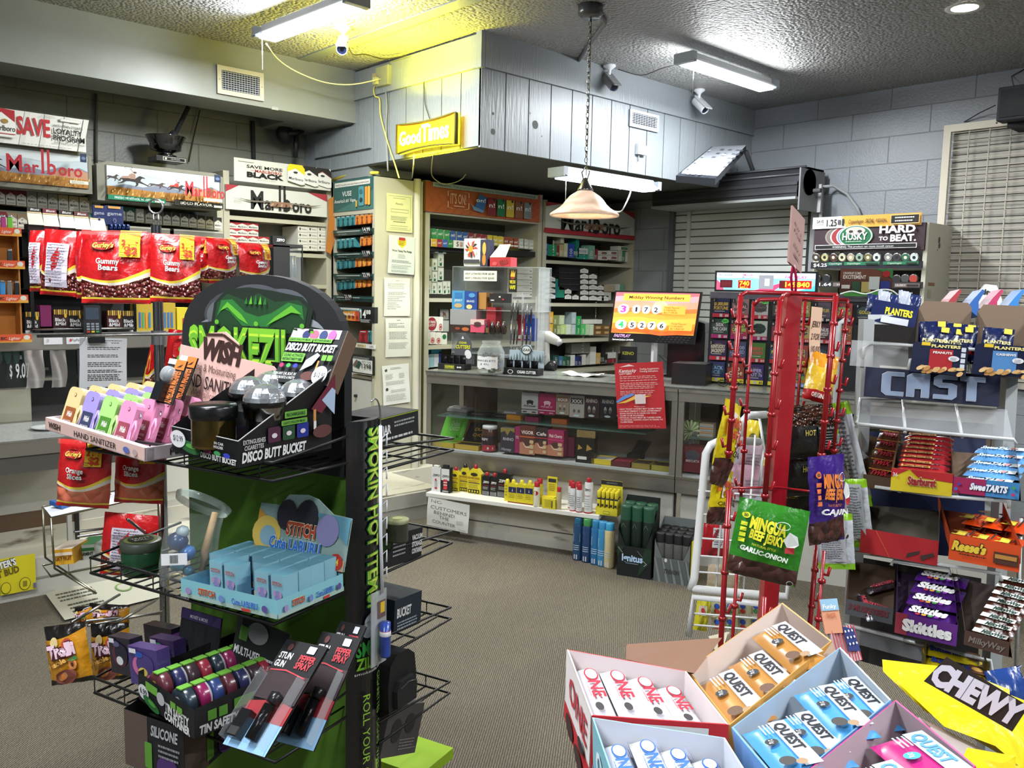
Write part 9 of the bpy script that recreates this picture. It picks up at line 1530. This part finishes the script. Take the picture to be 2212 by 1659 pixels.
K=tilt_tray('nearly empty red carton with torn edge on the middle candy shelf',(1880,1082),(2030,1095),(1858,1165),(2025,1195),(2.06,1.98),(1.92,1.85),.055,'a51820',lambda A2:(A2.p([(60,10),(76,34),(78,50),(62,30)],'3a2420'),A2.p([(80,10),(96,40),(94,50),(78,30)],'3a2420'),A2.line([(20,100),(40,0)],.6,'c9703a')),'4a443a',side='5a4c3c')
K=tilt_tray('bright orange carton of peanut butter cups on the middle candy shelf',(2026,1090),(2165,1110),(2052,1180),(2205,1208),(1.98,1.9),(1.82,1.74),.055,'d0480f',lambda A2:(A2.t("Reese's",4,44,34,'e0c03a',48,b=8,sh=.2,out='3a1c10',ow=8),A2.r(64,20,34,44,'4a2a1c'),A2.r(66,40,30,16,'b5803a'),A2.fine(16,30,40,1,4,5,'3a1c10')),'7a3414',side='b5400f')
Mx,w_,h=K
RS=None
for i in range(6):
 r_,c_=divmod(i,3);M2=Mx@TR(w_*(.04+.31*c_),-.012,h*(.45-.42*r_),-14,4);lab='orange peanut butter cup packet in the orange carton, %s row, %s from the left'%(('upper','lower')[r_],ORD[c_])
 if RS is None:
  b=B();L_,hh=w_*.29,h*.5;b.grid(lambda u,v:Vector((u*L_,-.01*math.sin(math.pi*u)**.5*math.sin(math.pi*v)**.5,v*hh)),8,8,'d0410f.gw');A2=front(b,0,L_,-.0115,0,hh);A2.t("Reese's",44,10,26,'e8d03a',84,rot=90,b=7,out='3a1c10',ow=6);A2.r(62,20,10,50,'2a1410');A2.e_(60,88,26,9,'4a2a1c',12);RS=SF(b,'cup_packet',lab,'candy packet',M2,'orange peanut butter cup packets')
 else:DF(RS,M2,lab)
K=tilt_tray('brown carton with three leftover silver bars at the left of the lower shelf',(1838,1205),(1935,1220),(1828,1312),(1930,1335),(2.0,1.95),(1.9,1.85),.035,'4a4c50',lambda A2:A2.t('3 MUSKETEERS',6,40,36,'6a2a30',84,b=6,sh=.2),'4a3626',side='5c4632')
for i,(x,y,r_)in enumerate(((.12,.25,-60),(.4,.3,35),(.2,.04,-8))):M2=K[0]@TR(K[1]*x,-.006,K[2]*y,-14,-r_);b=B();b.grid(lambda u,v:Vector((u*.075,-.009*math.sin(math.pi*v)**.5*min(1,6*u,6*(1-u)),v*.022)),10,4,lambda u,v:'8a8c92.f' if u<.14 or u>.86 else '5a4a52.f');A2=front(b,0,.075,-.0105,0,.022);A2.t('MUSKETEERS',18,26,44,'a52a3a',64,b=4);SF(b,'chocolate_bar','silver wrapped chocolate bar in the leftover carton, %s'%('standing steeply at the left','leaning to the right','lying flat at the front')[i],'candy bar',M2)
K=tilt_tray('purple carton of rainbow candy packs on the lower shelf',(1940,1225),(2058,1248),(1937,1345),(2070,1375),(1.94,1.88),(1.8,1.73),.045,'5a1f7a',lambda A2:(A2.r(0,0,20,100,'8a2a3a'),A2.t('Skittles',12,26,50,'e9e9e6',80,b=10,rot=0)),'2a1430',side='3a1c48');bars(*K,4,.06,'3f1466','Skittles','e2e2e0','purple rainbow candy pack in the purple carton',lambda A2:[A2.e_(30+i*12,10,5,8,c,8)for i,c in enumerate(('b5302a','d9a02a','3a9a3a','7a2a9a'))],bold=9)
K=tilt_tray('dark brown carton full of brown and white bars on the lower shelf',(2068,1238),(2165,1262),(2088,1385),(2185,1412),(1.88,1.82),(1.72,1.66),.03,'4a3228',lambda A2:A2.t('MilkyWay',10,30,40,'7a7068',80,b=4,sh=.2),'2a1c16',side='6a4c38');bars(*K,8,.02,'4a2418','MilkyWay','1c3a2c','brown chocolate bar with white green lettered label',lambda A2:(A2.r(4,24,90,52,'d9d8d2'),A2.t('MilkyWay',26,30,44,'14342a',62,b=7,sh=.15)))
K=tilt_tray('yellow carton of peanut crunch bars at the bottom right of the rack',(1995,1395),(2120,1440),(1990,1500),(2150,1540),(1.84,1.78),(1.72,1.68),.02,'8a7a1c',None,'4a4420',side='6a6018');bars(*K,4,.02,'c9b41a','Butterfinger','1c3aa0','yellow bar with blue lettering',lambda A2:(A2.r(74,10,22,80,'5a3420'),A2.e_(86,50,10,20,'c99a4a',10)))
def peanut(label,x0,x1,x2,yb_,yt,yl,d,bc,word,n):
 Mx,w_,h=FQ((x0,yl,d),(x1,yl+8,d-.05),(x0-2,yb_,d));t=TF('peanut_carton',label,'carton',Mx);b=B();N1='0f1838.g';H2=(PD(x0,yt,d+.05)-PD(x0,yb_,d+.05)).length
 b.prism([(0,0),(w_,0),(w_,h*.9),(w_*.94,h),(w_*.06,h),(0,h*.94)],0,.003,N1);b.add([(0,0,0),(0,.12,0),(0,.12,H2*.9),(0,.02,h)],[(0,1,2,3),(3,2,1,0)],N1);b.add([(w_,0,0),(w_,.12,0),(w_,.12,H2*.9),(w_,.02,h)],[(0,1,2,3),(3,2,1,0)],N1);b.prism([(0,0),(w_,0),(w_,H2*.93),(w_*.92,H2),(w_*.1,H2),(0,H2*.9)],.12,.124,'8a7460');b.obj('carton',t)
 b=B();A2=front(b,0,w_,-.001,0,h);A2.r(32,12,42,68,bc);A2.r(16,90,16,11,'e0c02a');A2.t('PLANTERS',34,86,9,'e6d88a',52,b=6);A2.t(word,38,66,7,'e9e2dc',34,b=5);A2.e_(76,52,10,9,'dcdce0',16);A2.fine(70,54,12,3,4,1.2,'2a2a40');[A2.rr(88,76-i*18,8,14,1,'c9ccd6')for i in range(4)]
 for i in range(16):r_=random.Random(i);A2.e_(8+r_.random()*84,3+r_.random()*17,9,5,('d0a56a','b8864a','dcb880')[i%3],10,r_.random()*90)
 b.obj('print',t)
 for i in range(n):
  r_=random.Random(i+5);M2=Mx@TR(w_*(.1+.24*(i%3)),.03+.03*(i//3),h*.45,-6,r_.uniform(-8,8));pw,ph=w_*.55,h*(1.15+.16*(i//3));pouch('peanut_bag','navy peanut bag in the carton with the %s panel, %s'%('red' if n>1 else 'blue',('front left','front middle','front right','rear left','rear middle','rear right')[i]),'peanut bag',M2,pw,ph,[(.2,0,0),(.36,0,0)],['131f4c.gw','a51c28.g','131f4c.gw'],lambda A2:(A2.t('PLANTERS',8,52,9,'e6dc9a',84,b=6),A2.t('PEANUTS',20,26,6,'e9e2dc',60,b=4),A2.r(66,82,26,16,'d9bc3a')),.012,back='131f4c.gw')
peanut('open navy carton of peanut bags with red panel on the rack top',1968,2088,0,803,642,738,1.93,'a51820','PEANUTS',6)
peanut('second navy carton with blue panel and high tan back at the frame edge',2102,2228,0,808,650,742,1.88,'4a80b8','CASHEWS',1)
Mx,w_,h=FQ((1900,650,2.15),(1985,664,2.12),(1878,692,2.14));b=B();b.box(0,0,0,w_*1.15,.1,h,'1a2450.g');A2=front(b,0,w_*1.15,-.001,0,h);A2.t('PLANTERS',30,42,30,'e6d82a',60,b=6);A2.r(24,0,60,30,'c5c8d0');SF(b,'peanut_carton','low navy carton of foil pouches left of the open peanut carton','carton',Mx)
for i in range(5):Mx,w_,h=FQ((1875+i*22,634-(i%2)*8,2.18),(1903+i*22,640-(i%2)*8,2.18),(1870+i*22,672,2.17));pouch('foil_pouch','navy and white foil pouch in the low carton, %s from the left'%ORD[i],'snack bag',Mx,w_,h,[],[('1c2a5c.gw','b5bac9.gw')[i%2]],None,.01,back='1c2a5c.gw')
for x,c,l in((2040,'a52a34','red'),(2090,'1c5aa5','blue'),(2130,'b52a5a','pink'),(2176,'2a7ac0','light blue')):Mx,w_,h=FQ((x,612,2.3),(x+16,625,2.3),(x-2,665,2.3));b=B();b.prism([(0,0),(w_*1.6,0),(w_*.6,h*.5),(w_*.4,h),(w_*.1,h),(0,h*.5)],0,.05,c+'.s');SF(b,'carton_flap','pointed %s carton corner rising behind the peanut cartons'%l,'carton corner',Mx)
Mx,w_,h=FQ((2112,612,2.5),(2160,618,2.5),(2108,668,2.5));b=B();b.prism([(0,0),(w_*1.2,0),(w_*1.1,h*.5),(w_*.8,h),(w_*.3,h),(0,h*.6)],0,.01,'dcdcda');A2=front(b,0,w_,-.001,0,h);A2.t('altra.',10,60,20,'1c1c1c',80,b=5);SF(b,'white_card','white card with small black lettering behind the carton corners','card',Mx)
# protein bar boxes in front
def barbox(name,label,rim,H,outer,inner,sides,nb,bart,bcol,blabel,bname='protein_bar',w0=.04,w1=.96,ends=None,sink=.3):
 P=wp(*rim);O=P[0];U_=P[1]-P[0];D_=P[3]-P[0];N_=U_.cross(D_).normalized();N_=N_ if N_.z<0 else-N_;c=sum(P,Vector())/4;t=thing(name,label,'bar box',O);P=[p-O for p in P];c-=O
 Bt=[p+N_*H for p in P];b=B();I=[c+(p-c)*.975 for p in P];J=[c+N_*H*.96+(p-c)*.975 for p in P]
 for i in range(4):
  j=(i+1)%4;b.add([P[i],P[j],Bt[j],Bt[i]],[(0,1,2,3)],outer[i]);b.add([I[i],I[j],J[j],J[i]],[(3,2,1,0)],inner);b.add([P[i],P[j],I[j],I[i]],[(0,1,2,3)],outer[i])
 b.add(J,[(0,1,2,3)],inner);b.add(Bt,[(3,2,1,0)],outer[0]);b.obj('carton',t)
 b=B()
 for i,fn in sides.items():j=(i+1)%4;A2=Art(b,Bt[j],Bt[i]-Bt[j],P[j]-Bt[j],100,100,e=.001,nrm=((P[i]+P[j])/2-c));fn(A2)
 if b.v:b.obj('print',t)
 for k in range(nb):
  f=w0+(w1-w0)*k/nb;g=(w1-w0)/nb*.9;r_=random.Random(k*3+int(rim[0][0]));s_=r_.uniform(.02,.07);a_=N_*H*(sink+r_.uniform(-.1,.1));tl=O+I[0]+(I[1]-I[0])*f+(I[3]-I[0])*s_+a_;X=(O+I[3]+(I[2]-I[3])*f+a_)-tl;Y=(I[1]-I[0])*g
  Mx,L_=FR(tl,tl+X,Y);L_*=.92;hh=Y.length;tb=TF(bname,blabel%ORD[k],'protein bar',Mx,blabel.split(',')[0]+'s');b=B()
  b.grid(lambda u,v:Vector((u*L_,-.011*math.sin(math.pi*v)**.4*min(1,9*u+.08,9*(1-u)+.08),v*hh)),14,6,lambda u,v:bcol(u,v)if callable(bcol)else bcol);b.grid(lambda u,v:Vector(((1-u)*L_,.008*math.sin(math.pi*v)*min(1,9*u,9*(1-u)),v*hh)),6,4,bcol if not callable(bcol)else bcol(.5,.5));b.obj('wrapper',tb)
  b=B();bart(Art(b,(L_*.08,-.0118,hh*.06),(L_*.84,0,0),(0,0,hh*.88),100,100,e=.0008));b.obj('print',tb)
 return t
def one(col):
 def f(A2):A2.e_(18,52,14,32,col,24);A2.e_(18,52,11,26,'dcdae4',24);A2.t('NE',34,24,56,col,34,b=4);A2.fine(40,12,30,1,3,4,col);A2.e_(88,30,8,18,'3a3436',14)if col[0]=='b' else A2.fine(8,90,30,2,6,2,'8a90b5')
 return f
def onf(c2,bg):return lambda A2:(A2.t('ONE',30,30,56,c2,46,b=3),A2.r(0,0,22,30,bg),A2.fine(80,60,16,2,20,8,c2))
wl_=lambda c:(lambda u,v:'b5b2b0.s' if u<.09 or u>.93 else c)
def sideone(A2):A2.r(0,0,100,100,'dcd4d2');A2.p([(0,0),(100,0),(100,34),(0,26)],'b52028');A2.t('ONE',70,92,30,'b52a36',60,rot=-90,b=3)if 0 else A2.t('ONE',22,50,34,'b52a3a',70,b=3);A2.e_(30,14,16,14,'3a1c18',12);A2.e_(70,12,16,12,'3a1c18',12);A2.e_(80,40,10,8,'2a2428',14)
barbox('protein_bar_box','red and white open box of white bars lettered one, at the left',((1225,1403,1.20),(1482,1450,1.14),(1574,1566,.98),(1278,1546,1.02)),.10,['c9303a.s','dcd4d2','c4242e.s','dcd4d2'],'d9cdcd',{3:sideone,2:lambda A2:(A2.r(10,20,76,74,'dcd4d2'),A2.t('ONE',30,36,46,'c4242e',50,b=3))},4,one('b5283c'),wl_('dcd9e2.g'),'white bar with red lettering in the red box, %s from the left')
barbox('protein_bar_box','teal open box of white bars lettered one in blue, at the bottom edge',((1279,1550,1.0),(1566,1594,.95),(1648,1725,.83),(1335,1715,.86)),.10,['8fc0ce.s','c9d4dc','7ab5c9.s','86bccb.s'],'cfd2da',{3:lambda A2:(A2.r(0,0,100,40,'3f8ab5'),A2.t('ONE',22,50,34,'dce6ea',70,b=3))},4,one('3a6ac0'),wl_('d2d8e8.g'),'white bar with blue lettering in the teal box, %s from the left')
def quest(c2,wc,tc='2a2a30',q='21g'):
 def f(A2):A2.r(0,56,100,44,wc);A2.t('QUEST',6,64,28,tc,62,b=5);A2.e_(44,26,7,17,'3a3a3e' if c2!='p' else '4ab0d8',16);A2.t(q,40,20,11,'dcdcdc',9,b=2);A2.fine(8,44,26,3,10,4,'c9dcea');A2.e_(90,22,9,20,'6a5040' if c2=='t' else '4a4644',14);A2.e_(98,50,6,14,'a5886a',10)
 return f
barbox('protein_bar_box','tan open box of caramel coloured bars with tall pale back wall',((1483,1448,1.26),(1690,1302,1.38),(1797,1385,1.24),(1576,1567,1.06)),.085,['c08a3c.s','c9a06a','c08a3c.s','c08a3c.s'],'d9c9c0',{2:lambda A2:A2.p([(50,0),(100,0),(100,100),(70,80)],'c9a58a')},3,quest('t','cfcdd4'),'b8803c.g','caramel tan bar with dark lettering, %s from the left',w0=.02,w1=.9,sink=.25)
barbox('protein_bar_box','light blue open box of bright blue bars with dark lettering',((1580,1572,1.04),(1815,1398,1.21),(1925,1512,1.06),(1692,1705,.90)),.085,['6f9fdc.s','c9d2dc','6f9fdc.s','6f9fdc.s'],'a9b5c0',{},4,quest('b','ccd2da'),'4a98d8.g','bright blue bar with dark lettering, %s from the left',sink=.22)
barbox('protein_bar_box','pink open box of magenta bars with blue lettering at the bottom edge',((1700,1700,.90),(1935,1512,1.05),(2108,1655,.90),(1860,1830,.76)),.085,['c9387c.s','d05a95','c9387c.s','c9387c.s'],'a5959c',{},3,quest('p','b9c9dc','5a9ad8','20g'),'bf2a7c.g','magenta bar with light blue lettering, %s from the left',sink=.25)
q_=wp((1355,1392,1.32),(1560,1378,1.36),(1500,1455,1.22),(1352,1425,1.24));o_=q_[3];b=B();b.add([p-o_ for p in q_]+[p-o_+Vector((.002,.003,-.003))for p in q_],[(0,1,2,3),(7,6,5,4)],'7a5844');b.solo('cardboard_flap','brown cardboard flap rising between the red box and the tan box','cardboard',o_)
P=wp((1942,1452,1.1),(2100,1470,1.12),(2230,1520,1.1),(2230,1680,.98),(2150,1612,.98),(2040,1570,1.02),(1945,1480,1.07));O=P[0];t=thing('yellow_snack_bag','large glossy yellow snack bag with outlined white letters at the right edge','snack bag',O);b=B();ctr=sum(P,Vector())/7-O-FW*.03;L_=[p-O for p in P];b.add(L_+[ctr],[(i,(i+1)%7,7)for i in range(7)],'d9c814.gw',True);b.add([p-O+FW*.05 for p in P],[tuple(range(7))],'d9c814.gw');b.obj('bag',t)
b=B();Mx,w_=FR(PD(2000,1478,1.03),PD(2200,1585,.96),(0,0,1));Mi=Matrix.Translation(-O)@Mx;b.X=Mi;A2=Art(b,(0,-.012,0),(w_,0,0),(0,0,.06),100,100,e=.001,nrm=Vector((0,-1,0)));A2.p([(0,14),(96,8),(102,70),(14,84)],'2a2018');A2.t('CHEWY',4,22,46,'dfdce4',94,b=9,sh=.2);b.X=None;b.obj('lettering',t)
P=wp((2010,1570,1.04),(2150,1640,.98),(2130,1720,.95),(1990,1640,1.02));O=P[0];b=B();b.add([p-O for p in P]+[p-O+FW*.03 for p in P],[(0,1,2,3),(7,6,5,4),(0,4,5,1),(2,6,7,3)],'c9c2bc.t70');b.solo('clear_bag_panel','cloudy clear bag panel below the large yellow bag','bag',O)
P=wp((2120,1640,.96),(2230,1660,.92),(2230,1760,.9),(2080,1740,.92));O=P[0];b=B();b.add([p-O for p in P]+[p-O+FW*.03 for p in P],[(0,1,2,3),(7,6,5,4)],'d9c814.gw');b.solo('yellow_pouch','yellow pouch corner at the bottom right edge under the large bag','snack bag',O)
Mx,w_,h=FQ((2165,1452,1.2),(2240,1440,1.2),(2160,1560,1.18));pouch('blue_bag','dark blue glossy bag edge beside the yellow peanut crunch bars','snack bag',Mx,w_,h,[],['1c3a7a.gw'],lambda A2:[A2.line([(0,20+i*20),(100,34+i*22)],1.5,'8a9ac0')for i in range(4)],.02,back='1c3a7a.gw')
P=[PZ(x,y,.87)for x,y in((1330,1650),(1560,1540),(1800,1480),(1960,1560),(2200,1700),(2200,2100),(1450,2100))];O=P[0].copy();O.z=0;t=thing('bar_table','dark low table carrying the open protein bar boxes','table',O);b=B();b.slab([((p-O).x,(p-O).y)for p in P],.84,.87,'3a332e');b.obj('table_top',t)
for k in(1,3,5,6):b=B();p=P[k]-O;c_=sum(((q-O)for q in P),Vector())/7;p=p.lerp(c_,.2);b.cyl((p.x,p.y,0),.018,.84,'2a2624',10);b.obj('leg',t)
